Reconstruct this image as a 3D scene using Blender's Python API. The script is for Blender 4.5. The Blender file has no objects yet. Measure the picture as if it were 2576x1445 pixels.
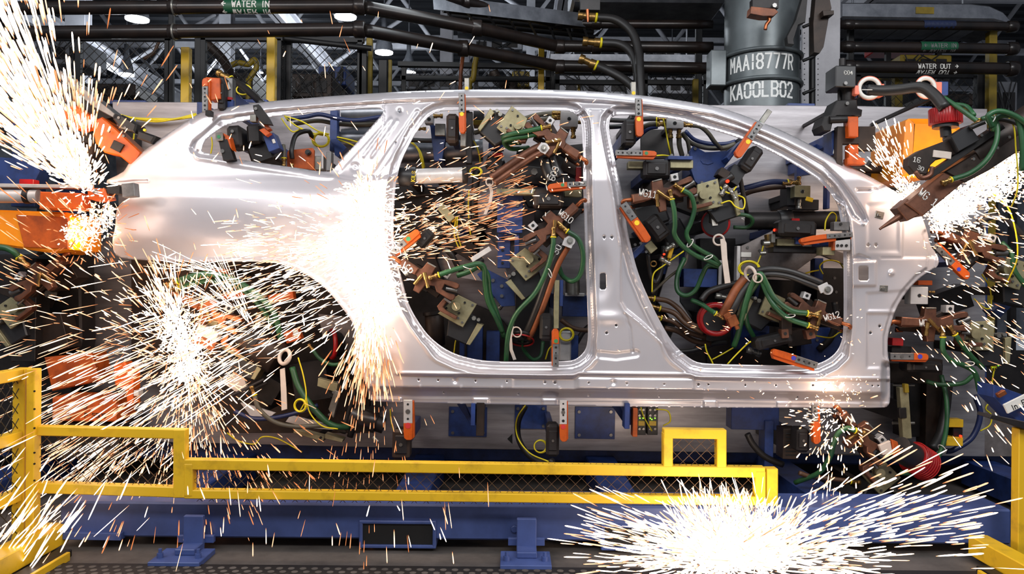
import bpy, bmesh, math, random
import numpy as np
from mathutils import Vector, Matrix, geometry, noise

R = math.radians
PI = math.pi
scene = bpy.context.scene
col = scene.collection

# ------------------------------------------------------------------ camera
ROLL = R(0.5)
CAM = Vector((0.0, -3.6, 1.1))
FPX = 2000.0
cam_d = bpy.data.cameras.new('camera')
cam_d.sensor_width = 36.0
cam_d.lens = 36.0 * FPX / 2576.0
cam_d.clip_end = 100
cam = bpy.data.objects.new('camera', cam_d)
col.objects.link(cam)
cam.matrix_world = Matrix.Translation(CAM) @ Matrix.Rotation(PI / 2, 4, 'X') @ Matrix.Rotation(ROLL, 4, 'Z')
scene.camera = cam
cr, sr = math.cos(ROLL), math.sin(ROLL)

def at(px, py, Y=0.0):
    "the point of the place at depth Y that the photograph shows at this pixel"
    dx, dy = px - 1288.0, py - 722.5
    u = dx * cr + dy * sr
    v = -dx * sr + dy * cr
    k = (Y - CAM.y) / FPX
    return Vector((u * k, Y, CAM.z - v * k))

def mpp(Y):
    return (Y - CAM.y) / FPX

# ------------------------------------------------------------------ world, light, exposure
w = bpy.data.worlds.new('world')
scene.world = w
w.use_nodes = True
w.node_tree.nodes['Background'].inputs[0].default_value = (0.80, 0.87, 1.0, 1)
w.node_tree.nodes['Background'].inputs[1].default_value = 0.25
scene.view_settings.view_transform = 'Standard'
scene.view_settings.look = 'None'
scene.view_settings.gamma = 1.0
scene.view_settings.exposure = 0.0
scene.view_settings.use_curve_mapping = False
try:
    scene.cycles.sample_clamp_indirect = 3.0
    scene.cycles.max_bounces = 5
    scene.cycles.glossy_bounces = 3
    scene.cycles.diffuse_bounces = 3
    scene.cycles.caustics_reflective = False
    scene.cycles.caustics_refractive = False
except Exception:
    pass

def area(name, loc, target, sx, sy, power, color=(1, 1, 1)):
    d = bpy.data.lights.new(name, 'AREA')
    d.shape = 'RECTANGLE'
    d.size, d.size_y, d.energy, d.color = sx, sy, power, color
    o = bpy.data.objects.new(name, d)
    col.objects.link(o)
    o.location = loc
    o.rotation_euler = (Vector(target) - Vector(loc)).to_track_quat('-Z', 'Y').to_euler()
    return o

# rows of factory lamps over the aisle behind the camera, and one over the fixture
area('aisle_lamps', (0.0, -4.6, 4.2), (0, 0, 0.8), 6.0, 0.8, 190, (1.0, 0.98, 0.97))
area('overhead_lamps_left', (-3.2, -2.2, 3.9), (-0.8, 0.1, 0.9), 1.6, 0.5, 60, (0.97, 0.98, 1.0))
area('overhead_lamps_right', (2.6, -2.4, 3.6), (0.8, 0.2, 0.9), 1.2, 1.2, 55, (0.95, 0.98, 1.0))
area('rear_overhead_lamp', (0.3, 0.55, 3.3), (0.2, 0.45, 0.9), 3.2, 0.25, 20, (0.86, 0.95, 1.0))

def spark_light(name, p, power, rad=0.03, color=(1.0, 0.62, 0.36)):
    d = bpy.data.lights.new(name, 'POINT')
    d.energy, d.color, d.shadow_soft_size = power, color, rad
    o = bpy.data.objects.new(name, d)
    col.objects.link(o)
    o.location = p
    return o

# ------------------------------------------------------------------ materials
def lin(c):
    return tuple(((v / 255) / 12.92 if v <= 10.3 else (((v / 255) + 0.055) / 1.055) ** 2.4) for v in c)

MATS = {}
def mat(name, rgb, rough=0.5, metal=0.0, var=0.0, scale=20.0, rgb2=None, bump=0.0, coat=0.0, aniso=0, thr=None, stretch=None, spec=0.5, rvar=0.0):
    m = bpy.data.materials.new(name)
    m.use_nodes = True
    nt = m.node_tree
    b = nt.nodes['Principled BSDF']
    c = lin(rgb)
    b.inputs['Base Color'].default_value = (*c, 1)
    b.inputs['Roughness'].default_value = rough
    b.inputs['Metallic'].default_value = metal
    b.inputs['Specular IOR Level'].default_value = spec
    if coat:
        b.inputs['Coat Weight'].default_value = coat
        b.inputs['Coat Roughness'].default_value = 0.12
    if var or bump or rgb2:
        tc = nt.nodes.new('ShaderNodeTexCoord')
        mp = nt.nodes.new('ShaderNodeMapping')
        if stretch:
            mp.inputs['Scale'].default_value = stretch
        nz = nt.nodes.new('ShaderNodeTexNoise')
        nz.inputs['Scale'].default_value = scale
        nz.inputs['Detail'].default_value = 6
        nz.inputs['Roughness'].default_value = 0.65
        nt.links.new(tc.outputs['Object'], mp.inputs[0])
        nt.links.new(mp.outputs[0], nz.inputs['Vector'])
        rp = nt.nodes.new('ShaderNodeValToRGB')
        lo, hi = thr or (0.3, 0.7)
        rp.color_ramp.elements[0].position = lo
        rp.color_ramp.elements[1].position = hi
        c2 = lin(rgb2) if rgb2 else tuple(v * (1 - var) for v in c)
        rp.color_ramp.elements[0].color = (*c2, 1)
        rp.color_ramp.elements[1].color = (*c, 1)
        nt.links.new(nz.outputs['Fac'], rp.inputs[0])
        nt.links.new(rp.outputs[0], b.inputs['Base Color'])
        if rvar:
            mr = nt.nodes.new('ShaderNodeMapRange')
            mr.inputs[3].default_value = rough + rvar
            mr.inputs[4].default_value = max(0.05, rough - rvar)
            nt.links.new(nz.outputs['Fac'], mr.inputs[0])
            nt.links.new(mr.outputs[0], b.inputs['Roughness'])
        if bump:
            bp = nt.nodes.new('ShaderNodeBump')
            bp.inputs['Strength'].default_value = bump
            bp.inputs['Distance'].default_value = 0.002
            nt.links.new(nz.outputs['Fac'], bp.inputs['Height'])
            nt.links.new(bp.outputs[0], b.inputs['Normal'])
    MATS[name] = m
    return m

def emit(name, rgb, strength):
    m = bpy.data.materials.new(name)
    m.use_nodes = True
    nt = m.node_tree
    nt.nodes.clear()
    o = nt.nodes.new('ShaderNodeOutputMaterial')
    e = nt.nodes.new('ShaderNodeEmission')
    e.inputs[0].default_value = (*lin(rgb), 1)
    e.inputs[1].default_value = strength
    nt.links.new(e.outputs[0], o.inputs[0])
    MATS[name] = m
    return m

mat('silver', (208, 203, 207), 0.30, 0.48, var=0.08, scale=2.5, bump=0.0)
mat('silver_bright', (215, 214, 215), 0.28, 0.8)
mat('plate', (176, 171, 174), 0.42, 0.55, rgb2=(122, 118, 120), scale=3.0, stretch=(0.6, 1, 6), rvar=0.08, bump=0.08)
mat('plate_dull', (150, 142, 140), 0.5, 0.5, rgb2=(95, 85, 80), scale=7, rvar=0.1)
mat('blue', (38, 62, 122), 0.42, 0.0, rgb2=(18, 28, 60), scale=14, bump=0.15, thr=(0.2, 0.6))
mat('blue_beam', (68, 86, 142), 0.45, 0.0, rgb2=(50, 64, 108), scale=5, bump=0.12, thr=(0.25, 0.65))
mat('orange', (196, 82, 12), 0.4, 0.0, rgb2=(128, 48, 10), scale=16, bump=0.1, thr=(0.22, 0.5))
mat('orange_cover', (250, 150, 20), 0.35, 0.0, rgb2=(225, 115, 12), scale=4, thr=(0.2, 0.6))
mat('orange_rust', (205, 92, 22), 0.5, 0.1, rgb2=(110, 45, 14), scale=10)
mat('yellow', (222, 178, 34), 0.42, 0.0, rgb2=(160, 122, 28), scale=9, bump=0.15, thr=(0.2, 0.48))
mat('yellow_cable', (225, 205, 30), 0.45)
mat('yellow_dark', (150, 125, 22), 0.5, var=0.5, scale=8)
mat('copper', (132, 88, 68), 0.46, 0.6, rgb2=(72, 46, 36), scale=12, bump=0.25, rvar=0.1)
mat('copper_bright', (200, 118, 72), 0.36, 0.8, rgb2=(120, 66, 44), scale=18)
mat('brass', (176, 142, 84), 0.34, 0.85, rgb2=(110, 80, 44), scale=25)
mat('olive_plate', (176, 168, 132), 0.42, 0.5, rgb2=(120, 112, 84), scale=10)
mat('zinc', (170, 168, 160), 0.35, 0.8, rgb2=(110, 105, 98), scale=14)
mat('white_metal', (214, 210, 208), 0.42, 0.3, rgb2=(176, 172, 170), scale=8)
mat('finger_grey', (150, 148, 146), 0.4, 0.65, rgb2=(98, 96, 96), scale=12)
mat('black_iron', (46, 42, 42), 0.5, 0.4, rgb2=(22, 20, 20), scale=10, bump=0.2)
mat('black_plastic', (34, 33, 35), 0.42, 0.0, var=0.4, scale=12)
mat('brown_black', (62, 48, 40), 0.5, 0.4, rgb2=(28, 22, 20), scale=9, bump=0.2)
mat('pipe_black', (22, 20, 20), 0.3, 0.2, rgb2=(46, 36, 32), scale=6, bump=0.15)
mat('green_hose', (46, 98, 56), 0.42, 0.0, rgb2=(24, 58, 36), scale=6)
mat('grey_hose', (92, 86, 72), 0.5, 0.0, var=0.35, scale=14)
mat('dark_hose', (38, 35, 34), 0.45, 0.0, var=0.35, scale=14)
mat('brown_hose', (88, 60, 40), 0.5, 0.0, var=0.4, scale=10)
mat('navy_hose', (34, 46, 88), 0.4, 0.0, var=0.3, scale=14)
mat('jumper', (150, 82, 44), 0.5, 0.2, rgb2=(78, 42, 26), scale=9)
mat('red', (190, 28, 30), 0.35, 0.0, rgb2=(120, 16, 18), scale=10)
mat('white_paint', (225, 225, 222), 0.7)
mat('chalk', (228, 224, 218), 0.9)
mat('dot_yellow', (245, 205, 30), 0.5)
mat('dot_green', (50, 125, 80), 0.5)
mat('dot_blue', (60, 60, 170), 0.5)
mat('dot_red', (200, 50, 50), 0.5)
mat('hole_black', (8, 8, 9), 0.7)
mat('bolt', (120, 118, 116), 0.35, 0.8)
mat('strap', (205, 190, 178), 0.7, 0.0, var=0.15, scale=20)
mat('column_grey', (106, 112, 114), 0.38, 0.35, rgb2=(76, 82, 84), scale=3, bump=0.1)
mat('column_light', (178, 176, 180), 0.45, 0.2, rgb2=(140, 138, 142), scale=3)
mat('truss_white', (186, 187, 194), 0.6, 0.0, var=0.3, scale=4)
mat('fence_black', (26, 25, 26), 0.5, 0.2)
mat('mesh_wire', (62, 58, 54), 0.45, 0.4)
mat('mesh_brown', (100, 76, 54), 0.45, 0.5)
mat('floor', (98, 92, 88), 0.65, 0.0, rgb2=(52, 48, 46), scale=3.5, bump=0.3, rvar=0.15)
mat('grate', (28, 26, 26), 0.6, 0.1, var=0.4, scale=14)
mat('ceiling', (58, 60, 66), 0.8, var=0.3, scale=3)
mat('wall_far', (140, 142, 148), 0.8, rgb2=(74, 76, 82), scale=1.2)
mat('galv', (150, 152, 158), 0.35, 0.8, rgb2=(105, 108, 115), scale=8)
mat('sign_green', (16, 78, 50), 0.5)
mat('sign_blue', (26, 38, 70), 0.5)
mat('label_white', (215, 212, 205), 0.6)
mat('salmon', (225, 120, 95), 0.5)
emit('lamp_glow', (250, 252, 255), 9.0)
emit('led_red', (255, 40, 20), 5.0)
emit('led_green', (140, 255, 60), 3.0)

# ------------------------------------------------------------------ object helpers
def tag(o, label, cat=None, group=None, kind=None):
    if label:
        o['label'] = label
    if cat:
        o['category'] = cat
    if group:
        o['group'] = group
    if kind:
        o['kind'] = kind
    return o

def empty(name, loc, label, cat, group=None):
    o = bpy.data.objects.new(name, None)
    o.empty_display_size = 0.05
    col.objects.link(o)
    o.location = loc
    return tag(o, label, cat, group)

def root_of(o):
    off = Vector((0, 0, 0))
    while o is not None:
        off += o.location
        o = o.parent
    return off

class MB:
    "a bag of faces in world coordinates that becomes one mesh object"
    def __init__(s):
        s.v, s.f, s.m, s.sm = [], [], [], []
        s.mats = []
        s.cur = 0
    def use(s, name):
        if name not in s.mats:
            s.mats.append(name)
        s.cur = s.mats.index(name)
        return s
    def add(s, vs, fs, smooth=False):
        n = len(s.v)
        s.v.extend([tuple(p) for p in vs])
        for f in fs:
            s.f.append([i + n for i in f])
            s.m.append(s.cur)
            s.sm.append(smooth)
        return s
    # --- solids
    def hexa(s, c, ax, ay, az):
        c = Vector(c)
        vs = [c + ax * i + ay * j + az * k for k in (-1, 1) for j in (-1, 1) for i in (-1, 1)]
        return s.add(vs, [(0, 2, 3, 1), (4, 5, 7, 6), (0, 1, 5, 4), (2, 6, 7, 3), (0, 4, 6, 2), (1, 3, 7, 5)])
    def bbox(s, a, b, ch=0.0):
        a, b = Vector(a), Vector(b)
        c, h = (a + b) / 2, (b - a) / 2
        if ch <= 0:
            return s.hexa(c, Vector((h.x, 0, 0)), Vector((0, h.y, 0)), Vector((0, 0, h.z)))
        return s.chamfer(c, Vector((abs(h.x), 0, 0)), Vector((0, abs(h.y), 0)), Vector((0, 0, abs(h.z))), ch)
    def chamfer(s, c, ax, ay, az, ch):
        "box with chamfered edges"
        c = Vector(c)
        L = [ax.length, ay.length, az.length]
        U = [ax.normalized(), ay.normalized(), az.normalized()]
        ch = min(ch, min(L) * 0.45)
        vs, idx = [], {}
        for sx in (-1, 1):
            for sy in (-1, 1):
                for sz in (-1, 1):
                    sg = (sx, sy, sz)
                    for k in range(3):
                        p = Vector(c)
                        for a in range(3):
                            p += U[a] * sg[a] * (L[a] if a == k else L[a] - ch)
                        idx[(sg, k)] = len(vs)
                        vs.append(p)
        fs = []
        for k in range(3):
            o1, o2 = [a for a in range(3) if a != k]
            for sk in (-1, 1):
                q = []
                for s1, s2 in ((-1, -1), (1, -1), (1, 1), (-1, 1)):
                    sg = [0, 0, 0]
                    sg[k], sg[o1], sg[o2] = sk, s1, s2
                    q.append(idx[(tuple(sg), k)])
                fs.append(q)
        for k in range(3):
            o1, o2 = [a for a in range(3) if a != k]
            for s1 in (-1, 1):
                for s2 in (-1, 1):
                    sg0, sg1 = [0] * 3, [0] * 3
                    sg0[k], sg1[k] = -1, 1
                    sg0[o1] = sg1[o1] = s1
                    sg0[o2] = sg1[o2] = s2
                    fs.append([idx[(tuple(sg0), o1)], idx[(tuple(sg1), o1)], idx[(tuple(sg1), o2)], idx[(tuple(sg0), o2)]])
        for sg in [(a, b, d) for a in (-1, 1) for b in (-1, 1) for d in (-1, 1)]:
            fs.append([idx[(sg, 0)], idx[(sg, 1)], idx[(sg, 2)]])
        return s.add(vs, fs)
    def box(s, cx, cy, wpx, hpx, Y0, dep, ang=0.0, ch=0.0015):
        "box seen face-on: centre, width, height in photo pixels at its front face Y0; dep = depth in metres"
        k = mpp(Y0)
        a = R(ang) + ROLL
        u = Vector((math.cos(a), 0, -math.sin(a)))
        v = Vector((math.sin(a), 0, math.cos(a)))
        c = at(cx, cy, Y0) + Vector((0, dep / 2, 0))
        return s.chamfer(c, u * (wpx * k / 2), Vector((0, dep / 2, 0)), v * (hpx * k / 2), ch)
    def poly(s, pts, Y0, dep, ch=0.0015, holes=()):
        "outline drawn face-on at depth Y0 and given real thickness"
        P = [at(x, y, Y0) for x, y in pts]
        ar = sum(P[i].x * P[(i + 1) % len(P)].z - P[(i + 1) % len(P)].x * P[i].z for i in range(len(P)))
        if ar < 0:
            P.reverse()
        n = len(P)
        # inset ring for the chamfer
        ins = []
        for i in range(n):
            a, b, c = P[i - 1], P[i], P[(i + 1) % n]
            d1, d2 = (b - a), (c - b)
            d1.y = d2.y = 0
            if d1.length < 1e-9 or d2.length < 1e-9:
                ins.append(Vector(b)); continue
            d1.normalize(); d2.normalize()
            nrm = Vector((-d1.z - d2.z, 0, d1.x + d2.x))
            if nrm.length < 1e-6:
                ins.append(Vector(b)); continue
            nrm.normalize()
            cs = max(0.5, nrm.x * -d1.z + nrm.z * d1.x)
            ins.append(b + nrm * (ch / cs))
        tris = geometry.tessellate_polygon([[Vector((p.x, p.z, 0)) for p in ins]])
        vs = list(ins) + [p + Vector((0, ch, 0)) for p in P] + [p + Vector((0, dep - ch, 0)) for p in P] + [p + Vector((0, dep, 0)) for p in ins]
        fs = [tuple(t) for t in tris] + [tuple(i + 3 * n for i in reversed(t)) for t in tris]
        for r_ in range(3):
            for i in range(n):
                j = (i + 1) % n
                fs.append((r_ * n + i, r_ * n + j, (r_ + 1) * n + j, (r_ + 1) * n + i))
        return s.add(vs, fs)
    def disc(s, cx, cy, rpx, Y0, dep=0.01, n=20, ch=0.0, tilt=0.0):
        "cylinder whose axis points at the viewer"
        k = mpp(Y0)
        return s.cyl(at(cx, cy, Y0), at(cx, cy, Y0) + Vector((0, dep, 0)), rpx * k, n=n, ch=ch)
    def cyl(s, a, b, r, r2=None, n=16, caps=True, ch=0.0, smooth=True):
        a, b = Vector(a), Vector(b)
        r2 = r if r2 is None else r2
        d = (b - a)
        L = d.length
        d.normalize()
        x = d.orthogonal().normalized()
        y = d.cross(x)
        rings = [(0, r), (L, r2)]
        if ch > 0:
            rings = [(0, r - ch), (ch, r), (L - ch, r2), (L, r2 - ch)]
        vs, fs = [], []
        for t, rr in rings:
            for i in range(n):
                an = 2 * PI * i / n
                vs.append(a + d * t + (x * math.cos(an) + y * math.sin(an)) * rr)
        for k in range(len(rings) - 1):
            for i in range(n):
                j = (i + 1) % n
                fs.append((k * n + i, k * n + j, (k + 1) * n + j, (k + 1) * n + i))
        s.add(vs, fs, smooth)
        if caps:
            m = len(rings) - 1
            s.add([vs[i] for i in range(n)], [tuple(reversed(range(n)))])
            s.add([vs[m * n + i] for i in range(n)], [tuple(range(n))])
        return s
    def rod(s, p, q, rpx, Y, Y2=None, n=14, r2=None, ch=0.0):
        "round bar between two photo points"
        Y2 = Y if Y2 is None else Y2
        return s.cyl(at(p[0], p[1], Y), at(q[0], q[1], Y2), rpx * mpp(Y), r2=None if r2 is None else r2 * mpp(Y2), n=n, ch=ch)
    def ring(s, c, axis, R0, r, n=28, m=8):
        axis = Vector(axis).normalized()
        x = axis.orthogonal().normalized()
        y = axis.cross(x)
        vs, fs = [], []
        for i in range(n):
            a = 2 * PI * i / n
            dr = x * math.cos(a) + y * math.sin(a)
            for j in range(m):
                b = 2 * PI * j / m
                vs.append(Vector(c) + dr * (R0 + r * math.cos(b)) + axis * r * math.sin(b))
        for i in range(n):
            for j in range(m):
                fs.append((i * m + j, ((i + 1) % n) * m + j, ((i + 1) % n) * m + (j + 1) % m, i * m + (j + 1) % m))
        return s.add(vs, fs, True)
    def tube(s, pts, r, n=8, sub=6, r_end=None):
        "smooth hose through 3D points"
        P = [Vector(p) for p in pts]
        Q = []
        m = len(P)
        if m == 2:
            Q = [P[0].lerp(P[1], i / 3) for i in range(4)]
        else:
            for i in range(m - 1):
                p0 = P[i - 1] if i else P[0] * 2 - P[1]
                p3 = P[i + 2] if i + 2 < m else P[-1] * 2 - P[-2]
                p1, p2 = P[i], P[i + 1]
                for k in range(sub):
                    t = k / sub
                    Q.append(0.5 * ((2 * p1) + (p2 - p0) * t + (2 * p0 - 5 * p1 + 4 * p2 - p3) * t * t + (3 * p1 - p0 - 3 * p2 + p3) * t ** 3))
            Q.append(P[-1])
        vs, fs = [], []
        T = (Q[1] - Q[0]).normalized()
        X = T.orthogonal().normalized()
        K = len(Q)
        for i in range(K):
            T = (Q[min(i + 1, K - 1)] - Q[max(i - 1, 0)])
            if T.length < 1e-9:
                T = Vector((1, 0, 0))
            T.normalize()
            X = (X - T * X.dot(T)).normalized()
            Yv = T.cross(X)
            rr = r if r_end is None else r + (r_end - r) * i / (K - 1)
            for j in range(n):
                a = 2 * PI * j / n
                vs.append(Q[i] + (X * math.cos(a) + Yv * math.sin(a)) * rr)
        for i in range(K - 1):
            for j in range(n):
                fs.append((i * n + j, i * n + (j + 1) % n, (i + 1) * n + (j + 1) % n, (i + 1) * n + j))
        fs.append(tuple(reversed(range(n))))
        fs.append(tuple((K - 1) * n + j for j in range(n)))
        return s.add(vs, fs, True)
    def ptube(s, pts, rpx, n=8, sub=6):
        "hose through photo points (px, py, Y)"
        k = mpp(sum(p[2] for p in pts) / len(pts))
        return s.tube([at(*p) for p in pts], rpx * k, n=n, sub=sub)
    def build(s, name, material=None, parent=None, loc=None):
        me = bpy.data.meshes.new(name)
        V = [Vector(p) for p in s.v]
        if parent is None:
            if loc is None:
                lo = Vector([min(p[i] for p in s.v) for i in range(3)])
                hi = Vector([max(p[i] for p in s.v) for i in range(3)])
                loc = (lo + hi) / 2
                loc.z = lo.z
            off = Vector(loc)
        else:
            base = root_of(parent)
            off = base
        me.from_pydata([tuple(p - off) for p in V], [], s.f)
        ms = s.mats if s.mats else [material]
        for nm in ms:
            me.materials.append(MATS[nm])
        me.polygons.foreach_set('material_index', s.m)
        me.polygons.foreach_set('use_smooth', s.sm)
        me.validate()
        me.update()
        bm = bmesh.new(); bm.from_mesh(me)
        bmesh.ops.recalc_face_normals(bm, faces=bm.faces)
        bm.to_mesh(me); bm.free()
        o = bpy.data.objects.new(name, me)
        col.objects.link(o)
        if parent is None:
            o.location = off
        else:
            o.parent = parent
        return o

def one(name, material, label, cat, fn, group=None, kind=None):
    "a thing that is one mesh"
    m = MB()
    fn(m)
    return tag(m.build(name, material), label, cat, group, kind)

def part(name, material, parent, fn):
    m = MB()
    fn(m)
    return m.build(name, material, parent)

# ------------------------------------------------------------------ stroke lettering
G = {
 'W': [[(0, 6), (1, 0), (2, 4), (3, 0), (4, 6)]], 'A': [[(0, 0), (2, 6), (4, 0)], [(0.8, 2), (3.2, 2)]],
 'T': [[(0, 6), (4, 6)], [(2, 6), (2, 0)]], 'E': [[(3.6, 6), (0, 6), (0, 0), (3.6, 0)], [(0, 3), (3, 3)]],
 'R': [[(0, 0), (0, 6), (3, 6), (4, 5), (4, 4), (3, 3), (0, 3)], [(2, 3), (4, 0)]],
 'I': [[(1, 0), (1, 6)]], 'N': [[(0, 0), (0, 6), (4, 0), (4, 6)]],
 'O': [[(1, 0), (0, 1), (0, 5), (1, 6), (3, 6), (4, 5), (4, 1), (3, 0), (1, 0)]],
 'U': [[(0, 6), (0, 1), (1, 0), (3, 0), (4, 1), (4, 6)]], 'M': [[(0, 0), (0, 6), (2, 2.5), (4, 6), (4, 0)]],
 'K': [[(0, 0), (0, 6)], [(4, 6), (0, 2.6)], [(1.3, 3.6), (4, 0)]], 'L': [[(0, 6), (0, 0), (3.4, 0)]],
 'B': [[(0, 0), (0, 6), (3, 6), (4, 5), (4, 4), (3, 3.1), (0, 3.1)], [(3, 3.1), (4, 2), (4, 1), (3, 0), (0, 0)]],
 'G': [[(4, 5), (3, 6), (1, 6), (0, 5), (0, 1), (1, 0), (3, 0), (4, 1), (4, 2.8), (2.4, 2.8)]],
 'C': [[(4, 5), (3, 6), (1, 6), (0, 5), (0, 1), (1, 0), (3, 0), (4, 1)]],
 'S': [[(4, 5), (3, 6), (1, 6), (0, 5), (0, 4), (1, 3.2), (3, 2.8), (4, 2), (4, 1), (3, 0), (1, 0), (0, 1)]],
 'P': [[(0, 0), (0, 6), (3, 6), (4, 5), (4, 4), (3, 3), (0, 3)]],
 '1': [[(0.6, 5), (2, 6), (2, 0)], [(0.6, 0), (3.4, 0)]], '2': [[(0, 5), (1, 6), (3, 6), (4, 5), (4, 4), (0, 0), (4, 0)]],
 '3': [[(0, 5.4), (1, 6), (3, 6), (4, 5), (4, 4), (3, 3.2), (1.4, 3.2)], [(3, 3.2), (4, 2), (4, 1), (3, 0), (1, 0), (0, 0.8)]],
 '4': [[(3, 0), (3, 6), (0, 2), (4, 2)]], '5': [[(4, 6), (0.5, 6), (0.2, 3.4), (3, 3.6), (4, 2.6), (4, 1), (3, 0), (0, 0.3)]],
 '6': [[(4, 5.4), (3, 6), (1, 6), (0, 5), (0, 1), (1, 0), (3, 0), (4, 1), (4, 2.4), (3, 3.2), (0, 3)]],
 '7': [[(0, 6), (4, 6), (1.6, 0)]], '8': [[(1, 3.1), (0, 4), (0, 5), (1, 6), (3, 6), (4, 5), (4, 4), (3, 3.1), (1, 3.1), (0, 2), (0, 1), (1, 0), (3, 0), (4, 1), (4, 2), (3, 3.1)]],
 '9': [[(0, 0.6), (1, 0), (3, 0), (4, 1), (4, 5), (3, 6), (1, 6), (0, 5), (0, 3.6), (1, 2.8), (4, 3)]],
 '0': [[(1, 0), (0, 1), (0, 5), (1, 6), (3, 6), (4, 5), (4, 1), (3, 0), (1, 0)]],
 'n': [[(0, 0), (0, 4)], [(0, 3), (1, 4), (2, 4), (3, 3), (3, 0)]], 'l': [[(1, 0), (1, 6)]], 'a': [[(3, 4), (1, 4), (0, 3), (0, 1), (1, 0), (3, 0)], [(3, 4), (3, 0)]],
 '<': [[(4, 3), (0.6, 3)], [(2, 5), (0, 3), (2, 1)]], '>': [[(0, 3), (3.4, 3)], [(2, 5), (4, 3), (2, 1)]], ' ': [],
 '=': [[(0, 4), (4, 4)], [(0, 2), (4, 2)]],
}
def strokes(text, h, wid=0.62, gap=1.6, stencil=False):
    "returns flat quads [(x,y)*4] for the text, left at 0, baseline 0, centred later"
    sx, sy = h / 6 * wid * 1.45, h / 6
    x0, out = 0.0, []
    for ch in text:
        gl = G.get(ch, [])
        wch = 2 if ch in 'I' else 4
        for st in gl:
            for a, b in zip(st, st[1:]):
                out.append(((x0 + a[0] * sx, a[1] * sy), (x0 + b[0] * sx, b[1] * sy), ch))
        x0 += (wch + gap) * sx
    return out, x0 - gap * sx

def lettering(name, text, mp, h, thick, material, parent, wid=0.62, gap=1.6, stencil=False, depth=0.0012):
    "mp(x, y, out) maps flat metres to the surface; out = distance off the surface"
    segs, W = strokes(text, h, wid, gap)
    m = MB()
    t = thick / 2
    for (ax, ay), (bx, by), ch in segs:
        d = math.hypot(bx - ax, by - ay)
        if d < 1e-7:
            continue
        ux, uy = (bx - ax) / d, (by - ay) / d
        e = t * 0.8
        spans = [(-e, d + e)]
        if stencil and d > h * 0.5 and ch not in 'MAK7R':
            spans = [(-e, d / 2 - t * 0.45), (d / 2 + t * 0.45, d + e)]
        for s0, s1 in spans:
            nseg = max(1, int((s1 - s0) / (h * 0.3)))
            for q in range(nseg):
                c0, c1 = s0 + (s1 - s0) * q / nseg, s0 + (s1 - s0) * (q + 1) / nseg
                cs = [(ax + ux * c0 - uy * t, ay + uy * c0 + ux * t), (ax + ux * c1 - uy * t, ay + uy * c1 + ux * t),
                      (ax + ux * c1 + uy * t, ay + uy * c1 - ux * t), (ax + ux * c0 + uy * t, ay + uy * c0 - ux * t)]
                vs = [mp(x - W / 2, y - h / 2, 0.0) for x, y in cs] + [mp(x - W / 2, y - h / 2, depth) for x, y in cs]
                m.add(vs, [(4, 5, 6, 7), (3, 2, 1, 0), (0, 1, 5, 4), (1, 2, 6, 5), (2, 3, 7, 6), (3, 0, 4, 7)])
    return m.build(name, material, parent)

def flat_map(cx, cy, Y, ang=0.0):
    c = at(cx, cy, Y)
    a = R(ang) + ROLL
    u = Vector((math.cos(a), 0, -math.sin(a)))
    v = Vector((math.sin(a), 0, math.cos(a)))
    return lambda x, y, o: c + u * x + v * y + Vector((0, -o - 0.0004, 0))

# ------------------------------------------------------------------ the car body side panel
TOP = [(257, 459), (308, 435), (317, 424), (323, 412), (348, 391), (385, 362), (439, 325), (468, 306), (493, 290), (508, 282), (531, 277), (547, 273),
       (593, 267), (640, 260), (686, 254), (759, 248), (830, 242), (900, 237.5), (1000, 231), (1100, 227), (1200, 225), (1300, 224.5), (1400, 226), (1517, 231.5),
       (1635, 242), (1706, 252), (1800, 267), (1860, 286), (1885, 296), (1935, 315), (1985, 337), (2034, 362), (2084, 390), (2134, 417),
       (2184, 442), (2223, 464)]
REST = [(2263, 489), (2290, 510), (2304, 522), (2316, 536), (2332, 580), (2340, 618), (2355, 638), (2363, 656), (2359, 670), (2342, 680), (2310, 702), (2278, 737),
        (2253, 778), (2240, 820), (2233, 848), (2233, 893), (2239, 918), (2239.5, 960), (2239.5, 1010), (2234, 1023), (2221, 1027), (2100, 1027), (1960, 1026.5),
        (1800, 1026), (1608, 1024.5), (1400, 1020.5), (1184, 1017), (1020, 1013), (932, 1011), (930, 999), (917, 962), (909, 924), (900, 870), (893, 830),
        (884, 806), (866, 782), (838, 747), (804, 712), (751, 681), (699, 663), (657, 659), (594, 658.5), (489, 660), (444, 660), (400, 657), (310, 652),
        (286, 640), (282, 600), (290, 575), (292, 530), (302, 512), (330, 495), (340, 470), (300, 466)]
QWIN = [(506, 383), (508, 370), (512, 360), (520, 349), (541, 333), (556, 322), (572, 314), (614, 304), (682, 294.5), (740, 287.5), (830, 278.5), (920, 272.5), (950, 271.5),
        (961, 275), (965, 280), (962, 287), (938, 314), (893, 364), (855, 405), (841, 423), (834, 430), (824, 432.5), (810, 431.5), (785, 429), (759, 424),
        (676, 413), (593, 400), (555, 391)]
RDOOR = [(1120, 278), (1180, 278), (1270, 278), (1362, 278), (1425, 279), (1442, 283), (1454, 292), (1462, 306), (1465, 335), (1467, 468), (1471, 605), (1475, 708), (1480, 836),
         (1477, 868), (1471, 883), (1462, 894), (1450, 903), (1436, 908), (1385, 911), (1300, 910.5), (1257, 910), (1206, 907), (1155, 895), (1116, 877), (1078, 846),
         (1052, 810), (1035, 780), (1024, 754), (1005, 677), (996, 635), (991, 606), (990, 560), (992, 516), (994, 480), (997, 454), (1004, 423),
         (1015, 393), (1028, 367), (1046, 335), (1069, 303), (1082, 291), (1096, 283)]
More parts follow.
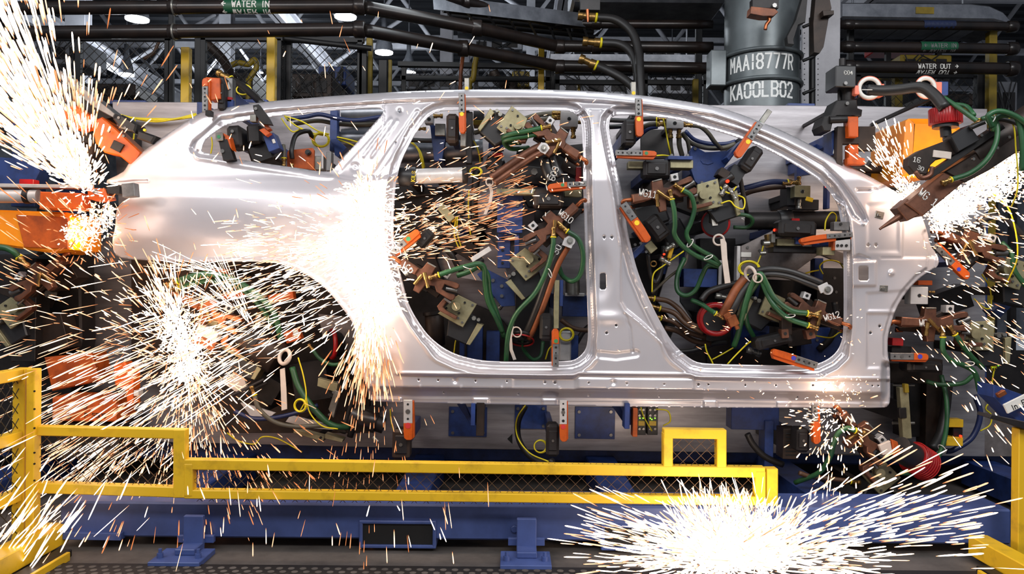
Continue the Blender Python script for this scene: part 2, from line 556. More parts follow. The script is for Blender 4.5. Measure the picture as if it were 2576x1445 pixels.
FDOOR = [(1532, 319), (1534, 302), (1541, 293), (1555, 289), (1612, 290.5), (1675, 297), (1717, 304), (1772, 321), (1853, 345), (1907, 366), (1962, 393), (2016, 424),
         (2057, 451), (2084, 478), (2106, 511), (2114, 549), (2120, 600), (2122, 641), (2122.5, 759), (2122, 823), (2119, 855), (2108, 882), (2087, 902), (2056, 917), (2016, 920),
         (1960, 920), (1850, 917.5), (1772, 915.5), (1744, 909), (1712, 884), (1690, 860), (1663, 814), (1630, 748), (1603, 683), (1581, 593), (1575, 560),
         (1565, 479), (1550, 415), (1539, 361)]
SLOT = [(1509, 691), (1512, 688), (1521, 687), (1524, 690), (1525, 724), (1522, 728), (1513, 729), (1509, 725)]
RECT = [(2160, 673), (2163, 670), (2182, 670), (2185, 673), (2185, 703), (2182, 706), (2163, 706), (2160, 703)]
OUT = TOP + REST
SMALL = [(1005, 280, 4), (1520, 597, 3.6), (1539, 597, 3.6), (1550, 819, 3.2), (1526, 838, 3.4), (2184.5, 617, 4), (2204, 617, 4),
         (1053, 956, 2.6), (1102, 957, 2.4), (1196, 959, 2.4), (1275, 960, 2.2), (1371, 962.5, 2.6), (1396, 963, 3.6), (1481, 964, 2.4), (1577, 965.5, 2.4),
         (1671, 967, 2.2), (1757, 968, 3.6), (1782, 968, 2.6), (1875, 969.5, 2.4), (1952, 970, 2.2), (2045, 970, 2.2), (2195, 971, 2), (2210, 971, 2),
         (1116, 988, 2), (1304, 992, 2), (1481, 995, 2), (1658, 997, 2), (2006, 1000, 2), (2213, 821, 3.4), (2190, 838, 3.4), (497, 378.5, 2.4), (1031, 322, 1.6),
         (1018, 322 + 22, 1.5), (996, 358, 1.5)]

def resample(P, step, closed=True):
    out = []
    n = len(P)
    for i in range(n if closed else n - 1):
        a, b = np.array(P[i], float), np.array(P[(i + 1) % n], float)
        k = max(1, int(round(np.hypot(*(b - a)) / step)))
        for j in range(k):
            out.append(a + (b - a) * j / k)
    return np.array(out)

def smooth_loop(P, it=1):
    "Chaikin corner cutting"
    P = np.array(P, float)
    for _ in range(it):
        Q = np.roll(P, -1, 0)
        P = np.stack([0.75 * P + 0.25 * Q, 0.25 * P + 0.75 * Q], 1).reshape(-1, 2)
    return P

def pdist(pts, poly, closed=True):
    "distance of many points to a polyline"
    poly = np.array(poly, float)
    best = np.full(len(pts), 1e9)
    n = len(poly)
    for i in range(n if closed else n - 1):
        a, b = poly[i], poly[(i + 1) % n]
        d = b - a
        L2 = max(1e-9, d @ d)
        t = np.clip(((pts - a) @ d) / L2, 0, 1)
        q = a + t[:, None] * d
        best = np.minimum(best, np.hypot(pts[:, 0] - q[:, 0], pts[:, 1] - q[:, 1]))
    return best

def inside(pts, poly):
    poly = np.array(poly, float)
    x, y = pts[:, 0], pts[:, 1]
    c = np.zeros(len(pts), bool)
    j = len(poly) - 1
    for i in range(len(poly)):
        xi, yi = poly[i]
        xj, yj = poly[j]
        cond = ((yi > y) != (yj > y)) & (x < (xj - xi) * (y - yi) / (yj - yi + 1e-12) + xi)
        c ^= cond
        j = i
    return c

def sstep(a, b, x):
    t = np.clip((x - a) / (b - a), 0, 1)
    return t * t * (3 - 2 * t)

def offset_top(d):
    P = np.array(TOP, float)
    out = []
    for i in range(len(P)):
        a, b = P[max(i - 1, 0)], P[min(i + 1, len(P) - 1)]
        t = (b - a) / np.hypot(*(b - a))
        out.append(P[i] + np.array([-t[1], t[0]]) * d)
    return np.array(out)

def body_depth(p):
    x, y = p[:, 0], p[:, 1]
    Y = np.zeros(len(p))
    # overall curvature of the body side
    Y += 0.11 * np.clip((455 - y) / 225, 0, 1.2) ** 1.25
    Y += 0.16 * np.clip((820 - x) / 560, 0, 1.2) ** 2
    Y += 0.04 * np.clip((x - 2120) / 240, 0, 1.2) ** 2
    # quarter panel shoulder and wheel flare
    qm = 1 - sstep(905, 985, x)
    Y += qm * (0.040 * sstep(0, 1, (500 - y) / 75.0) - 0.028 * np.exp(-((y - 545) / 70.0) ** 2))
    Y += qm * 0.03 * sstep(590, 680, y) * (1 - sstep(700, 860, x))
    dt = pdist(p, TOP, False)
    # roof / pillar edge rolls away
    Y += np.where(x > 480, 0.030 * np.clip(1 - dt / 17, 0, 1) ** 2, 0.015 * np.clip(1 - dt / 12, 0, 1) ** 2)
    # recessed glass channel: roof line, quarter window, C pillar, A pillar
    top = offset_top(20)
    sel = [tuple(q) for q in top if 560 < q[0] < 2120]
    zone = [(478, 384), (474, 370), (482, 355), (506, 333), (545, 300), (556, 293)] + sel + [(2118, 450), (2140, 478), (2163, 510), (2178, 535), (2186, 556), (2178, 566),
            (2160, 563), (2140, 548), (2122, 520), (2080, 490), (2000, 440), (1700, 330), (1600, 312), (1545, 330), (1541, 282), (1528, 276), (1472, 275), (1462, 284),
            (1440, 300), (1300, 300), (1120, 300), (1060, 360), (1020, 420), (1000, 445), (960, 452), (935, 453), (882, 455), (759, 433), (676, 423), (600, 411), (556, 404), (500, 397)]
    zi = inside(p, zone)
    zd = pdist(p, zone)
    Y += np.where(zi, 0.024 * sstep(0, 9, zd), 0)
    # door openings: flange, step, seal channel
    k = 1 + 0.45 * sstep(860, 905, y)
    for D in (RDOOR, FDOOR):
        d = pdist(p, D) / k
        roofk = np.where(y < 470, 1.0, 1.0)
        prof = 0.044 * (1 - sstep(13, 23, d)) + 0.008 * (1 - sstep(8.5, 11, d)) - 0.006 * np.exp(-((d - 12.5) / 1.6) ** 2) - 0.006 * np.exp(-((d - 24) / 3.5) ** 2)
        amp = np.where(zi, 0.55, 1.0)
        Y += prof * amp
    # quarter glass flange
    d = pdist(p, QWIN)
    fl = (1 - sstep(16, 22, d))
    Y += np.where(x < 965, -0.006 * fl, 0)
    Y += np.where((x > 590) & (x < 1040) & zi, 0.008 * np.exp(-((dt - 25) / 2.5) ** 2), 0)
    # C pillar pressings
    def groove(pl, hw, dep):
        dd = pdist(p, pl, False)
        return dep * (1 - sstep(hw * 0.5, hw, dd))
    Y += groove([(1050, 284), (1020, 330), (985, 380), (945, 440)], 10, 0.008)
    Y += groove([(982, 300), (915, 392)], 5, -0.005)
    Y += groove([(998, 304), (935, 394)], 5, -0.005)
    Y += groove([(1065, 290), (1030, 345), (985, 410)], 4, -0.002)
    # cut line at the foot of the A pillar, cowl and pillar ribs
    Y += groove([(2156, 478), (2185, 478), (2208, 474), (2224, 465)], 3.5, 0.020)
    Y += groove([(2086, 446), (2108, 470), (2132, 505), (2150, 540), (2174, 562)], 5, -0.012)
    Y += groove([(2100, 492), (2120, 530), (2126, 600)], 3, -0.006)
    Y += groove([(265, 460), (330, 458), (372, 455)], 3, 0.016)
    # B pillar pressings
    tri = [(1549, 415), (1559, 480), (1562, 560), (1559, 690), (1560, 762), (1572, 782), (1610, 812), (1700, 895), (1740, 880), (1660, 700), (1620, 560), (1580, 400)]
    ti, td = inside(p, tri), pdist(p, tri)
    Y += np.where(ti, 0.020 * sstep(0, 7, td), -0.004 * np.exp(-(td / 5) ** 2))
    Y += groove([(1484, 278), (1486, 420), (1488, 560)], 2.6, 0.004) + groove([(1512, 278), (1524, 350), (1537, 430), (1546, 500)], 2.6, 0.004)
    Y += 0.014 * np.exp(-(((x - 1512) / 26) ** 2 + ((y - 690) / 62) ** 2) ** 2)
    Y += -0.010 * np.exp(-((y - 800) / 16.0) ** 2) * np.exp(-((x - 1530) / 40.0) ** 2)
    Y += groove([(1572, 790), (1586, 830), (1591, 885)], 4, 0.006)
    Y += groove([(1500, 892), (1550, 897), (1600, 890)], 12, 0.006)
    # front pillar pressings
    def emboss(poly, dep, wd):
        return np.where(inside(p, poly), dep * sstep(0, wd, pdist(p, poly)), 0)
    Y += emboss([(2142, 657), (2206, 655), (2206, 722), (2142, 724)], -0.012, 5)
    Y += emboss([(2138, 648), (2160, 638), (2192, 650), (2190, 655), (2140, 657)], 0.012, 5)
    Y += emboss([(2270, 480), (2400, 480), (2400, 652), (2214, 652), (2210, 646), (2268, 646)], 0.008, 5)
    Y += emboss([(2176, 735), (2300, 725), (2300, 785), (2176, 785)], 0.006, 8)
    Y += emboss([(2176, 785), (2300, 785), (2260, 930), (2176, 930)], 0.009, 9)
    Y += emboss([(2176, 510), (2250, 500), (2266, 560), (2266, 640), (2176, 640)], 0.004, 12)
    # wheel arch flange at the front, arch lip at the rear
    arch = [(2332, 590), (2345, 640), (2342, 680), (2310, 702), (2278, 737), (2253, 778), (2240, 820), (2233, 848), (2233, 893)]
    Y += 0.014 * (1 - sstep(9, 13, pdist(p, arch, False)))
    rl = [(900, 870), (884, 806), (866, 782), (838, 747), (804, 712), (751, 681), (699, 663), (657, 659), (594, 658.5), (489, 660), (400, 657)]
    Y += -0.006 * (1 - sstep(6, 12, pdist(p, rl, False)))
    # rocker: crease, recessed band, turned-under face, pinch flange
    s = y - (941 + 0.0113 * (x - 1020))
    lift = np.where((x > 1445) & (x < 1745), 5.0, 0.0) * sstep(1440, 1458, x) * (1 - sstep(1735, 1752, x))
    s2 = s + lift
    mx = sstep(985, 1015, x)
    step = 0.016 * sstep(0, 5, s2) - 0.008 * np.exp(-((s2 + 1.5) / 3.0) ** 2)
    Y += mx * step
    mx2 = sstep(900, 935, x)
    Y += mx2 * 0.060 * (np.clip((s - 33) / 25.0, 0, 1) * 0.75 + 0.25 * sstep(32, 40, s)) * (1 - sstep(2216, 2232, x)) + 0.058 * sstep(2214, 2232, x) * sstep(905, 925, y)
    Y += (1 - mx) * mx2 * 0.03 * sstep(-60, 20, s)
    Y += -0.006 * np.exp(-((s - 61) / 2.2) ** 2) * mx2
    for x0, x1 in ((935, 1012), (1187, 1232), (1362, 1402), (1768, 1806), (1952, 1990), (2060, 2170)):
        Y += -0.010 * sstep(x0, x0 + 5, x) * (1 - sstep(x1 - 5, x1, x)) * sstep(58, 62, s)
    Y += 0.004 * (sstep(1288, 1293, x) - sstep(1444, 1450, x)) * sstep(6, 10, s) * (1 - sstep(30, 34, s))
    Y += -0.006 * ((sstep(1450, 1458, x) - sstep(1742, 1750, x)) * sstep(3, 8, s) * (1 - sstep(31, 35, s)))
    for bx in (1057, 1160, 1262, 1407, 1530, 1653, 1773, 1826, 1914):
        Y += -0.007 * np.exp(-((x - bx) / 2.4) ** 2 - ((s - 33) / 4.0) ** 2)
    for hx, hy in ((1145, 958), (1543, 963), (2112, 970)):
        Y += 0.010 * np.exp(-(((x - hx) / 6) ** 2 + ((y - hy) / 6) ** 2))
    Y += -0.010 * np.exp(-(((x - 2243) / 7) ** 2 + ((y - 687) / 7) ** 2) ** 2)
    Y += 0.006 * np.exp(-(((x - 1005) / 8) ** 2 + ((y - 280) / 8) ** 2) ** 2)
    Y += 0.010 * np.exp(-(((x - 893) / 11) ** 2 + ((y - 421) / 11) ** 2) ** 2) - 0.006 * np.exp(-(((x - 893) / 5) ** 2 + ((y - 421) / 5) ** 2) ** 2)
    return Y

def smooth_sharp(P, it=2):
    return smooth_loop(P, it)

def build_body():
    step = 3.4
    loops = [resample(smooth_loop(OUT, 1), 4.5)] + [resample(smooth_loop(L, 2), 4.0) for L in (QWIN, RDOOR, FDOOR)] + [resample(SLOT, 3), resample(RECT, 3)]
    for hx, hy, hr in SMALL:
        loops.append(np.array([(hx + hr * math.cos(2 * PI * i / 10), hy + hr * math.sin(2 * PI * i / 10)) for i in range(10)]))
    gx, gy = np.meshgrid(np.arange(250, 2370, step), np.arange(218, 1032, step))
    gx = gx + (np.arange(gx.shape[0]) % 2)[:, None] * step / 2
    g = np.stack([gx.ravel(), gy.ravel()], 1)
    g = g[inside(g, loops[0])]
    for L in loops[1:]:
        bb0, bb1 = L.min(0) - 3, L.max(0) + 3
        near = (g[:, 0] > bb0[0]) & (g[:, 0] < bb1[0]) & (g[:, 1] > bb0[1]) & (g[:, 1] < bb1[1])
        kill = np.zeros(len(g), bool)
        idx = np.where(near)[0]
        if len(idx):
            ins = inside(g[idx], L)
            dd = pdist(g[idx], L)
            kill[idx] = ins | (dd < 1.8)
        g = g[~kill]
    g = g[pdist(g, loops[0]) > 2.0]
    # extra rows that follow the pressed steps of the openings
    extra = []
    verts, edges = [], []
    for L in loops:
        n0 = len(verts)
        verts += [Vector((float(a), float(b))) for a, b in L]
        edges += [(n0 + i, n0 + (i + 1) % len(L)) for i in range(len(L))]
    verts += [Vector((float(a), float(b))) for a, b in g]
    res = geometry.delaunay_2d_cdt(verts, edges, [], 0, 0.01)
    V = np.array([(v.x, v.y) for v in res[0]])
    T = np.array([f for f in res[2] if len(f) == 3])
    C = V[T].mean(1)
    keep = inside(C, loops[0])
    for L in loops[1:]:
        keep &= ~inside(C, L)
    T = T[keep]
    Yd = body_depth(V)
    vs = []
    for (a, b), y_ in zip(V, Yd):
        vs.append(at(float(a), float(b), float(y_)))
    root = empty('car_body_side', at(1300, 1024, 0.05), 'bare silver steel car body side panel with two empty door openings, held in the fixture', 'car body panel')
    me = bpy.data.meshes.new('side_panel')
    off = root.location
    me.from_pydata([tuple(v - off) for v in vs], [], [tuple(int(i) for i in t) for t in T])
    me.materials.append(MATS['silver'])
    bm = bmesh.new(); bm.from_mesh(me)
    loose = [v for v in bm.verts if not v.link_faces]
    bmesh.ops.delete(bm, geom=loose, context='VERTS')
    bmesh.ops.recalc_face_normals(bm, faces=bm.faces)
    bm.faces.ensure_lookup_table()
    if sum(f.normal.y for f in bm.faces) > 0:
        bmesh.ops.reverse_faces(bm, faces=bm.faces)
    bm.to_mesh(me); bm.free()
    me.polygons.foreach_set('use_smooth', [True] * len(me.polygons))
    o = bpy.data.objects.new('side_panel', me)
    col.objects.link(o)
    o.parent = root
    so = o.modifiers.new('thickness', 'SOLIDIFY')
    so.thickness = 0.0016
    so.offset = -1
    # clips and studs on the front pillar
    def clip(name, x, y, w_, h_, a):
        c = part(name, 'zinc', root, lambda m: (m.box(x, y, w_, h_, 0.006, 0.010, a), m.box(x, y, w_ * 0.5, h_ * 0.45, 0.0, 0.008, a), m.disc(x, y, 3, -0.003, 0.006)))
        c['label'] = 'small bright clip nut pressed onto the panel'
    clip('clip_nut', 2213, 541, 22, 18, 12)
    clip('clip_nut', 2221, 726, 26, 16, 2)
    part('stud', 'bolt', root, lambda m: m.disc(2243, 687, 5, 0.004, 0.01, n=16, ch=0.001))
    return root

# ------------------------------------------------------------------ the hall
def structure(name, material, fn):
    m = MB()
    fn(m)
    o = m.build(name, material)
    o['kind'] = 'structure'
    return o

structure('floor', 'floor', lambda m: m.bbox((-9, -3.2, -0.12), (9, 24, 0.0)))
structure('wall_back', 'wall_far', lambda m: m.bbox((-14, 24, -0.1), (14, 24.3, 8.2)))
structure('wall_left', 'wall_far', lambda m: m.bbox((-14.3, 1.5, -0.1), (-14, 24, 8.2)))
structure('wall_right', 'wall_far', lambda m: m.bbox((14, 1.5, -0.1), (14.3, 24, 8.2)))
structure('ceiling', 'ceiling', lambda m: (m.bbox((-14, 0.9, 8.0), (14, 24, 8.2)), [m.bbox((-14, y, 7.92), (14, y + 0.12, 8.0)) for y in np.arange(1.2, 23, 0.5)]))

def wire_mesh(m, corner, ux, uz, wd, ht, pitch, r):
    "chain-link wires in a rectangle: corner + ux*w + uz*h"
    ux, uz = Vector(ux), Vector(uz)
    nrm = ux.cross(uz).normalized()
    def seg(x0, z0, x1, z1, side):
        a, b = corner + ux * x0 + uz * z0 + nrm * side, corner + ux * x1 + uz * z1 + nrm * side
        m.cyl(a, b, r, n=4, caps=False)
    t = -ht
    while t < wd:
        x0, z0, x1, z1 = t, 0.0, t + ht, ht
        if x0 < 0: z0 -= x0; x0 = 0
        if x1 > wd: z1 -= x1 - wd; x1 = wd
        if x1 > x0 + 0.01:
            seg(x0, z0, x1, z1, r)
            seg(wd - x0, z0, wd - x1, z1, -r)
        t += pitch

# --- roof trusses
for i, (yy, zz, lab) in enumerate([(5.5, 5.4, 'nearest'), (9.0, 5.7, 'second'), (12.8, 6.0, 'third'), (17.0, 6.3, 'fourth'), (21.0, 6.6, 'farthest')]):
    t = empty('roof_truss', (0, yy, zz), 'white steel roof truss spanning the dark hall, %s from the fixture' % lab, 'roof truss', 'roof trusses')
    part('chord', 'truss_white', t, lambda m: (m.bbox((-13, yy, zz), (13, yy + 0.12, zz + 0.12), 0.01), m.bbox((-13, yy, zz + 1.2), (13, yy + 0.12, zz + 1.32), 0.01)))
    def webs(m):
        n = 16
        for k in range(n):
            x0 = -13 + 26 * k / n
            m.cyl((x0, yy + 0.06, zz + 0.1), (x0 + 13 / n, yy + 0.06, zz + 1.2), 0.045, n=6)
            m.cyl((x0 + 13 / n, yy + 0.06, zz + 1.2), (x0 + 26 / n, yy + 0.06, zz + 0.1), 0.045, n=6)
    part('web', 'truss_white', t, webs)
for i, (x0, lab) in enumerate([(-7.5, 'far left'), (-3.6, 'left of the middle'), (0.6, 'over the middle'), (4.8, 'right of the middle')]):
    t = empty('roof_purlin', (x0, 5, 5.2), 'white roof purlin running away from the fixture, %s' % lab, 'purlin', 'roof purlins')
    part('flange', 'truss_white', t, lambda m: (m.bbox((x0, 4.5, 5.05), (x0 + 0.16, 23, 5.09)), m.bbox((x0, 4.5, 5.33), (x0 + 0.16, 23, 5.37))))
    part('web', 'truss_white', t, lambda m: (m.bbox((x0 + 0.07, 4.5, 5.05), (x0 + 0.09, 23, 5.37)), [m.cyl((x0 + 0.08, y, 5.3), (x0 + 1.4 * (1 if k % 2 else -1), y + 1.0, 6.6), 0.04, n=6) for k, y in enumerate(np.arange(5, 20, 2.2))]))
for px, yy, wd, lab in [(1117, 7.0, 0.16, 'behind the sloping black pipes'), (1165, 7.6, 0.12, 'just right of the wider one behind the pipes'), (560, 10.0, 0.2, 'far back between the two yellow posts'), (1330, 11.5, 0.16, 'far back left of the tall yellow post'), (182, 8.5, 0.3, 'behind the sparks at upper left')]:
    p = at(px, 700, yy)
    t = empty('building_column', (p.x, yy, 0), 'white steel building column %s' % lab, 'column', 'building columns')
    part('flange', 'truss_white', t, lambda m: (m.bbox((p.x - wd / 2, yy, 0), (p.x + wd / 2, yy + 0.02, 7.9)), m.bbox((p.x - wd / 2, yy + 0.2, 0), (p.x + wd / 2, yy + 0.22, 7.9))))
    part('web', 'truss_white', t, lambda m: m.bbox((p.x - 0.01, yy + 0.02, 0), (p.x + 0.01, yy + 0.2, 7.9)))

# --- high bay lamps
def bay_lamp(px, py, dist, wpx, lab):
    Y = dist - 3.6
    c = at(px, py, Y)
    r = wpx * mpp(Y) / 2
    t = empty('high_bay_lamp', c, lab, 'ceiling lamp', 'high bay lamps')
    def refl(m):
        n = 24
        prof = [(r, 0), (r * 0.9, 0.12), (r * 0.55, 0.26), (r * 0.3, 0.36), (r * 0.3, 0.55), (0.01, 0.56)]
        vs, fs = [], []
        for rr, h in prof:
            for i in range(n):
                a = 2 * PI * i / n
                vs.append((c.x + rr * math.cos(a), c.y + rr * math.sin(a), c.z + h))
        for k in range(len(prof) - 1):
            for i in range(n):
                fs.append((k * n + i, k * n + (i + 1) % n, (k + 1) * n + (i + 1) % n, (k + 1) * n + i))
        m.add(vs, fs, True)
        m.cyl((c.x, c.y, c.z + 0.55), (c.x, c.y, 7.95), 0.012, n=6)
    part('reflector', 'galv', t, refl)
    part('lens', 'lamp_glow', t, lambda m: m.cyl((c.x, c.y, c.z - 0.02), (c.x, c.y, c.z + 0.02), r * 0.97, n=28))
    d = bpy.data.lights.new('bay_bulb', 'POINT')
    d.energy, d.shadow_soft_size = 110, 0.12
    d.color = (0.86, 0.93, 1.0)
    o = bpy.data.objects.new('bay_bulb', d)
    col.objects.link(o); o.parent = t; o.location = (0, 0, -0.2)
for a in [(345, 47, 11.6, 58, 'round bay lamp glowing over the left, above the lower of two black pipes'), (869, 41, 11.6, 56, 'brightest round bay lamp, just above where the black pipes bend down'),
          (966, 131, 13.2, 46, 'round bay lamp right of the bend, above the car roof'), (1028, 182, 14.4, 36, 'smaller round bay lamp low over the fence behind the car roof'),
          (318, 187, 14.6, 38, 'dim round bay lamp behind the chain-link fence at left'), (1690, 242, 16.2, 34, 'small round bay lamp low between the fence and the grey duct'),
          (568, 131, 20.0, 11, 'tiny far bay lamp between the yellow posts'), (656, 182, 21.0, 12, 'tiny far bay lamp just left of the second yellow post'),
          (1938, 250 - 175, 15.0, 10, 'tiny far bay lamp hidden behind the grey duct')][:8]:
    bay_lamp(*a)

# --- cable trays, ducts
def ladder(name, a, b, wdir, wd, label, rung=0.16, side=0.05):
    a, b, wv = Vector(a), Vector(b), Vector(wdir).normalized() * wd
    t = empty(name, a, label, 'cable tray')
    L = (b - a).length
    d = (b - a).normalized()
    up = d.cross(wv).normalized()
    part('side_rail', 'galv', t, lambda m: (m.hexa((a + b) / 2, d * L / 2, wv.normalized() * 0.004, up * side)))
    part('side_rail', 'galv', t, lambda m: (m.hexa((a + b) / 2 + wv, d * L / 2, wv.normalized() * 0.004, up * side)))
    part('rung', 'galv', t, lambda m: [m.hexa(a + d * s + wv / 2, d * 0.01, wv / 2, up * 0.006) for s in np.arange(0.05, L, rung)])
    part('cable', 'dark_hose', t, lambda m: [m.cyl(a + wv * f + up * 0.03, b + wv * f + up * 0.03, 0.02, n=8) for f in (0.25, 0.4, 0.6, 0.8)])
    for f in (0.15, 0.85):
        q = a + d * L * f + wv / 2
        part('hanger_rod', 'galv', t, lambda m: m.cyl(q, (q.x, q.y, 7.95), 0.008, n=6))
    return t
ladder('cable_tray', at(1385, 150, 3.6), at(1800, 152, 3.6), (0, 1, 0), 0.35, 'galvanised ladder tray of cables running behind the lower black pipes')
ladder('cable_tray', at(1090, 5, 1.6), at(1480, 52, 2.2), (0.2, 1, 0.0), 0.6, 'overhead ladder tray seen from below at top middle')
ladder('cable_tray', at(2118, 48, 2.4), at(2530, 56, 2.4), (0, 1, 0), 0.5, 'ladder tray under the grey duct at upper right')
def duct(m):
    m.bbox(at(1440, 2, 2.0) , at(1830, -60, 2.0) + Vector((0, 0.5, 0)), 0.02)
one('overhead_duct', 'galv', 'dark galvanised duct over the top middle, ending at the grey column', 'duct', duct)
def duct2(m):
    m.poly([(2116, 6), (2440, 8), (2490, 14), (2525, 30), (2545, 52), (2545, 62), (2500, 50), (2116, 44)], 2.35, 0.5, 0.01)
d2 = one('overhead_duct', 'galv', 'grey galvanised duct with rounded right end above the upper right tray', 'duct', duct2)
s_ = part('sticker', 'yellow_dark', d2, lambda m: m.box(2327, 26, 46, 17, 2.345, 0.004))

# --- black water pipes
def pipe(label, pts, rpx, flanges, seed=0):
    o = one('water_pipe', 'pipe_black', label, 'pipe', lambda m: None if False else m.tube([at(*p) for p in pts], rpx, n=16, sub=3))
    for (x, y, Y, rr) in flanges:
        d = 0.035
        p = at(x, y, Y)
        part('coupling', 'pipe_black', o, lambda m: m.cyl(p - Vector((d, 0, 0)), p + Vector((d, 0, 0)), rr, n=18, ch=0.006))
    return o
def straight(*seq):
    out = []
    for a, b in zip(seq, seq[1:]):
        for k in range(4):
            t = (0.02, 0.33, 0.66, 0.98)[k]
            out.append(tuple(a[i] + (b[i] - a[i]) * t for i in range(3)))
    return out
pA = pipe('upper of the two thick black pipes at top left, with the bright green sign', straight((-60, 21, 1.4), (905, 16, 1.4), (1200, 71, 1.75), (1400, 116, 2.2), (1800, 120, 2.2)), 0.042, [(439, 18, 1.4, 0.046), (905, 16, 1.4, 0.054), (1200, 71, 1.75, 0.055), (1408, 117, 2.2, 0.05), (1500, 117, 2.2, 0.055)])
pB = pipe('lower of the two thick black pipes at top left, above the yellow posts', straight((-60, 84, 1.4), (905, 74, 1.4), (1170, 122, 1.8), (1400, 166, 2.2), (1800, 172, 2.2)), 0.042, [(439, 80, 1.4, 0.046), (905, 74, 1.4, 0.054), (1165, 122, 1.8, 0.055), (1408, 168, 2.2, 0.05), (1500, 170, 2.2, 0.05)])
pC = pipe('highest thin black pipe sloping down from the top middle', straight((1060, -22, 1.6), (1165, 3, 1.7), (1400, 60, 2.2), (1800, 62, 2.2)), 0.032, [(1170, 5, 1.72, 0.042), (1404, 61, 2.2, 0.042), (1500, 59, 2.2, 0.045)])
for y, r, lab in [(62, 11, 'top'), (118, 13, 'middle'), (168, 15, 'bottom')]:
    pipe('%s of the three black pipes right of the grey column' % lab, [(2113, y, 2.0), (2250, y + 1, 2.0), (2400, y + 3, 2.0), (2535, y + 5, 2.0), (2560, y + 6, 2.0)], r * mpp(2.0), [(2545, y + 5, 2.0, r * mpp(2.0) * 1.3), (2135, y, 2.0, r * mpp(2.0) * 1.15)])
part('hanger_clamp', 'zinc', pA, lambda m: m.ring(at(439, 18, 1.4), (1, 0, 0), 0.047, 0.007))
part('hanger_clamp', 'zinc', pB, lambda m: m.ring(at(439, 80, 1.4), (1, 0, 0), 0.047, 0.007))

def pipe_sign(cx, cy, wpx, hpx, Y, rpipe, text, material, label, tm='label_white', hh=None):
    "a curved sticker round a pipe, seen from the front"
    root = empty('pipe_sign', at(cx, cy, Y), label, 'sign')
    c = at(cx, cy, Y)
    k = mpp(Y)
    def cyl_map(rr):
        def f(x, y, o):
            a = y / rr
            return Vector((c.x + x, c.y - (rr + o) * math.cos(a), c.z - x * math.tan(ROLL) * 0 + (rr + o) * math.sin(a)))
        return f
    mp = cyl_map(rpipe + 0.002)
    def sh(m):
        W = wpx * k / 2
        vs, fs = [], []
        n = 16
        for i in range(n + 1):
            a = -1.45 + 2.9 * i / n
            for x in (-W, W):
                vs.append((c.x + x, c.y - (rpipe + 0.002) * math.cos(a), c.z + (rpipe + 0.002) * math.sin(a)))
        for i in range(n):
            fs.append((2 * i, 2 * i + 1, 2 * i + 3, 2 * i + 2))
        m.add(vs, fs, True)
    part('sticker', material, root, sh)
    H = (hh or 12) * k
    lettering('lettering', text, lambda x, y, o: mp(x, y + H * 0.1, o + 0.0006), H, H * 0.17, tm, root, wid=0.62)
    lettering('lettering', text, lambda x, y, o: mp(x, -y - H * 1.35, o + 0.0006), H, H * 0.17, tm, root, wid=0.62)  # mirrored copy of the text, painted in as its reflection
    return root
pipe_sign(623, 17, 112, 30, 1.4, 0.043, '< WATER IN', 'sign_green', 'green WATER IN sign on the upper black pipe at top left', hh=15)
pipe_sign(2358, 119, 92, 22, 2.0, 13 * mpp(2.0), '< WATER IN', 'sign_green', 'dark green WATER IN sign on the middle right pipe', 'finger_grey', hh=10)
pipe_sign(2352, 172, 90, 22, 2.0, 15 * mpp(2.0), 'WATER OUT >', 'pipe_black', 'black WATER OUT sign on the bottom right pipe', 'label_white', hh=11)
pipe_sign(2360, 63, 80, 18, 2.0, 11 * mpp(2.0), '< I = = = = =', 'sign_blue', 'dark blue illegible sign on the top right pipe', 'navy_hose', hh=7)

# --- fences and posts behind the fixture
def post(px, y0, y1, wpx, Y, material, label, cat='post', name='fence_post', group=None):
    a, b = at(px, y0, Y), at(px, y1, Y)
    k = mpp(Y) * wpx / 2
    return one(name, material, label, cat, lambda m: m.bbox((a.x - k, Y, max(0.0, min(a.z, b.z))), (a.x + k, Y + 2 * k, max(a.z, b.z)), 0.004), group)
post(465, 118, 1400, 21, 1.9, 'yellow', 'shorter yellow post behind the plate, left of the orange clamp head')
post(681, 92, 1400, 21, 1.9, 'yellow', 'second yellow post behind the plate, above the car roof')
post(929, 95, 1400, 15, 2.5, 'yellow_dark', 'dull yellow post behind the fence, left of the middle')
post(981, 150, 1400, 9, 2.8, 'yellow_dark', 'thin dull yellow post beside the bay lamp in the middle')
post(1363, 28, 1400, 15, 2.7, 'yellow', 'tall drilled yellow post behind the sloping pipes')
post(1456, 200, 1400, 7, 3.2, 'yellow', 'short thin yellow post behind the fence over the B pillar')
post(1751, 198, 1400, 14, 2.6, 'yellow_dark', 'yellow post just left of the grey duct column')
post(2262, 190, 1400, 20, 2.9, 'yellow_dark', 'dull yellow post between the two ring brackets')
post(2500, 78, 1400, 20, 2.5, 'yellow_dark', 'olive yellow post behind the three pipes at far right')
for px, Y, wd, y0, lab in [(430, 2.3, 13, -40, 'left of the shorter yellow post'), (497, 2.3, 16, 95, 'right of the shorter yellow post'), (711, 2.4, 14, 92, 'right of the second yellow post'), (913, 2.4, 20, 118, 'left of the dull yellow post'), (963, 2.4, 22, 150, 'between the thin yellow posts'),
                           (1390, 2.9, 12, 165, 'behind the tall drilled post'), (1612, 2.9, 16, 120, 'behind the drooping black hoses'), (1760, 2.8, 16, 30, 'against the grey column'), (2143, 2.6, 14, 38, 'behind the C04 clamp head'), (2470, 2.6, 20, 155, 'behind the red cap at right'), (195, 2.3, 14, 95, 'behind the sparks at upper left')]:
    post(px, y0, 1400, wd, Y, 'fence_black', 'black fence post %s' % lab, group='black fence posts')

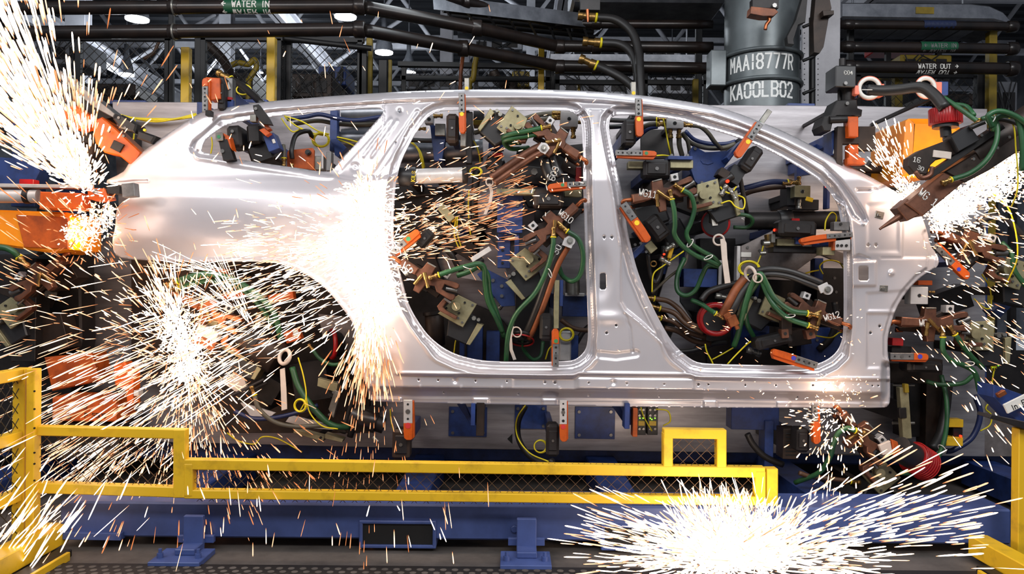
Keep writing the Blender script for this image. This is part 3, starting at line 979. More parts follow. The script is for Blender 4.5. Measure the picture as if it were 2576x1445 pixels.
def fence(px0, px1, y0, y1, Y, label, pitch=0.075, rails=(0.0, 1.0), slope=0):
    a, b = at(px0, y1, Y), at(px1, y0, Y)
    W, H = b.x - a.x, b.z - a.z
    t = empty('chain_link_fence', (a.x, Y, a.z), label, 'fence')
    for f in rails:
        part('rail', 'fence_black', t, lambda m: m.bbox((a.x, Y, a.z + H * f - 0.02), (b.x, Y + 0.04, a.z + H * f + 0.02), 0.003))
    for xx in (a.x + 0.03, b.x - 0.03):
        part('leg', 'fence_black', t, lambda m: m.bbox((xx - 0.02, Y, 0), (xx + 0.02, Y + 0.04, b.z), 0.003))
    part('wire_mesh', 'mesh_wire', t, lambda m: wire_mesh(m, Vector((a.x, Y + 0.02, a.z)), (1, 0, 0), (0, 0, 1), W, H, pitch, 0.0028))
fence(-40, 430, 96, 330, 2.3, 'chain-link fence behind the left end of the fixture')
fence(498, 711, 96, 330, 2.3, 'chain-link fence between the two yellow posts')
fence(714, 915, 100, 330, 2.4, 'chain-link fence panel right of the second yellow post')
fence(1005, 1388, 165, 330, 2.9, 'chain-link fence behind the middle of the car roof', pitch=0.085, rails=(0, 0.8, 1.0))
fence(1392, 1612, 180, 330, 3.1, 'chain-link fence behind the black hoses', pitch=0.085, rails=(0, 0.82, 1.0))
fence(1614, 1785, 180, 330, 3.0, 'chain-link fence left of the grey column', pitch=0.085, rails=(0, 0.82, 1.0))
fence(2150, 2470, 190, 330, 2.8, 'chain-link fence behind the two ring brackets', pitch=0.085)
one('fence_rail', 'fence_black', 'sloping black rail from the second yellow post towards the middle', 'rail', lambda m: m.rod((705, 96), (935, 122), 7, 2.35))
one('fence_rail', 'fence_black', 'level black rail under the sloping pipes in the middle', 'rail', lambda m: m.box(1200, 163, 400, 12, 2.6, 0.05))

# --- dim machinery beyond the fence
random.seed(4)
clutter = [(250, 225, 180, 30, 4.2, 'brown_black', 'dark machine bench far behind the left fence'), (150, 130, 120, 60, 5.0, 'wall_far', 'pale cabinet far behind the sparks at upper left'),
           (770, 215, 130, 60, 4.5, 'brown_black', 'dark machine behind the fence above the rear quarter'), (835, 190, 70, 46, 5.2, 'blue', 'small blue machine frame far behind the fence'), 
           (590, 215, 90, 66, 4.6, 'black_iron', 'black machine between the yellow posts'), (1080, 205, 130, 40, 6.0, 'wall_far', 'pale machine cabinet behind the middle fence'),
           (1310, 198, 44, 38, 3.6, 'yellow_dark', 'dull yellow valve box behind the middle fence'), (1500, 215, 190, 50, 5.6, 'truss_white', 'white machine enclosure behind the fence over the B pillar'),
           (1700, 215, 120, 40, 6.2, 'truss_white', 'white machine enclosure left of the grey column'), (2330, 155, 130, 34, 4.2, 'yellow_dark', 'dull yellow beam box behind the right pipes'),
           (2390, 250, 120, 30, 3.8, 'brown_black', 'dark machine behind the right fence'), (2530, 250, 60, 90, 4.0, 'wall_far', 'grey machine cabinet at the far right edge'),
           (1660, 130, 90, 36, 7.0, 'truss_white', 'white equipment rack far behind the drooping hoses'), (1250, 110, 130, 30, 7.0, 'galv', 'galvanised unit high behind the sloping pipes'),
           (2300, 100, 160, 36, 6.0, 'red', 'dull red roof panel far behind the right pipes')]
for cx, cy, w_, h_, Y, mt, lab in clutter:
    t = empty('background_machine', at(cx, cy + h_ / 2, Y), lab, 'machine')
    part('housing', mt, t, lambda m: m.box(cx, cy, w_, h_, Y, 0.5, 0, 0.01))
    part('panel', 'black_iron', t, lambda m: [m.box(cx - w_ * 0.3 + w_ * 0.3 * i, cy + h_ * 0.05, w_ * 0.2, h_ * 0.5, Y - 0.012, 0.012) for i in range(3)])
    part('pipework', 'fence_black', t, lambda m: [m.rod((cx - w_ * 0.45 + w_ * 0.9 * random.random(), cy - h_ * 0.5), (cx - w_ * 0.45 + w_ * 0.9 * random.random(), cy + h_ * 0.5), 1.6, Y - 0.05, n=8) for i in range(5)])
    a = at(cx - w_ * 0.4, cy + h_ / 2, Y + 0.2); b = at(cx + w_ * 0.4, cy + h_ / 2, Y + 0.2)
    for q in (a, b):
        part('leg', 'black_iron', t, lambda m: m.bbox((q.x - 0.03, Y + 0.2, 0), (q.x + 0.03, Y + 0.26, q.z), 0.004))
# robot arm silhouettes
def dark_arm(pts, r, lab, mt='brown_black'):
    if pts[-1][1] > 195:
        q = pts[-1]
        pts = pts + [(q[0], 500, q[2]), (q[0], 722 + 2200 / (q[2] + 3.6), q[2])]
    nm = 'conduit' if any(k in lab for k in ('pipe', 'conduit', 'rod', 'hose')) else 'industrial_robot'
    one(nm, mt, lab, nm.replace('_', ' ').replace('industrial ', ''), lambda m: m.ptube(pts, r, n=12))
dark_arm([(520, 110, 3.2), (560, 150, 3.2), (580, 190, 3.1), (590, 235, 3.0)], 12, 'dark jointed robot arm behind the fence between the yellow posts')
dark_arm([(580, 165, 3.6), (600, 158, 3.6), (625, 162, 3.6), (640, 150, 3.6), (645, 170, 3.6), (628, 200, 3.6), (625, 230, 3.6)], 7, 'dull yellow pipe loop behind the fence left of the second post', 'yellow_dark')
dark_arm([(1240, 180, 3.4), (1250, 200, 3.4), (1270, 215, 3.3), (1290, 228, 3.3)], 14, 'dark robot wrist behind the middle fence')
dark_arm([(1205, 120, 2.6), (1195, 160, 2.6), (1190, 200, 2.6), (1180, 230, 2.6)], 7, 'dull yellow conduit dropping from the pipe coupling', 'yellow_dark')
dark_arm([(1168, 115, 2.3), (1162, 160, 2.4), (1158, 225, 2.4)], 5, 'rusty hanger rod dropping from the lower pipe', 'jumper')
dark_arm([(400, 105, 3.0), (385, 135, 3.0), (362, 148, 3.0)], 4, 'brown hose hanging behind the left fence', 'brown_hose')
dark_arm([(2150, 80, 3.4), (2145, 100, 3.4), (2152, 130, 3.4)], 9, 'pale hose stub behind the post near the C04 head', 'grey_hose')
# drooping black hoses from the pipe ends
def fitting(m, x, y, Y, ang, s=1.0):
    a = R(ang)
    dx, dy = math.cos(a), math.sin(a)
    m.rod((x, y), (x + dx * 9 * s, y + dy * 9 * s), 5.2 * s, Y, n=6, ch=0.001)
    m.rod((x + dx * 9 * s, y + dy * 9 * s), (x + dx * 16 * s, y + dy * 16 * s), 3.8 * s, Y, n=12)
    m.rod((x + dx * 16 * s, y + dy * 16 * s), (x + dx * 22 * s, y + dy * 22 * s), 5.4 * s, Y, n=6, ch=0.001)
def hose(material, r, pts, label, name='hose', cat='hose', ends=(), ring='yellow_cable', n=8, group=None):
    "ends: indexes (0 / -1) that carry a brass fitting with a yellow collar"
    Yb = sum(p[2] for p in pts) / len(pts)
    o = one(name, material, label, cat, lambda m: m.ptube(pts, r, n=n), group)
    for e in ends:
        p, q = (pts[0], pts[1]) if e == 0 else (pts[-1], pts[-2])
        dx, dy = p[0] - q[0], p[1] - q[1]
        d = math.hypot(dx, dy)
        a = math.degrees(math.atan2(dy, dx))
        f = part('fitting', 'brass', o, lambda m: fitting(m, p[0] - dx / d * 2, p[1] - dy / d * 2, p[2], a, max(0.5, r / 5.0)))
        cc = at(p[0], p[1], p[2])
        ax = at(p[0] + dx / d * 5, p[1] + dy / d * 5, p[2]) - cc
        part('collar', ring, o, lambda m: m.ring(cc, ax, r * mpp(p[2]) * 1.0, r * mpp(p[2]) * 0.28, n=14, m=6))
    return o
hose('dark_hose', 11, [(1500, 44, 2.0), (1550, 50, 1.95), (1590, 82, 1.9), (1606, 130, 1.85), (1610, 180, 1.8), (1614, 260, 1.75)], 'thick black hose arching from the highest pipe down behind the roof', ends=(0,))
hose('dark_hose', 11, [(1512, 108, 2.0), (1560, 112, 1.95), (1590, 135, 1.9), (1602, 180, 1.85), (1608, 260, 1.8)], 'thick black hose arching from the middle pipe down behind the roof', ends=(0,))
hose('dark_hose', 11, [(1500, 165, 2.0), (1530, 178, 1.95), (1570, 200, 1.9), (1596, 225, 1.85), (1604, 262, 1.8)], 'thick black hose drooping from the lowest pipe', ends=(0,))

# --- big grey column with stencilled numbers
k13 = mpp(1.3)
cbx = (at(1915, 200, 1.5)).x
colr = empty('duct_column', (cbx, 1.5, 0), 'large round grey duct column with stencilled white numbers behind the A pillar', 'column')
rr = 93 * mpp(1.4)
def rz(py):
    return at(1915, py, 1.5 - rr).z
part('shell', 'column_grey', colr, lambda m: (m.cyl((cbx, 1.5, 0), (cbx, 1.5, 3.4), rr, n=64)))
part('hoop', 'column_grey', colr, lambda m: m.ring((cbx, 1.5, rz(121)), (0, 0, 1), rr + 0.012, 0.013, n=64, m=10))
part('hoop', 'column_grey', colr, lambda m: m.ring((cbx, 1.5, rz(194)), (0, 0, 1), rr + 0.012, 0.013, n=64, m=10))
part('junction_box', 'column_grey', colr, lambda m: m.box(1808, 170, 40, 90, 1.42, 0.12, 0, 0.006))
def col_map(zc):
    def f(x, y, o):
        a = x / rr - 0.303
        return Vector((cbx + (rr + o + 0.0006) * math.sin(a), 1.5 - (rr + o + 0.0006) * math.cos(a), zc + y))
    return f
H = 40 * mpp(1.3)
lettering('stencil_text', 'MAAI8777R', col_map(rz(152)), H * .9, H * 0.115, 'white_paint', colr, wid=0.40, gap=1.9, stencil=True)
lettering('stencil_text', 'KA00LB02', col_map(rz(223)), H * .9, H * 0.13, 'white_paint', colr, wid=0.43, gap=1.9, stencil=True)
def ibeam(m):
    a, b = at(2016, 300, 1.95), at(2112, 300, 1.95)
    m.bbox((a.x, 1.95, 0), (b.x, 1.97, 3.6), 0.002)
    m.bbox((b.x - 0.012, 1.97, 0), (b.x, 2.2, 3.6), 0.002)
ib = one('steel_column', 'column_light', 'pale steel column with rows of small holes, right of the stencilled duct', 'column', ibeam)
part('bolt_hole', 'hole_black', ib, lambda m: [m.disc(x, y, 1.4, 1.948, 0.003, n=8) for x in (2024, 2058) for y in range(5, 262, 13)])
one('steel_bracket', 'black_iron', 'black bent steel bracket hanging beside the stencilled duct', 'bracket', lambda m: (m.poly([(2020, -10), (2032, -10), (2026, 55), (2008, 62), (1996, 100), (1998, 112), (1982, 110), (1980, 92), (2002, 50)], 1.15, 0.05), ))
one('steel_bracket', 'brown_black', 'heavy rusty steel arm hanging right of the stencilled duct', 'bracket', lambda m: (m.poly([(2052, -10), (2086, -10), (2092, 20), (2086, 40), (2072, 118), (2062, 134), (2048, 132), (2046, 60)], 1.1, 0.07), m.poly([(2070, 26), (2098, 26), (2098, 36), (2072, 40)], 1.05, 0.1)))
one('steel_ladder', 'fence_black', 'narrow black ladder frame between duct and pale column', 'ladder', lambda m: (m.rod((2043, 45), (2043, 1133), 8, 1.75), [m.rod((2020, y + 8), (2050, y - 4), 4, 1.72) for y in (60, 145, 228)]))
hang = empty('hanging_weld_gun', at(1922, 0, 1.0), 'rusty copper weld head hanging in front of the stencilled duct', 'weld head')
part('block', 'jumper', hang, lambda m: m.poly([(1890, 16), (1950, 22), (1958, 30), (1946, 40), (1920, 40), (1888, 34)], 0.95, 0.08))
part('bracket', 'black_iron', hang, lambda m: m.box(1926, 8, 66, 24, 0.98, 0.06))
part('electrode', 'copper_bright', hang, lambda m: m.ptube([(1932, 40, 0.98), (1936, 50, 0.98), (1928, 62, 0.98), (1925, 75, 0.98)], 4.5))
part('bolt', 'bolt', hang, lambda m: m.disc(1949, 13, 6, 0.96, 0.02, n=6))
h2 = empty('hanging_weld_gun', at(1482, 0, 1.3), 'small copper electrode hanging from a black bracket at top middle', 'weld head')
part('bracket', 'black_iron', h2, lambda m: (m.box(1485, 8, 50, 34, 1.3, 0.05)))
part('electrode', 'copper_bright', h2, lambda m: m.rod((1478, 24), (1479, 56), 4.5, 1.3, r2=2.5))

# ------------------------------------------------------------------ tooling plate
PY = 0.75
plate = empty('tooling_plate', at(1380, 1130, PY), 'large brushed aluminium tooling plate standing behind the car body side', 'tooling plate')
part('sheet', 'plate', plate, lambda m: m.poly([(282, 256), (900, 259), (1400, 262), (2140, 266), (2484, 274), (2480, 700), (2478, 1150), (1850, 1140), (1000, 1128), (560, 1117), (430, 1114), (205, 1100), (210, 900), (215, 660), (300, 560)], PY, 0.03, 0.003))
part('sheet', 'plate_dull', plate, lambda m: m.poly([(2100, 1000), (2620, 1000), (2620, 1150), (2100, 1146)], PY + 0.005, 0.03))
for pts, dp in [([(740, 1), (1, 1)], 0)][:0]:
    pass
for (cx, cy, w_, h_, lab) in [(1177, 1062, 96, 74, ''), (1497, 1065, 100, 80, ''), (1335, 1050, 80, 60, '')]:
    pp = part('pocket', 'blue', plate, lambda m: m.box(cx, cy, w_, h_, PY - 0.012, 0.014))
    pp['label'] = 'dark blue bolted pad'
    part('cap_screw', 'bolt', plate, lambda m: [m.disc(cx + dx, cy + dy, 4, PY - 0.02, 0.01, n=12) for dx in (-w_ * 0.4, w_ * 0.4) for dy in (-h_ * 0.35, h_ * 0.38)])
part('arrow_mark', 'hole_black', plate, lambda m: m.poly([(1276, 1105), (1289, 1092), (1289, 1118)], PY - 0.002, 0.003, 0.0002))
part('arrow_mark', 'hole_black', plate, lambda m: m.poly([(1288, 300), (1300, 286), (1300, 300)], PY - 0.002, 0.003, 0.0002))
for (x0, x1, y, lab) in [(270, 366, 254, 'left'), (606, 672, 252, 'second'), (1982, 2050, 262, 'third'), (2310, 2345, 270, 'right')]:
    one('blue_lug', 'blue', '%s blue steel lug on the top edge of the tooling plate' % {'left': 'far left', 'second': 'wide left middle', 'third': 'wide right', 'right': 'small far right'}[lab], 'lug', lambda m: m.box((x0 + x1) / 2, y + 3, x1 - x0, 10, PY + 0.04, 0.1))

# lower blue frame behind and under the plate
fr = empty('fixture_frame', at(1300, 1230, 0.9), 'dark blue welded steel base frame under the tooling plate', 'base frame')
part('cross_beam', 'blue', fr, lambda m: m.bbox((-3.1, 0.85, 0.12), (3.1, 1.1, 0.34), 0.01))
for x in (-2.5, -1.5, -0.45, 0.5, 1.45, 2.6):
    part('upright', 'blue', fr, lambda m: m.bbox((x - 0.07, 0.86, 0.34), (x + 0.07, 1.0, 1.9), 0.006))
    part('foot_beam', 'blue', fr, lambda m: m.bbox((x - 0.08, -0.1, 0.02), (x + 0.08, 0.85, 0.16), 0.006))
part('web', 'black_iron', fr, lambda m: m.bbox((-3.1, 1.1, 0.0), (3.1, 1.13, 0.75)))

# ------------------------------------------------------------------ front base beam
BY = -0.30
bm_ = empty('base_beam', at(1340, 1368, BY), 'long blue steel base beam across the bottom of the picture', 'base beam')
zt, zb = at(1288, 1272, BY).z, at(1288, 1361, BY).z
xl, xr = at(150, 1300, BY).x, at(2545, 1320, BY).x
part('beam', 'blue_beam', bm_, lambda m: m.chamfer(((xl + xr) / 2, BY + 0.12, (zt + zb) / 2), Vector(((xr - xl) / 2, 0, 0)), Vector((0, 0.12, 0)), Vector((0, 0, (zt - zb) / 2)), 0.008))
def pocket(x0, x1, y0, y1):
    def fn(m):
        a, b = at(x0, y1, BY - 0.012), at(x1, y0, BY - 0.012)
        t_ = 0.014
        for (xa, xb, za, zc) in ((a.x, b.x, a.z, a.z + t_), (a.x, b.x, b.z - t_, b.z), (a.x, a.x + t_, a.z + t_ * 0.7, b.z - t_ * 0.7), (b.x - t_, b.x, a.z + t_ * 0.7, b.z - t_ * 0.7)):
            m.bbox((xa, BY - 0.014, za), (xb, BY + 0.30, zc), 0.003)
    p = part('fork_pocket', 'blue_beam', bm_, fn)
    a, b = at(x0, y1, BY), at(x1, y0, BY)
    q = part('recess', 'hole_black', p, lambda m: m.bbox((a.x + 0.012, BY - 0.002, a.z + 0.012), (b.x - 0.012, BY + 0.01, b.z - 0.012)))
    q['label'] = 'dark opening of the pocket'
pocket(903, 1097, 1312, 1380)
pocket(1512, 1706, 1322, 1386)
part('side_bolt', 'blue_beam', bm_, lambda m: m.disc(1294, 1333, 9, BY - 0.012, 0.014, n=16, ch=0.002))
part('shoe', 'blue_beam', bm_, lambda m: m.box(230, 1351, 146, 18, BY - 0.03, 0.14))
def anchor(cx, lab, dx):
    zp = 0.022
    t = empty('floor_anchor', Vector((at(cx, 1400, -0.42).x, -0.42, 0)), lab, 'floor anchor')
    X = at(cx, 1400, -0.42).x
    part('base_plate', 'blue_beam', t, lambda m: m.chamfer((X + dx, -0.44, zp / 2), Vector((0.1, 0, 0)), Vector((0, 0.085, 0)), Vector((0, 0, zp / 2)), 0.002))
    part('clip', 'blue_beam', t, lambda m: (m.chamfer((X, -0.35, 0.085), Vector((0.04, 0, 0)), Vector((0, 0.012, 0)), Vector((0, 0, 0.07)), 0.003), m.chamfer((X, -0.40, zp + 0.012), Vector((0.04, 0, 0)), Vector((0, 0.045, 0)), Vector((0, 0, 0.012)), 0.003)))
    part('cross_bar', 'blue_beam', t, lambda m: m.chamfer((X, -0.325, 0.052), Vector((0.075, 0, 0)), Vector((0, 0.012, 0)), Vector((0, 0, 0.015)), 0.002))
    for sx in (-1, 1):
        part('anchor_bolt', 'blue_beam', t, lambda m: (m.cyl((X + dx + sx * 0.075, -0.47, zp), (X + dx + sx * 0.075, -0.47, zp + 0.018), 0.013, n=6), m.cyl((X + dx + sx * 0.075, -0.47, zp + 0.018), (X + dx + sx * 0.075, -0.47, zp + 0.035), 0.007, n=10)))
anchor(470, 'blue floor anchor clip bolted down under the left of the base beam', -0.01)
anchor(1325, 'blue floor anchor clip bolted down right of the middle', -0.005)

# floor grate
def grate(m):
    m.bbox((-1.85, -2.4, 0.0), (2.2, -0.50, 0.008))
    pass
gr = one('floor_grate', 'grate', 'black perforated floor mat along the bottom edge', 'floor mat', grate)
part('perforation', 'floor', gr, lambda m: [m.cyl((x + (0.0225 if j % 2 else 0), y, 0.006), (x + (0.0225 if j % 2 else 0), y, 0.0095), 0.013, n=10) for j, y in enumerate(np.arange(-0.9, -0.52, 0.036)) for x in np.arange(-1.83, 0.4, 0.045)])

# ------------------------------------------------------------------ yellow guard rails
GY = -0.42
def tube_bar(m, p, q, wpx, Y, dep=0.045):
    "square tube between two photo points lying at depth Y"
    a, b = at(p[0], p[1], Y), at(q[0], q[1], Y)
    d = (b - a); L = d.length; d.normalize()
    n_ = Vector((-d.z, 0, d.x))
    m.chamfer((a + b) / 2 + Vector((0, dep / 2, 0)), d * L / 2, Vector((0, dep / 2, 0)), n_ * wpx * mpp(Y) / 2, 0.003)
gd = empty('guard_rail', at(1200, 1270, GY), 'low yellow guard rail with mesh infill standing on the base beam', 'guard rail')
part('top_rail', 'yellow', gd, lambda m: tube_bar(m, (462, 1170), (1926, 1190), 26, GY))
part('bottom_rail', 'yellow', gd, lambda m: tube_bar(m, (462, 1245), (1926, 1262), 22, GY))
for x, w_ in ((473, 22), (1914, 26)):
    part('end_post', 'yellow', gd, lambda m: tube_bar(m, (x, 1168 + (x - 470) * 0.013), (x, 1250 + (x - 470) * 0.012), w_, GY - 0.002))
part('end_post', 'yellow', gd, lambda m: tube_bar(m, (1943, 1180), (1943, 1274), 30, GY + 0.01))
def infill(x0, x1, y0, y1, parent, Y=GY + 0.02, pitch=0.048, mt='mesh_brown'):
    a, b = at(x0, y1, Y), at(x1, y0, Y)
    part('wire_mesh', mt, parent, lambda m: wire_mesh(m, a, (1, 0, 0), (0, 0, 1), b.x - a.x, b.z - a.z, pitch, 0.0013))
infill(480, 1905, 1170, 1262, gd)
g2 = empty('mesh_guard', at(1748, 1180, GY), 'small yellow mesh frame standing on top of the guard rail', 'guard frame')
part('top_rail', 'yellow', g2, lambda m: tube_bar(m, (1670, 1092), (1828, 1094), 24, GY))
part('side_post', 'yellow', g2, lambda m: tube_bar(m, (1681, 1090), (1681, 1176), 24, GY + 0.001))
part('side_post', 'yellow', g2, lambda m: tube_bar(m, (1816, 1090), (1816, 1178), 24, GY + 0.001))
infill(1690, 1806, 1100, 1180, g2)
g3 = empty('mesh_guard', at(270, 1255, GY), 'taller yellow mesh guard panel at lower left, joined to the low rail', 'guard panel')
part('top_rail', 'yellow', g3, lambda m: tube_bar(m, (90, 1085), (462, 1094), 24, GY))
part('bottom_rail', 'yellow', g3, lambda m: tube_bar(m, (90, 1229), (440, 1240), 26, GY))
part('side_post', 'yellow', g3, lambda m: tube_bar(m, (450, 1082), (450, 1254), 30, GY - 0.001))
infill(98, 436, 1096, 1236, g3)
SX = at(84, 1000, GY).x
g4 = empty('side_guard', Vector((SX, GY, 0)), 'yellow mesh side guard with drilled posts at the left edge', 'side guard')
z1, z0 = at(84, 928, GY).z, 0.02
part('post', 'yellow', g4, lambda m: m.bbox((SX - 0.018, GY - 0.02, z0), (SX + 0.016, GY + 0.03, z1), 0.003))
part('post', 'yellow', g4, lambda m: m.bbox((SX - 0.085, GY + 0.0, z0), (SX - 0.035, GY + 0.05, z1), 0.003))
part('rivet', 'hole_black', g4, lambda m: [m.disc(86, y, 2.5, GY - 0.022, 0.004, n=8) for y in (985, 1030, 1078, 1140, 1168, 1210)])
for z, nm in ((z1, 'top_rail'), (at(84, 1085, GY).z, 'middle_rail'), (at(84, 1232, GY).z, 'bottom_rail')):
    part(nm, 'yellow', g4, lambda m: m.bbox((SX - 0.085, -1.7, z - 0.045), (SX - 0.04, GY, z), 0.003))
part('wire_mesh', 'mesh_wire', g4, lambda m: wire_mesh(m, Vector((SX - 0.06, -1.6, z0)), (0, 1, 0), (0, 0, 1), 1.18, z1 - z0, 0.06, 0.0018))
g5 = empty('floor_rail', Vector((SX, -1.0, 0)), 'yellow steel floor rail running out towards the viewer at lower left', 'floor rail')
part('channel', 'yellow', g5, lambda m: m.bbox((SX - 0.03, -2.4, 0.02), (SX + 0.07, -0.28, 0.10), 0.004))
part('track', 'black_iron', g5, lambda m: m.bbox((SX + 0.09, -2.4, 0.0), (SX + 0.15, -0.4, 0.03), 0.003))
part('edge_strip', 'yellow', g5, lambda m: m.bbox((SX + 0.155, -2.4, 0.0), (SX + 0.17, -0.45, 0.035), 0.002))
RX = at(2566, 1200, GY).x
g6 = empty('side_guard', Vector((RX, GY, 0)), 'yellow guard post at the right edge', 'side guard')
part('post', 'yellow', g6, lambda m: m.bbox((RX - 0.018, GY - 0.02, z0), (RX + 0.03, GY + 0.03, at(2566, 1078, GY).z), 0.003))
part('top_rail', 'black_iron', g6, lambda m: m.poly([(2490, 1052), (2620, 1095), (2620, 1072), (2494, 1044)], GY - 0.05, 0.09))
g7 = empty('floor_rail', Vector((RX, -1.0, 0)), 'yellow steel floor rail running out towards the viewer at lower right', 'floor rail')
part('channel', 'yellow', g7, lambda m: m.bbox((RX - 0.16, -2.4, 0.02), (RX - 0.08, -0.34, 0.10), 0.004))
part('track', 'black_iron', g7, lambda m: m.bbox((RX - 0.22, -2.4, 0.0), (RX - 0.17, -0.5, 0.03), 0.003))
part('edge_strip', 'yellow', g7, lambda m: m.bbox((RX - 0.245, -2.4, 0.0), (RX - 0.23, -0.55, 0.03), 0.002))

# ------------------------------------------------------------------ helpers for the tooling
PF = PY - 0.004
SUBS = ('cap_screw', 'screw', 'port', 'dot', 'hole', 'lamp', 'label_plate', 'notch', 'slot', 'knob', 'tag')
def thing(name, label, cat, anchor, parts, group=None):
    "parts: (part name, material, function)"
    t = empty(name, at(*anchor), label, cat, group)
    first = None
    flat = []
    for p in parts:
        flat.extend(p if isinstance(p, list) else [p])
    for nm, mt, fn in flat:
        o = part(nm, mt, first if first is not None and nm in SUBS else t, fn)
        first = o if first is None or nm not in SUBS else first
        if nm in SUBS:
            continue
    return t
def bx(cx, cy, w_, h_, Y, dep, ang=0, ch=0.002):
    return lambda m: m.box(cx, cy, w_, h_, Y, dep, ang, ch)
def pl(pts, Y, dep, ch=0.0015):
    return lambda m: m.poly(pts, Y, dep, ch)
def ds(cx, cy, r, Y, dep=0.01, n=16):
    return lambda m: m.disc(cx, cy, r, Y, dep, n)
def stalk(cx, cy, w_, h_, Y0, ang=0):
    "bar that carries a thing from the tooling plate"
    return lambda m: m.box(cx, cy, w_, h_, Y0, PF - Y0, ang, 0.002)

# --- pneumatic clamps with orange arms
def clamp(label, tip, tail, w_, Y, dot, dotat=0.72, f=0.6, side=1, body=None, holes=4, mount=True, taper=1.0, grey='finger_grey', bend=0.0, orange='orange', thick=0.55):
    tx, ty = tip
    dx, dy = tail[0] - tx, tail[1] - ty
    L = math.hypot(dx, dy)
    ux, uy = dx / L, dy / L
    vx, vy = -uy * side, ux * side
    def lo(s, t):
        b = bend * max(0, s / L - 0.5) ** 2 * 4 * L
        return (tx + ux * s + vx * (t + b), ty + uy * s + vy * (t + b))
    t = empty('clamp', at(tx + dx / 2, ty + dy / 2, Y), label, 'clamp')
    h = w_ / 2
    fin = part('finger', grey, t, lambda m: m.poly([lo(0, -h), lo(0, h), lo(f * L, h), lo(f * L, -h)], Y, 0.016))
    a = f * L
    part('arm', orange, t, lambda m: (m.poly([lo(a + .3, -h), lo(a + .3, h), lo(a + (L - a) * 0.5, h * 1.04), lo(L * 0.97, h * taper), lo(L, h * 0.6 * taper), lo(L, -h * 0.3), lo(L * 0.95, -h * 0.85), lo(a + (L - a) * 0.5, -h)], Y + 0.0005, 0.030),
                                      m.poly([lo(L * 0.03, h - 0.3), lo(L * 0.03, h + w_ * thick * 0.7), lo(a, h + w_ * thick), lo(L * 0.93, h + w_ * thick), lo(L, h * 0.8), lo(L * 0.9, 0), lo(a, 0), lo(a, h - 0.3)], Y + 0.010, 0.030)))
    n = holes
    for i in range(n):
        s = f * L * (i + 0.6) / (n + 0.2)
        part('hole', 'hole_black', fin, lambda m: m.disc(*lo(s, 0), (0.20 if i % 2 else 0.13) * w_, Y - 0.0012, 0.004, n=12))
    part('screw', 'bolt', fin, lambda m: (m.disc(*lo(f * L * 0.5, 0), 0.27 * w_, Y - 0.003, 0.006, n=14), ))
    if dot:
        part('dot', 'dot_' + dot, t, lambda m: m.disc(*lo(L * dotat, 0), 0.34 * w_, Y - 0.001, 0.004, n=20))
    if body:
        cx, cy, bw, bh, ba = body[:5]
        mt = body[5] if len(body) > 5 else 'black_iron'
        bd = part('body', mt, t, lambda m: m.box(cx, cy, bw, bh, Y + 0.045, 0.10, ba, 0.012))
        part('cover', 'black_iron', bd, lambda m: m.box(cx, cy, bw * 0.7, bh * 0.62, Y + 0.038, 0.02, ba, 0.004))
        part('body_bolt', 'bolt', bd, lambda m: m.disc(cx, cy, min(bw, bh) * 0.11, Y + 0.033, 0.008, n=6))
        if mount:
            part('mount', 'blue' if mount is True else mount, t, stalk(cx, cy, bw * 0.5, bh * 0.5, Y + 0.14, ba))
    elif mount:
        mx, my = lo(L * 0.8, 0)
        part('mount', 'brown_black', t, stalk(mx, my, w_ * 1.1, w_ * 1.1, Y + 0.04))
    return t
YR = 0.045   # clamps that reach over the roof rail
clamp('orange clamp gripping the roof rail above the rear door, yellow dot, vertical', (1161, 234), (1162, 334), 15, YR - 0.02, 'yellow', 0.53, 0.49, side=-1, body=(1137, 322, 30, 74, 0, 'brown_black'), thick=0.2)
clamp('orange clamp gripping the roof rail above the front door, yellow dot, vertical', (1606, 247), (1608, 343), 16, YR - 0.02, 'yellow', 0.55, 0.47, side=-1, body=(1585, 332, 32, 66, 0), thick=0.2)
clamp('orange clamp slanting across the A pillar, yellow dot', (1913, 310), (1857, 395), 17, YR - 0.02, 'yellow', 0.55, 0.47, side=1, body=(1893, 399, 32, 68, 33), thick=0.3)
clamp('level orange clamp beside the top of the B pillar, front door, green dot', (1549, 384), (1652, 386), 13, -0.01, 'green', 0.75, 0.66, side=1, body=(1653, 424, 68, 46, 0), holes=6, thick=0.6)
clamp('orange clamp lying level against the B pillar in the rear door, green dot', (1476, 462), (1378, 467), 13, -0.01, 'green', 0.62, 0.5, side=-1, body=(1380, 500, 76, 48, 0, 'brown_black'), thick=0.6, bend=0.03)
clamp('orange clamp sloping down from the middle of the B pillar, yellow dot', (1568, 512), (1634, 606), 19, -0.01, 'yellow', 0.52, 0.42, side=1, body=(1655, 572, 40, 66, -38), holes=3, thick=0.35, taper=1.1)
clamp('orange clamp lying level against the front pillar, no dot', (2146, 590), (2014, 600), 12, -0.01, None, f=0.5, side=-1, body=(2008, 575, 96, 40, 2), holes=5, thick=0.7, bend=0.04)
clamp('orange clamp on the lower sill under the front pillar, blue dot', (2056, 921), (1944, 884), 17, -0.02, 'blue', 0.53, 0.48, side=-1, body=(1950, 858, 96, 30, -14), thick=0.55)
clamp('orange clamp standing on the sill in the rear door, green dot', (1398, 924), (1399, 828), 15, -0.01, 'green', 0.68, 0.6, side=-1, body=(1374, 824, 32, 70, 0), thick=0.2)
clamp('small orange clamp on the C pillar edge in the rear door, dark dot', (986, 636), (1052, 580), 17, 0.0, 'green', 0.62, 0.5, side=1, body=(1068, 600, 30, 50, 40), holes=2, thick=0.5)
clamp('orange clamp under the sill below the rear door, red dot, beside falling sparks', (1026, 1007), (1026, 1108), 22, -0.02, 'red', 0.64, 0.58, side=-1, body=(1008, 1120, 44, 76, 0, 'brown_black'), thick=0.25, grey='white_metal', holes=3)
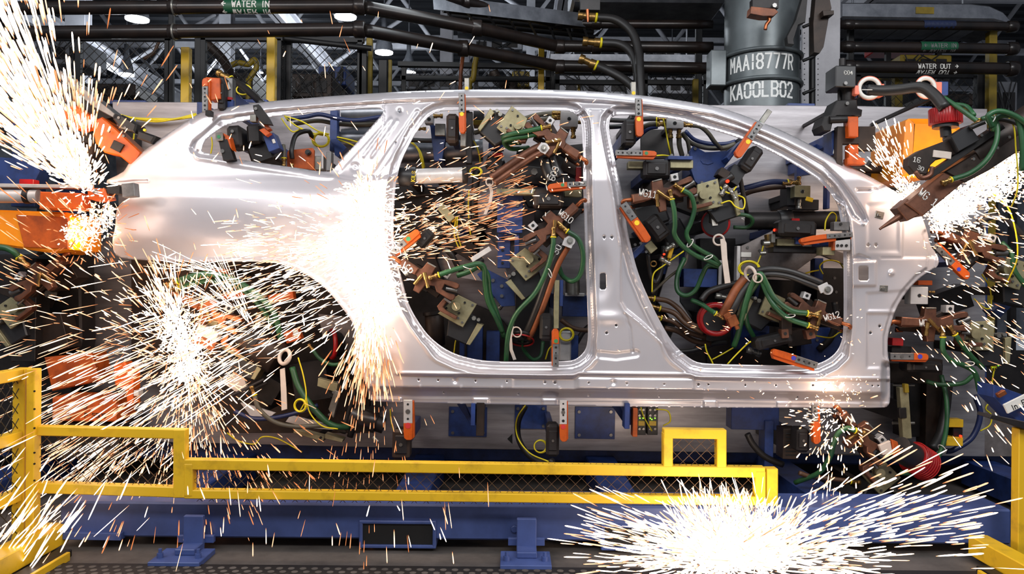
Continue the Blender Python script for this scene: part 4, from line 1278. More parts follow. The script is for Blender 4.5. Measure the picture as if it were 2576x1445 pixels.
clamp('orange clamp under the sill below the B pillar, red dot', (1417, 1008), (1417, 1112), 18, -0.02, 'red', 0.64, 0.58, side=-1, body=(1391, 1110, 32, 82, 0), thick=0.2, grey='white_metal', holes=4)
clamp('orange clamp at the nose of the front pillar, blue dot', (2352, 616), (2436, 702), 15, 0.06, 'blue', 0.72, 0.55, side=-1, body=(2440, 655, 50, 36, -45, 'brown_black'), thick=0.4)
clamp('short orange clamp level beside the wheel arch of the front pillar, blue dot', (2240, 897), (2336, 898), 17, 0.04, 'blue', 0.78, 0.62, side=1, body=(2330, 925, 90, 26, 0), holes=3, thick=0.3)
clamp('orange clamp under the front end of the sill among the sparks', (2050, 1020), (2053, 1118), 14, -0.02, None, f=0.42, side=-1, body=(2022, 1110, 32, 60, 0), thick=0.4)
clamp('upright orange clamp above the rear of the roof', (515, 282), (515, 196), 14, YR + 0.06, None, f=0.76, side=1, body=(556, 234, 18, 84, 0), holes=6, thick=0.4)
t = thing('window_clamp', 'black clamp with orange block and green dot in the rear quarter window', 'clamp', (560, 395, 0.04), [
    ('finger', 'black_iron', pl([(549, 352), (571, 350), (588, 401), (561, 404)], 0.04, 0.05)), ('pad', 'zinc', bx(551, 344, 18, 20, 0.03, 0.03, -4)), ('dot', 'dot_green', ds(550, 344, 4.5, 0.028, 0.004)),
    ('arm', 'orange', pl([(560, 334), (575, 342), (584, 378), (572, 362)], 0.045, 0.06)), ('screw', 'bolt', ds(559, 380, 5, 0.035)),
    ('body', 'black_iron', bx(588, 343, 36, 56, 0.11, 0.12, -6, 0.012)), ('screw', 'bolt', ds(584, 330, 4, 0.10)), ('mount', 'blue', stalk(590, 350, 20, 30, 0.2))])
t = thing('window_clamp', 'dark clamp reaching over the roof rail above the quarter window, orange band', 'clamp', (650, 320, 0.04), [
    ('finger', 'black_iron', pl([(636, 265), (650, 262), (674, 294), (684, 314), (660, 312), (639, 284)], 0.05, 0.03)), ('screw', 'bolt', ds(643, 273, 4, 0.045)), ('pad', 'zinc', bx(636, 297, 15, 18, 0.05, 0.04)),
    ('arm', 'orange', pl([(651, 327), (664, 322), (679, 334), (668, 342)], 0.06, 0.05)), ('rail', 'orange_rust', pl([(646, 292), (652, 288), (680, 324), (672, 328)], 0.07, 0.04)),
    ('body', 'black_iron', bx(638, 336, 38, 50, 0.12, 0.12, -4, 0.012)), ('body', 'black_iron', bx(655, 385, 60, 50, 0.16, 0.2, -20, 0.01)), ('side_block', 'blue', bx(682, 358, 28, 42, 0.1, 0.08, -22)), ('label_plate', 'label_white', bx(688, 355, 7, 11, 0.095, 0.01, -22)), ('mount', 'blue', stalk(640, 345, 24, 24, 0.24))])
# grey locating pins seen above the roof
for (a, b, w_, lab, mt, dot) in [((1174, 196), (1174, 224), 12, 'grey locating pin rising above the roof behind the rear door clamp', 'zinc', 'yellow'), ((1594, 206), (1594, 236), 12, 'grey locating pin rising above the roof behind the front door clamp', 'zinc', 'yellow'), ((1937, 278), (1912, 312), 12, 'slanting locating bar above the A pillar with a green dot', 'zinc', 'green')]:
    Yp = 0.16
    t = thing('locating_pin', lab, 'locating pin', (a[0], b[1] + 20, Yp), [('bar', mt, lambda m: m.poly([(a[0] - w_ / 2, a[1]), (a[0] + w_ / 2, a[1] + (4 if dot == 'green' else 0)), (b[0] + w_ / 2, b[1] + 60), (b[0] - w_ / 2, b[1] + 60)] if dot != 'green' else [(1932, 274), (1943, 281), (1902, 338), (1891, 331)], Yp, 0.02)),
        ('dot', 'dot_' + dot, lambda m: m.disc(b[0], b[1] - 2, 4.5, Yp - 0.003, 0.006)), ('mount', 'black_iron', stalk(b[0] + (0 if dot != 'green' else -16), b[1] + (52 if dot != 'green' else 20), 10, 14, Yp + 0.02))])

# --- weld guns
def zz(x, y):
    return (1240 + x / 5.16, 480 + y / 5.16)
P_TIP, P_CLV = complex(*zz(1196, 142)), complex(*zz(440, 700))
ARM = [(1035, 160), (1110, 235), (1100, 268), (1012, 342), (905, 405), (900, 440), (985, 590), (920, 642), (815, 545), (700, 585), (688, 660), (530, 800), (490, 800), (462, 765), (470, 735),
       (560, 690), (612, 640), (570, 580), (430, 665), (395, 655), (385, 620), (405, 595), (500, 545), (600, 510), (680, 480), (712, 430), (640, 345), (740, 258), (822, 330), (860, 330)]
def gun(label, tip, clv, mirror, Y, text=None, tpos=None, tang=0, th=20, tabs=True, copper='copper', electrode=True, back=True, fittings=True):
    a0, a1 = complex(*tip), complex(*clv)
    pt, pc = (P_TIP.conjugate(), P_CLV.conjugate()) if mirror else (P_TIP, P_CLV)
    k = (a1 - a0) / (pc - pt)
    def T(x, y):
        z = complex(*zz(x, y))
        if mirror:
            z = z.conjugate()
        q = a0 + k * (z - pt)
        return (q.real, q.imag)
    S = abs(k) / 5.16
    t = empty('weld_gun', at(*clv, Y + 0.1), label, 'weld gun')
    TP = lambda pts: [T(*p) for p in pts]
    part('arm', copper, t, lambda m: m.poly(TP(ARM), Y, 0.045, 0.003))
    part('head_block', copper, t, lambda m: m.poly(TP([(1030, 168), (1104, 240), (930, 395), (862, 325)]), Y - 0.012, 0.07, 0.004))
    part('rear_arm', 'brown_black', t, lambda m: m.poly(TP([(1140, 235), (1165, 275), (960, 470), (820, 620), (700, 740), (640, 690), (800, 540), (890, 420)]), Y + 0.075, 0.04, 0.003))
    part('lower_arm', copper, t, lambda m: m.poly(TP([(600, 750), (715, 845), (700, 905), (505, 1060), (478, 1020), (610, 920), (640, 870), (585, 810)]), Y + 0.03, 0.05, 0.003))
    if electrode:
        part('electrode', 'copper_bright', t, lambda m: m.ptube([(*T(1196, 142), Y + 0.012), (*T(1180, 128), Y + 0.004), (*T(1150, 140), Y), (*T(1110, 180), Y + 0.006), (*T(1050, 235), Y + 0.02)], 27 * S))
        part('electrode', 'copper_bright', t, lambda m: m.rod(T(1195, 240), T(1130, 290), 24 * S, Y + 0.09))
    part('pivot_pin', 'bolt', t, lambda m: m.rod(T(420, 690), T(560, 640), 36 * S, Y + 0.025))
    part('pivot_pin', 'bolt', t, lambda m: m.rod(T(530, 830), T(600, 760), 22 * S, Y + 0.02))
    if tabs:
        tb = part('tab', 'white_metal', t, lambda m: m.poly(TP([(530, 395), (590, 460), (520, 525), (455, 455)]), Y + 0.02, 0.05, 0.002))
        part('tab_hole', 'hole_black', tb, lambda m: m.disc(*T(520, 458), 21 * S, Y + 0.018, 0.004))
        part('tab_stem', 'brown_black', t, lambda m: m.poly(TP([(560, 440), (700, 400), (740, 470), (600, 540)]), Y + 0.05, 0.04))
        part('tab', 'zinc', t, lambda m: m.poly(TP([(640, 338), (735, 262), (745, 275), (650, 352)]), Y - 0.004, 0.05))
    cp = part('cylinder_plate', 'olive_plate', t, lambda m: m.poly(TP([(200, 905), (420, 745), (720, 940), (490, 1130), (430, 1172)]), Y + 0.085, 0.018, 0.002))
    for q in [(258, 908), (430, 1108), (352, 860), (448, 982), (470, 1045), (600, 890)]:
        part('cap_screw', 'hole_black' if q[0] in (352, 448, 600) else 'bolt', cp, lambda m: m.disc(*T(*q), 15 * S, Y + 0.078, 0.01, n=12))
    part('boss', 'olive_plate', cp, lambda m: m.disc(*T(470, 890), 58 * S, Y + 0.045, 0.05, n=20))
    if back:
        part('cylinder', 'black_plastic', t, lambda m: m.poly(TP([(215, 1110), (300, 1010), (490, 1130), (600, 1050), (660, 1250), (430, 1405), (380, 1410), (190, 1200)]), Y + 0.12, 0.09, 0.006))
        part('end_plate', 'olive_plate', t, lambda m: m.poly(TP([(162, 1190), (238, 1148), (250, 1170), (425, 1395), (380, 1418)]), Y + 0.10, 0.10, 0.002))
        part('port', 'zinc', t, lambda m: (m.disc(*T(270, 1080), 30 * S, Y + 0.08, 0.05, n=6), m.disc(*T(215, 1110), 22 * S, Y + 0.075, 0.05)))
    if fittings:
        part('elbow', 'brass', t, lambda m: (m.rod(T(803, 388), T(797, 480), 26 * S, Y - 0.02), m.rod(T(797, 480), T(788, 560), 20 * S, Y - 0.02), m.rod(T(790, 545), T(786, 590), 27 * S, Y - 0.02, n=6)))
        part('elbow', 'brass', t, lambda m: (m.rod(T(835, 415), T(890, 460), 26 * S, Y - 0.016), m.rod(T(890, 460), T(930, 495), 20 * S, Y - 0.016), m.rod(T(915, 485), T(955, 520), 27 * S, Y - 0.016, n=6)))
    part('mount', 'brown_black', t, lambda m: (m.box(*T(450, 1180), 110 * S, 110 * S, Y + 0.2, PF - Y - 0.2)))
    if text:
        k2 = mpp(Y)
        h = th * k2
        tx = tpos or T(955, 300)
        lettering('chalk_mark', text, flat_map(tx[0], tx[1], Y - 0.012, tang), h, h * 0.13, 'chalk', t, wid=0.55, gap=1.2)
    return t, T
GYD = 0.0
gun('copper weld gun marked WG10 pinching the B pillar from the rear door, pointing up right', (1473, 506), (1325, 615), False, GYD, 'WG10', (1423, 545), 36, 15)
gun('copper weld gun marked WG11 pinching the B pillar from the front door', (1567, 512), (1745, 462), True, GYD, 'WG11', (1630, 487), 8, 17)
gun('copper weld gun marked WG12 pinching the front pillar, low in the front door', (2138, 826), (1985, 752), False, GYD, 'WG12', (2092, 796), -16, 15)
gun('copper weld gun chalked WG, lower left of the rear door, beside the sparks', (984, 652), (1147, 734), True, GYD, 'WG', (1024, 680), -32, 20)
gun('unmarked copper weld gun high in the rear door, aimed at the B pillar', (1474, 412), (1336, 300), False, GYD)
gun('copper weld gun chalked WG beside the front wheel arch, pointing left', (2240, 816), (2436, 806), True, 0.05, 'WG3', (2328, 813), 0, 16)
gun('copper weld gun chalked W below the front end of the sill', (2100, 1026), (2228, 1156), True, -0.02, 'W', (2142, 1054), -35, 20)
gun('scorched weld gun behind the rear wheel opening, hidden by white sparks', (432, 742), (600, 820), True, 0.12, None, copper='copper_bright')
gun('dark weld gun behind the sparks at the left edge of the picture', (175, 640), (30, 740), False, 0.15, None)
gun('dark weld gun at the far right edge behind sparks', (2345, 585), (2530, 640), True, 0.1, None)

# the big foreground gun at upper right
W1 = empty('weld_gun', at(2450, 470, -0.35), 'large weld gun marked WG 1 reaching in from upper right, long tapered tip', 'weld gun')
Y1 = -0.30
part('electrode', 'copper', W1, lambda m: (m.rod((2280, 534), (2215, 575), 11, Y1 + 0.03, r2=3.0, n=20), m.rod((2217, 574), (2213, 577), 3.2, Y1 + 0.03, n=12)))
part('collar', 'copper', W1, lambda m: m.poly([(2257, 524), (2284, 500), (2316, 540), (2284, 556)], Y1, 0.07, 0.004))
part('arm', 'copper', W1, lambda m: m.poly([(2278, 512), (2376, 434), (2426, 458), (2322, 544)], Y1 - 0.01, 0.09, 0.005))
part('beam', 'brown_black', W1, lambda m: m.poly([(2376, 432), (2470, 375), (2570, 298), (2640, 252), (2640, 360), (2560, 382), (2490, 428), (2428, 460)], Y1 + 0.01, 0.08, 0.005))
part('upper_arm', 'brown_black', W1, lambda m: m.poly([(2286, 397), (2316, 378), (2385, 352), (2440, 340), (2450, 372), (2412, 388), (2355, 403), (2342, 415), (2332, 440), (2301, 437), (2284, 418)], Y1 - 0.02, 0.05, 0.004))
part('link', 'copper', W1, lambda m: m.ptube([(2302, 432, Y1 - 0.03), (2318, 448, Y1 - 0.03), (2340, 440, Y1 - 0.03), (2345, 420, Y1 - 0.03)], 6))
part('slide_rail', 'black_iron', W1, lambda m: m.poly([(2330, 440), (2520, 310), (2530, 322), (2340, 452)], Y1 - 0.025, 0.04, 0.002))
part('valve_block', 'black_plastic', W1, lambda m: m.poly([(2392, 344), (2440, 314), (2466, 352), (2412, 382)], Y1 - 0.05, 0.07, 0.003))
part('cylinder', 'brown_black', W1, lambda m: m.rod((2440, 395), (2600, 290), 34, Y1 + 0.06, n=20))
part('label_plate', 'strap', W1, lambda m: m.box(2371, 389, 46, 18, Y1 - 0.026, 0.01, 6))
part('bolt', 'bolt', W1, lambda m: [m.disc(x, y, 4, Y1 - 0.03, 0.01, n=6) for x, y in ((2470, 340), (2490, 325), (2540, 345), (2510, 372), (2450, 400))])
for tx, xy, an in (('WG 1', (2341, 489), 36), ):
    lettering('chalk_mark', tx, flat_map(xy[0] - 6, xy[1] + 8, Y1 - 0.01, an), 20 * mpp(Y1), 2.4 * mpp(Y1), 'chalk', W1, wid=0.5)
lettering('chalk_mark', '16', flat_map(2306, 402, Y1 - 0.02, 10), 12 * mpp(Y1), 1.6 * mpp(Y1), 'chalk', W1)
lettering('chalk_mark', '30', flat_map(2316, 424, Y1 - 0.02, 20), 10 * mpp(Y1), 1.4 * mpp(Y1), 'chalk', W1)
part('fitting', 'brass', W1, lambda m: (fitting(m, 2440, 322, Y1 - 0.05, -35, 1.3), fitting(m, 2470, 304, Y1 - 0.05, -35, 1.3), fitting(m, 2395, 452, Y1 - 0.03, 150, 1.2)))

# --- shunt straps and lugs
def shunt(label, pts, wpx, mt='jumper', edge='dark_hose', lug=None, text=None):
    t = empty('shunt_cable', at(pts[0][0], pts[0][1], pts[0][2]), label, 'shunt cable')
    def ribbon(off, wd, dz):
        def fn(m):
            k = mpp(pts[0][2])
            P = []
            for i, p in enumerate(pts):
                q = pts[min(i + 1, len(pts) - 1)]; o_ = pts[max(i - 1, 0)]
                dx, dy = q[0] - o_[0], q[1] - o_[1]
                L = math.hypot(dx, dy)
                P.append((p[0] - dy / L * off, p[1] + dx / L * off, p[2] + dz))
            m.tube([at(*p) for p in P], wd / 2 * k, n=10)
        return fn
    part('strap', mt, t, ribbon(-wpx * 0.25, wpx * 0.55, 0))
    part('sleeve', edge, t, ribbon(wpx * 0.25, wpx * 0.7, 0.01))
    if lug:
        part('lug', 'white_metal', t, lambda m: (m.disc(lug[0], lug[1], 13, lug[2], 0.012, 20), m.box((lug[0] + pts[0][0]) / 2, (lug[1] + pts[0][1]) / 2, 26, 20, lug[2] + 0.001, 0.01, lug[3] if len(lug) > 3 else 0)))
        part('lug_bolt', 'zinc', t, lambda m: (m.disc(lug[0], lug[1], 8, lug[2] - 0.008, 0.01, 20), m.disc(lug[0], lug[1], 5.5, lug[2] - 0.016, 0.01, 6)))
    if text:
        lettering('chalk_mark', text[0], flat_map(text[1], text[2], text[4], text[3]), 15 * mpp(0), 2 * mpp(0), 'chalk', t)
    return t
shunt('brown copper shunt strap running down from the WG10 gun, chalked 30', [(1424, 618, 0.02), (1400, 660, 0.03), (1383, 705, 0.04), (1362, 765, 0.06), (1340, 820, 0.10), (1325, 850, 0.14)], 26, lug=(1434, 606, -0.01, 20), text=('30', 1401, 628, -62, -0.012))
shunt('fat copper shunt bar sloping down left from the upper gun in the rear door', [(1366, 374, -0.01), (1338, 388, -0.01), (1290, 420, 0.0), (1240, 455, 0.01)], 30, 'copper', 'copper', lug=(1368, 372, -0.03, 35))
shunt('black shunt cable arching over the WG12 gun with a copper end', [(2064, 720, 0.0), (2030, 706, 0.0), (1985, 690, 0.01), (1940, 684, 0.02), (1900, 690, 0.04)], 26, 'dark_hose', 'dark_hose', lug=(2083, 729, -0.02, -25))
shunt('black sleeved cable dropping towards the red ring in the front door', [(1880, 706, 0.06), (1858, 735, 0.06), (1840, 770, 0.06), (1824, 800, 0.08)], 34, 'dark_hose', 'jumper')
shunt('black numbered shunt cable under the upper gun of the rear door', [(1380, 395, 0.06), (1388, 425, 0.06), (1400, 450, 0.06)], 44, 'black_plastic', 'black_plastic', text=('609', 1393, 437, -72, 0.0))
thing('copper_terminal', 'bright copper terminal block beside the red ring in the front door', 'terminal', (1845, 815, 0.02), [('block', 'copper_bright', bx(1845, 808, 24, 26, 0.0, 0.04, -25)), ('block', 'copper_bright', bx(1832, 796, 18, 16, 0.01, 0.04, -30)), ('tip', 'copper_bright', lambda m: m.rod((1850, 815), (1856, 828), 6, 0.02)), ('mount', 'black_iron', stalk(1838, 800, 16, 16, 0.05))])

# --- hoses
HOSES = [
 # rear door
 ('green_hose', 6.2, [(1392, 597, -0.02), (1391, 620, -0.02), (1379, 670, -0.01), (1349, 734, 0.0), (1303, 785, 0.02), (1284, 823, 0.04), (1276, 860, 0.06), (1273, 912, 0.10)], 'long green hose falling from the WG10 gun across the rear door', (0,)),
 ('green_hose', 6.2, [(1427, 582, -0.015), (1455, 602, -0.01), (1467, 644, 0.0), (1460, 690, 0.02), (1440, 708, 0.04), (1416, 695, 0.08), (1405, 670, 0.12)], 'green hose looping beside the B pillar from the WG10 gun', (0,)),
 ('green_hose', 6.0, [(1362, 322, 0.0), (1325, 330, 0.0), (1285, 338, 0.02), (1266, 346, 0.05), (1278, 358, 0.1), (1310, 360, 0.14)], 'upper green hose looping left of the top gun in the rear door', (0,)),
 ('green_hose', 6.0, [(1364, 334, 0.02), (1330, 342, 0.02), (1290, 348, 0.03), (1268, 356, 0.06), (1285, 374, 0.12), (1330, 372, 0.18)], 'lower green hose looping left of the top gun in the rear door', (0,)),
 ('green_hose', 6.5, [(1104, 692, -0.02), (1140, 680, -0.02), (1175, 670, -0.01), (1205, 664, 0.0), (1218, 675, 0.02), (1220, 710, 0.05), (1228, 760, 0.08), (1248, 800, 0.10), (1264, 836, 0.14)], 'green hose from the lower left gun turning down through the rear door', (0,)),
 ('green_hose', 6.5, [(1150, 694, 0.06), (1180, 684, 0.05), (1205, 672, 0.04), (1226, 690, 0.06), (1232, 740, 0.1), (1250, 790, 0.14), (1268, 850, 0.18)], 'second green hose bundled behind the one from the lower left gun', ()),
 ('green_hose', 5, [(1313, 850, 0.2), (1318, 880, 0.22), (1340, 905, 0.25), (1360, 895, 0.28), (1366, 860, 0.3)], 'dark green hose loop at the bottom of the rear door', ()),
 ('grey_hose', 6.5, [(1393, 285, 0.35), (1350, 290, 0.4), (1300, 305, 0.45), (1240, 322, 0.5), (1195, 334, 0.55)], 'grey hose running left from the white manifold in the rear door', (0,)),
 ('grey_hose', 6.5, [(1391, 297, 0.34), (1350, 304, 0.38), (1310, 318, 0.42), (1278, 336, 0.45), (1262, 350, 0.5)], 'second grey hose below the first one at the rear door manifold', (0,)),
 ('navy_hose', 6.5, [(1222, 298, 0.5), (1262, 308, 0.5), (1300, 320, 0.48), (1345, 322, 0.45), (1390, 312, 0.42)], 'navy hose crossing behind the grey hoses in the rear door', ()),
 ('navy_hose', 6, [(1222, 312, 0.55), (1250, 330, 0.55), (1262, 345, 0.5), (1275, 358, 0.45)], 'navy hose bending down behind the gun clevis in the rear door', ()),
 ('dark_hose', 6, [(1030, 352, 0.5), (1080, 354, 0.5), (1130, 352, 0.5), (1180, 340, 0.5)], 'dark hose behind the blue bracket at the left of the rear door', ()),
 ('dark_hose', 12, [(1290, 498, 0.35), (1240, 545, 0.4), (1185, 596, 0.45), (1130, 640, 0.5)], 'thick black cable slanting down left through the rear door', ()),
 ('navy_hose', 8, [(1262, 490, 0.45), (1215, 540, 0.5), (1170, 585, 0.52), (1120, 625, 0.55)], 'navy cable beside the thick black cable in the rear door', ()),
 ('dark_hose', 9, [(1130, 545, 0.3), (1165, 556, 0.3), (1215, 560, 0.32), (1262, 540, 0.35)], 'black hose sagging under the white strap in the rear door', ()),
 ('dark_hose', 7, [(1110, 620, 0.2), (1135, 640, 0.2), (1150, 668, 0.22), (1165, 690, 0.25)], 'black hose behind the white-tabbed gun in the rear door', ()),
 ('brown_hose', 6, [(1411, 805, 0.3), (1442, 826, 0.3), (1478, 832, 0.3), (1500, 828, 0.3)], 'brown hose passing behind the B pillar low in the rear door', ()),
 ('dark_hose', 7, [(1410, 900, 0.4), (1445, 870, 0.4), (1465, 838, 0.4), (1490, 815, 0.4)], 'dark hose in the lower right corner of the rear door', ()),
 ('dark_hose', 10, [(1200, 430, 0.4), (1196, 470, 0.4), (1192, 520, 0.42), (1196, 580, 0.45), (1200, 640, 0.5)], 'dark vertical cable behind the yellow wires in the rear door', ()),
 # front door
 ('grey_hose', 6.2, [(1651, 312, 0.3), (1632, 314, 0.3), (1610, 326, 0.32), (1588, 350, 0.35), (1560, 380, 0.4)], 'grey hose curving left from the white manifold in the front door', (0,)),
 ('navy_hose', 6.2, [(1654, 318, 0.36), (1630, 324, 0.38), (1600, 350, 0.42), (1575, 374, 0.45), (1545, 400, 0.5)], 'navy hose curving left below the grey one in the front door', ()),
 ('dark_hose', 6, [(1651, 299, 0.35), (1620, 300, 0.38), (1580, 304, 0.42), (1530, 302, 0.45)], 'dark hose level at the top left corner of the front door', (0,)),
 ('dark_hose', 6, [(1600, 312, 0.5), (1560, 318, 0.5), (1520, 320, 0.5)], 'dark hose under the level one at the top left of the front door', ()),
 ('grey_hose', 5.8, [(1739, 315, 0.3), (1762, 319, 0.3), (1782, 336, 0.32), (1798, 358, 0.35), (1814, 374, 0.4)], 'grey hose arching right from the white manifold to the blue bracket', (0,)),
 ('grey_hose', 6.4, [(1686, 346, 0.3), (1686, 366, 0.3), (1690, 392, 0.33)], 'left of the two short grey hoses hanging under the front door manifold', (0,)),
 ('grey_hose', 6.4, [(1708, 346, 0.3), (1709, 366, 0.3), (1716, 392, 0.33)], 'right of the two short grey hoses hanging under the front door manifold', (0,)),
 ('grey_hose', 5, [(1716, 334, 0.35), (1728, 352, 0.36), (1733, 372, 0.37), (1735, 394, 0.38)], 'thin grey hose dropping right of the manifold pair', ()),
 ('grey_hose', 5.8, [(1717, 338, 0.38), (1738, 360, 0.4), (1775, 372, 0.42), (1820, 372, 0.42), (1850, 362, 0.42)], 'grey hose sagging towards the slanting clamp on the A pillar', ()),
 ('navy_hose', 5.2, [(1724, 330, 0.42), (1748, 352, 0.44), (1785, 362, 0.46), (1826, 362, 0.46), (1850, 356, 0.46)], 'navy hose sagging just above the grey one near the A pillar clamp', ()),
 ('navy_hose', 7, [(1981, 459, 0.25), (1940, 458, 0.25), (1895, 468, 0.26), (1850, 482, 0.28), (1818, 505, 0.3), (1796, 540, 0.3)], 'blue hose arching across the middle of the front door', (0,)),
 ('brown_hose', 6, [(1976, 470, 0.3), (1930, 474, 0.32), (1880, 486, 0.34), (1845, 510, 0.36), (1812, 545, 0.4)], 'brown hose just under the blue arching hose', ()),
 ('dark_hose', 11, [(1842, 442, 0.1), (1818, 458, 0.1), (1806, 490, 0.12), (1796, 530, 0.14), (1790, 560, 0.16)], 'thick black hose curling down from the slanting A pillar clamp', ()),
 ('dark_hose', 6, [(1860, 440, 0.16), (1868, 480, 0.18), (1876, 520, 0.2), (1880, 545, 0.25)], 'thin dark hose falling beside the pale plate in the front door', ()),
 ('green_hose', 6.2, [(1690, 502, -0.02), (1696, 530, -0.02), (1698, 565, -0.01), (1697, 590, 0.0), (1716, 618, 0.02), (1748, 642, 0.04), (1780, 655, 0.06), (1808, 668, 0.08)], 'left green hose falling from the WG11 gun in the front door', (0,)),
 ('green_hose', 6.2, [(1717, 478, -0.015), (1738, 492, -0.01), (1747, 525, 0.0), (1738, 560, 0.01), (1727, 588, 0.02), (1738, 612, 0.03), (1765, 632, 0.05), (1795, 648, 0.07), (1810, 666, 0.09)], 'right green hose curving down from the WG11 gun in the front door', (0,)),
 ('green_hose', 6, [(1808, 670, 0.12), (1782, 668, 0.14), (1768, 690, 0.16), (1750, 730, 0.18), (1725, 744, 0.2), (1704, 730, 0.22), (1705, 690, 0.24), (1722, 650, 0.26)], 'dark green hose loop left of the hanging white strap', ()),
 ('green_hose', 6, [(1740, 756, 0.2), (1765, 766, 0.16), (1785, 780, 0.12), (1800, 789, 0.08)], 'short green hose into the brass fitting by the red ring', (-1,)),
 ('green_hose', 5, [(1840, 545, 0.2), (1862, 540, 0.2), (1886, 545, 0.2), (1893, 558, 0.22), (1880, 572, 0.25), (1845, 572, 0.26)], 'thin green hose ring over the black tube in the front door', ()),
 ('green_hose', 7, [(2031, 789, -0.02), (1990, 782, -0.02), (1950, 752, -0.01), (1930, 718, 0.0), (1914, 690, 0.0), (1900, 700, 0.02), (1884, 735, 0.04), (1868, 790, 0.06), (1857, 840, 0.1), (1846, 872, 0.14)], 'upper green hose looping over from the WG12 gun and down', (0,)),
 ('green_hose', 6.5, [(2033, 819, -0.02), (1985, 802, -0.015), (1950, 772, -0.01), (1930, 740, 0.01), (1915, 706, 0.02), (1902, 716, 0.06), (1878, 760, 0.1), (1878, 810, 0.12), (1897, 850, 0.16)], 'lower green hose looping over from the WG12 gun', (0,)),
 ('brown_hose', 6.5, [(1646, 752, 0.3), (1680, 758, 0.3), (1708, 778, 0.28), (1740, 815, 0.26), (1768, 826, 0.25)], 'topmost of four brown hoses running from the B pillar to the red ring', (0,)),
 ('brown_hose', 6.5, [(1660, 777, 0.3), (1696, 788, 0.28), (1725, 815, 0.26), (1769, 838, 0.25)], 'second of four brown hoses running to the red ring', (0,)),
 ('brown_hose', 6.5, [(1663, 801, 0.32), (1696, 811, 0.3), (1731, 836, 0.3), (1775, 850, 0.3)], 'third of four brown hoses running to the red ring', (0,)),
 ('brown_hose', 7, [(1672, 826, 0.34), (1706, 834, 0.34), (1745, 858, 0.34), (1788, 866, 0.34)], 'lowest of four brown hoses running to the red ring', ()),
 ('dark_hose', 7, [(1700, 886, 0.36), (1745, 882, 0.36), (1793, 866, 0.34), (1830, 862, 0.34)], 'dark hose along the bottom left of the front door', ()),
 ('dark_hose', 8, [(1764, 756, 0.15), (1785, 733, 0.15), (1826, 720, 0.14), (1870, 708, 0.1), (1902, 690, 0.08)], 'thick black cable bending towards the hanging white strap', ()),
 ('dark_hose', 6, [(1630, 640, 0.25), (1636, 690, 0.25), (1650, 710, 0.25), (1664, 680, 0.26), (1670, 620, 0.28)], 'dark brown hose loop beside the lower B pillar', ()),
 ('grey_hose', 3.5, [(1640, 738, 0.3), (1680, 700, 0.28), (1720, 668, 0.26), (1730, 640, 0.3)], 'thin grey pipe slanting up left of the green loop', ()),
 ('dark_hose', 7, [(1680, 610, 0.3), (1668, 660, 0.32), (1650, 720, 0.34), (1640, 770, 0.36)], 'dark hose falling behind the sloping orange clamp', ()),
 ('dark_hose', 9, [(2100, 760, 0.4), (2104, 800, 0.4), (2090, 850, 0.42), (2060, 880, 0.45)], 'dark hose behind the WG12 gun near the front pillar', ()),
 # quarter window
 ('navy_hose', 5.5, [(722, 300, 0.5), (770, 294, 0.5), (805, 288, 0.5), (850, 298, 0.5), (895, 303, 0.5), (960, 294, 0.5), (1000, 290, 0.5)], 'navy hose along the top of the rear quarter window', ()),
 ('grey_hose', 5.5, [(740, 312, 0.55), (800, 304, 0.55), (850, 312, 0.55), (920, 314, 0.55), (990, 308, 0.55)], 'grey hose just under the navy one in the quarter window', ()),
 ('grey_hose', 5.5, [(712, 364, 0.2), (714, 380, 0.2), (714, 398, 0.2)], 'short grey hose with brass end in the quarter window', (-1,)),
 ('dark_hose', 6, [(735, 400, 0.25), (734, 375, 0.25), (745, 340, 0.3), (775, 330, 0.35), (785, 345, 0.4)], 'black hose loop over the orange plate in the quarter window', ()),
 # upper right
 ('dark_hose', 14, [(2183, 226, -0.1), (2220, 228, -0.12), (2265, 225, -0.15), (2318, 220, -0.2), (2350, 240, -0.24), (2376, 272, -0.28)], 'thick black hose from the left ring bracket to the red cap', ()),
 ('green_hose', 6.5, [(2393, 452, -0.34), (2440, 436, -0.36), (2480, 405, -0.38), (2505, 360, -0.38), (2508, 315, -0.37), (2492, 296, -0.36), (2470, 300, -0.36)], 'long green hose looping in front of the WG 1 gun', (0,)),
 ('green_hose', 6, [(2374, 246, -0.25), (2410, 270, -0.3), (2440, 292, -0.33), (2462, 308, -0.35)], 'straight green hose running down right from behind the red cap', ()),
 ('green_hose', 6, [(2395, 262, -0.2), (2430, 268, -0.24), (2450, 290, -0.3)], 'second short green hose behind the red cap', ()),
 ('green_hose', 7, [(2495, 320, -0.4), (2486, 292, -0.42), (2510, 280, -0.42), (2545, 288, -0.42), (2580, 310, -0.42), (2620, 350, -0.42)], 'upper green hose curling over at the right edge above the WG 1 gun', ()),
 ('green_hose', 7, [(2500, 330, -0.36), (2505, 300, -0.38), (2530, 290, -0.4), (2560, 300, -0.4), (2572, 360, -0.4), (2570, 430, -0.38)], 'inner green hose falling along the right edge behind the gun', ()),
 ('dark_hose', 6, [(2440, 322, -0.36), (2480, 306, -0.36), (2520, 300, -0.36), (2580, 318, -0.36)], 'dark hose along the top of the WG 1 gun', ()),
 # right side
 ('green_hose', 6.5, [(2372, 849, 0.0), (2372, 880, 0.0), (2388, 905, 0.01), (2425, 920, 0.02), (2452, 938, 0.04), (2464, 985, 0.06)], 'green hose falling from the gun by the front wheel arch', (0,)),
 ('green_hose', 6.5, [(2403, 842, 0.0), (2424, 872, 0.01), (2446, 900, 0.03), (2472, 926, 0.05)], 'second green hose crossing right of the wheel arch gun', (0,)),
 ('green_hose', 5.5, [(2330, 960, 0.25), (2365, 968, 0.22), (2420, 965, 0.2), (2448, 945, 0.18)], 'dark green hose level below the wheel arch gun', ()),
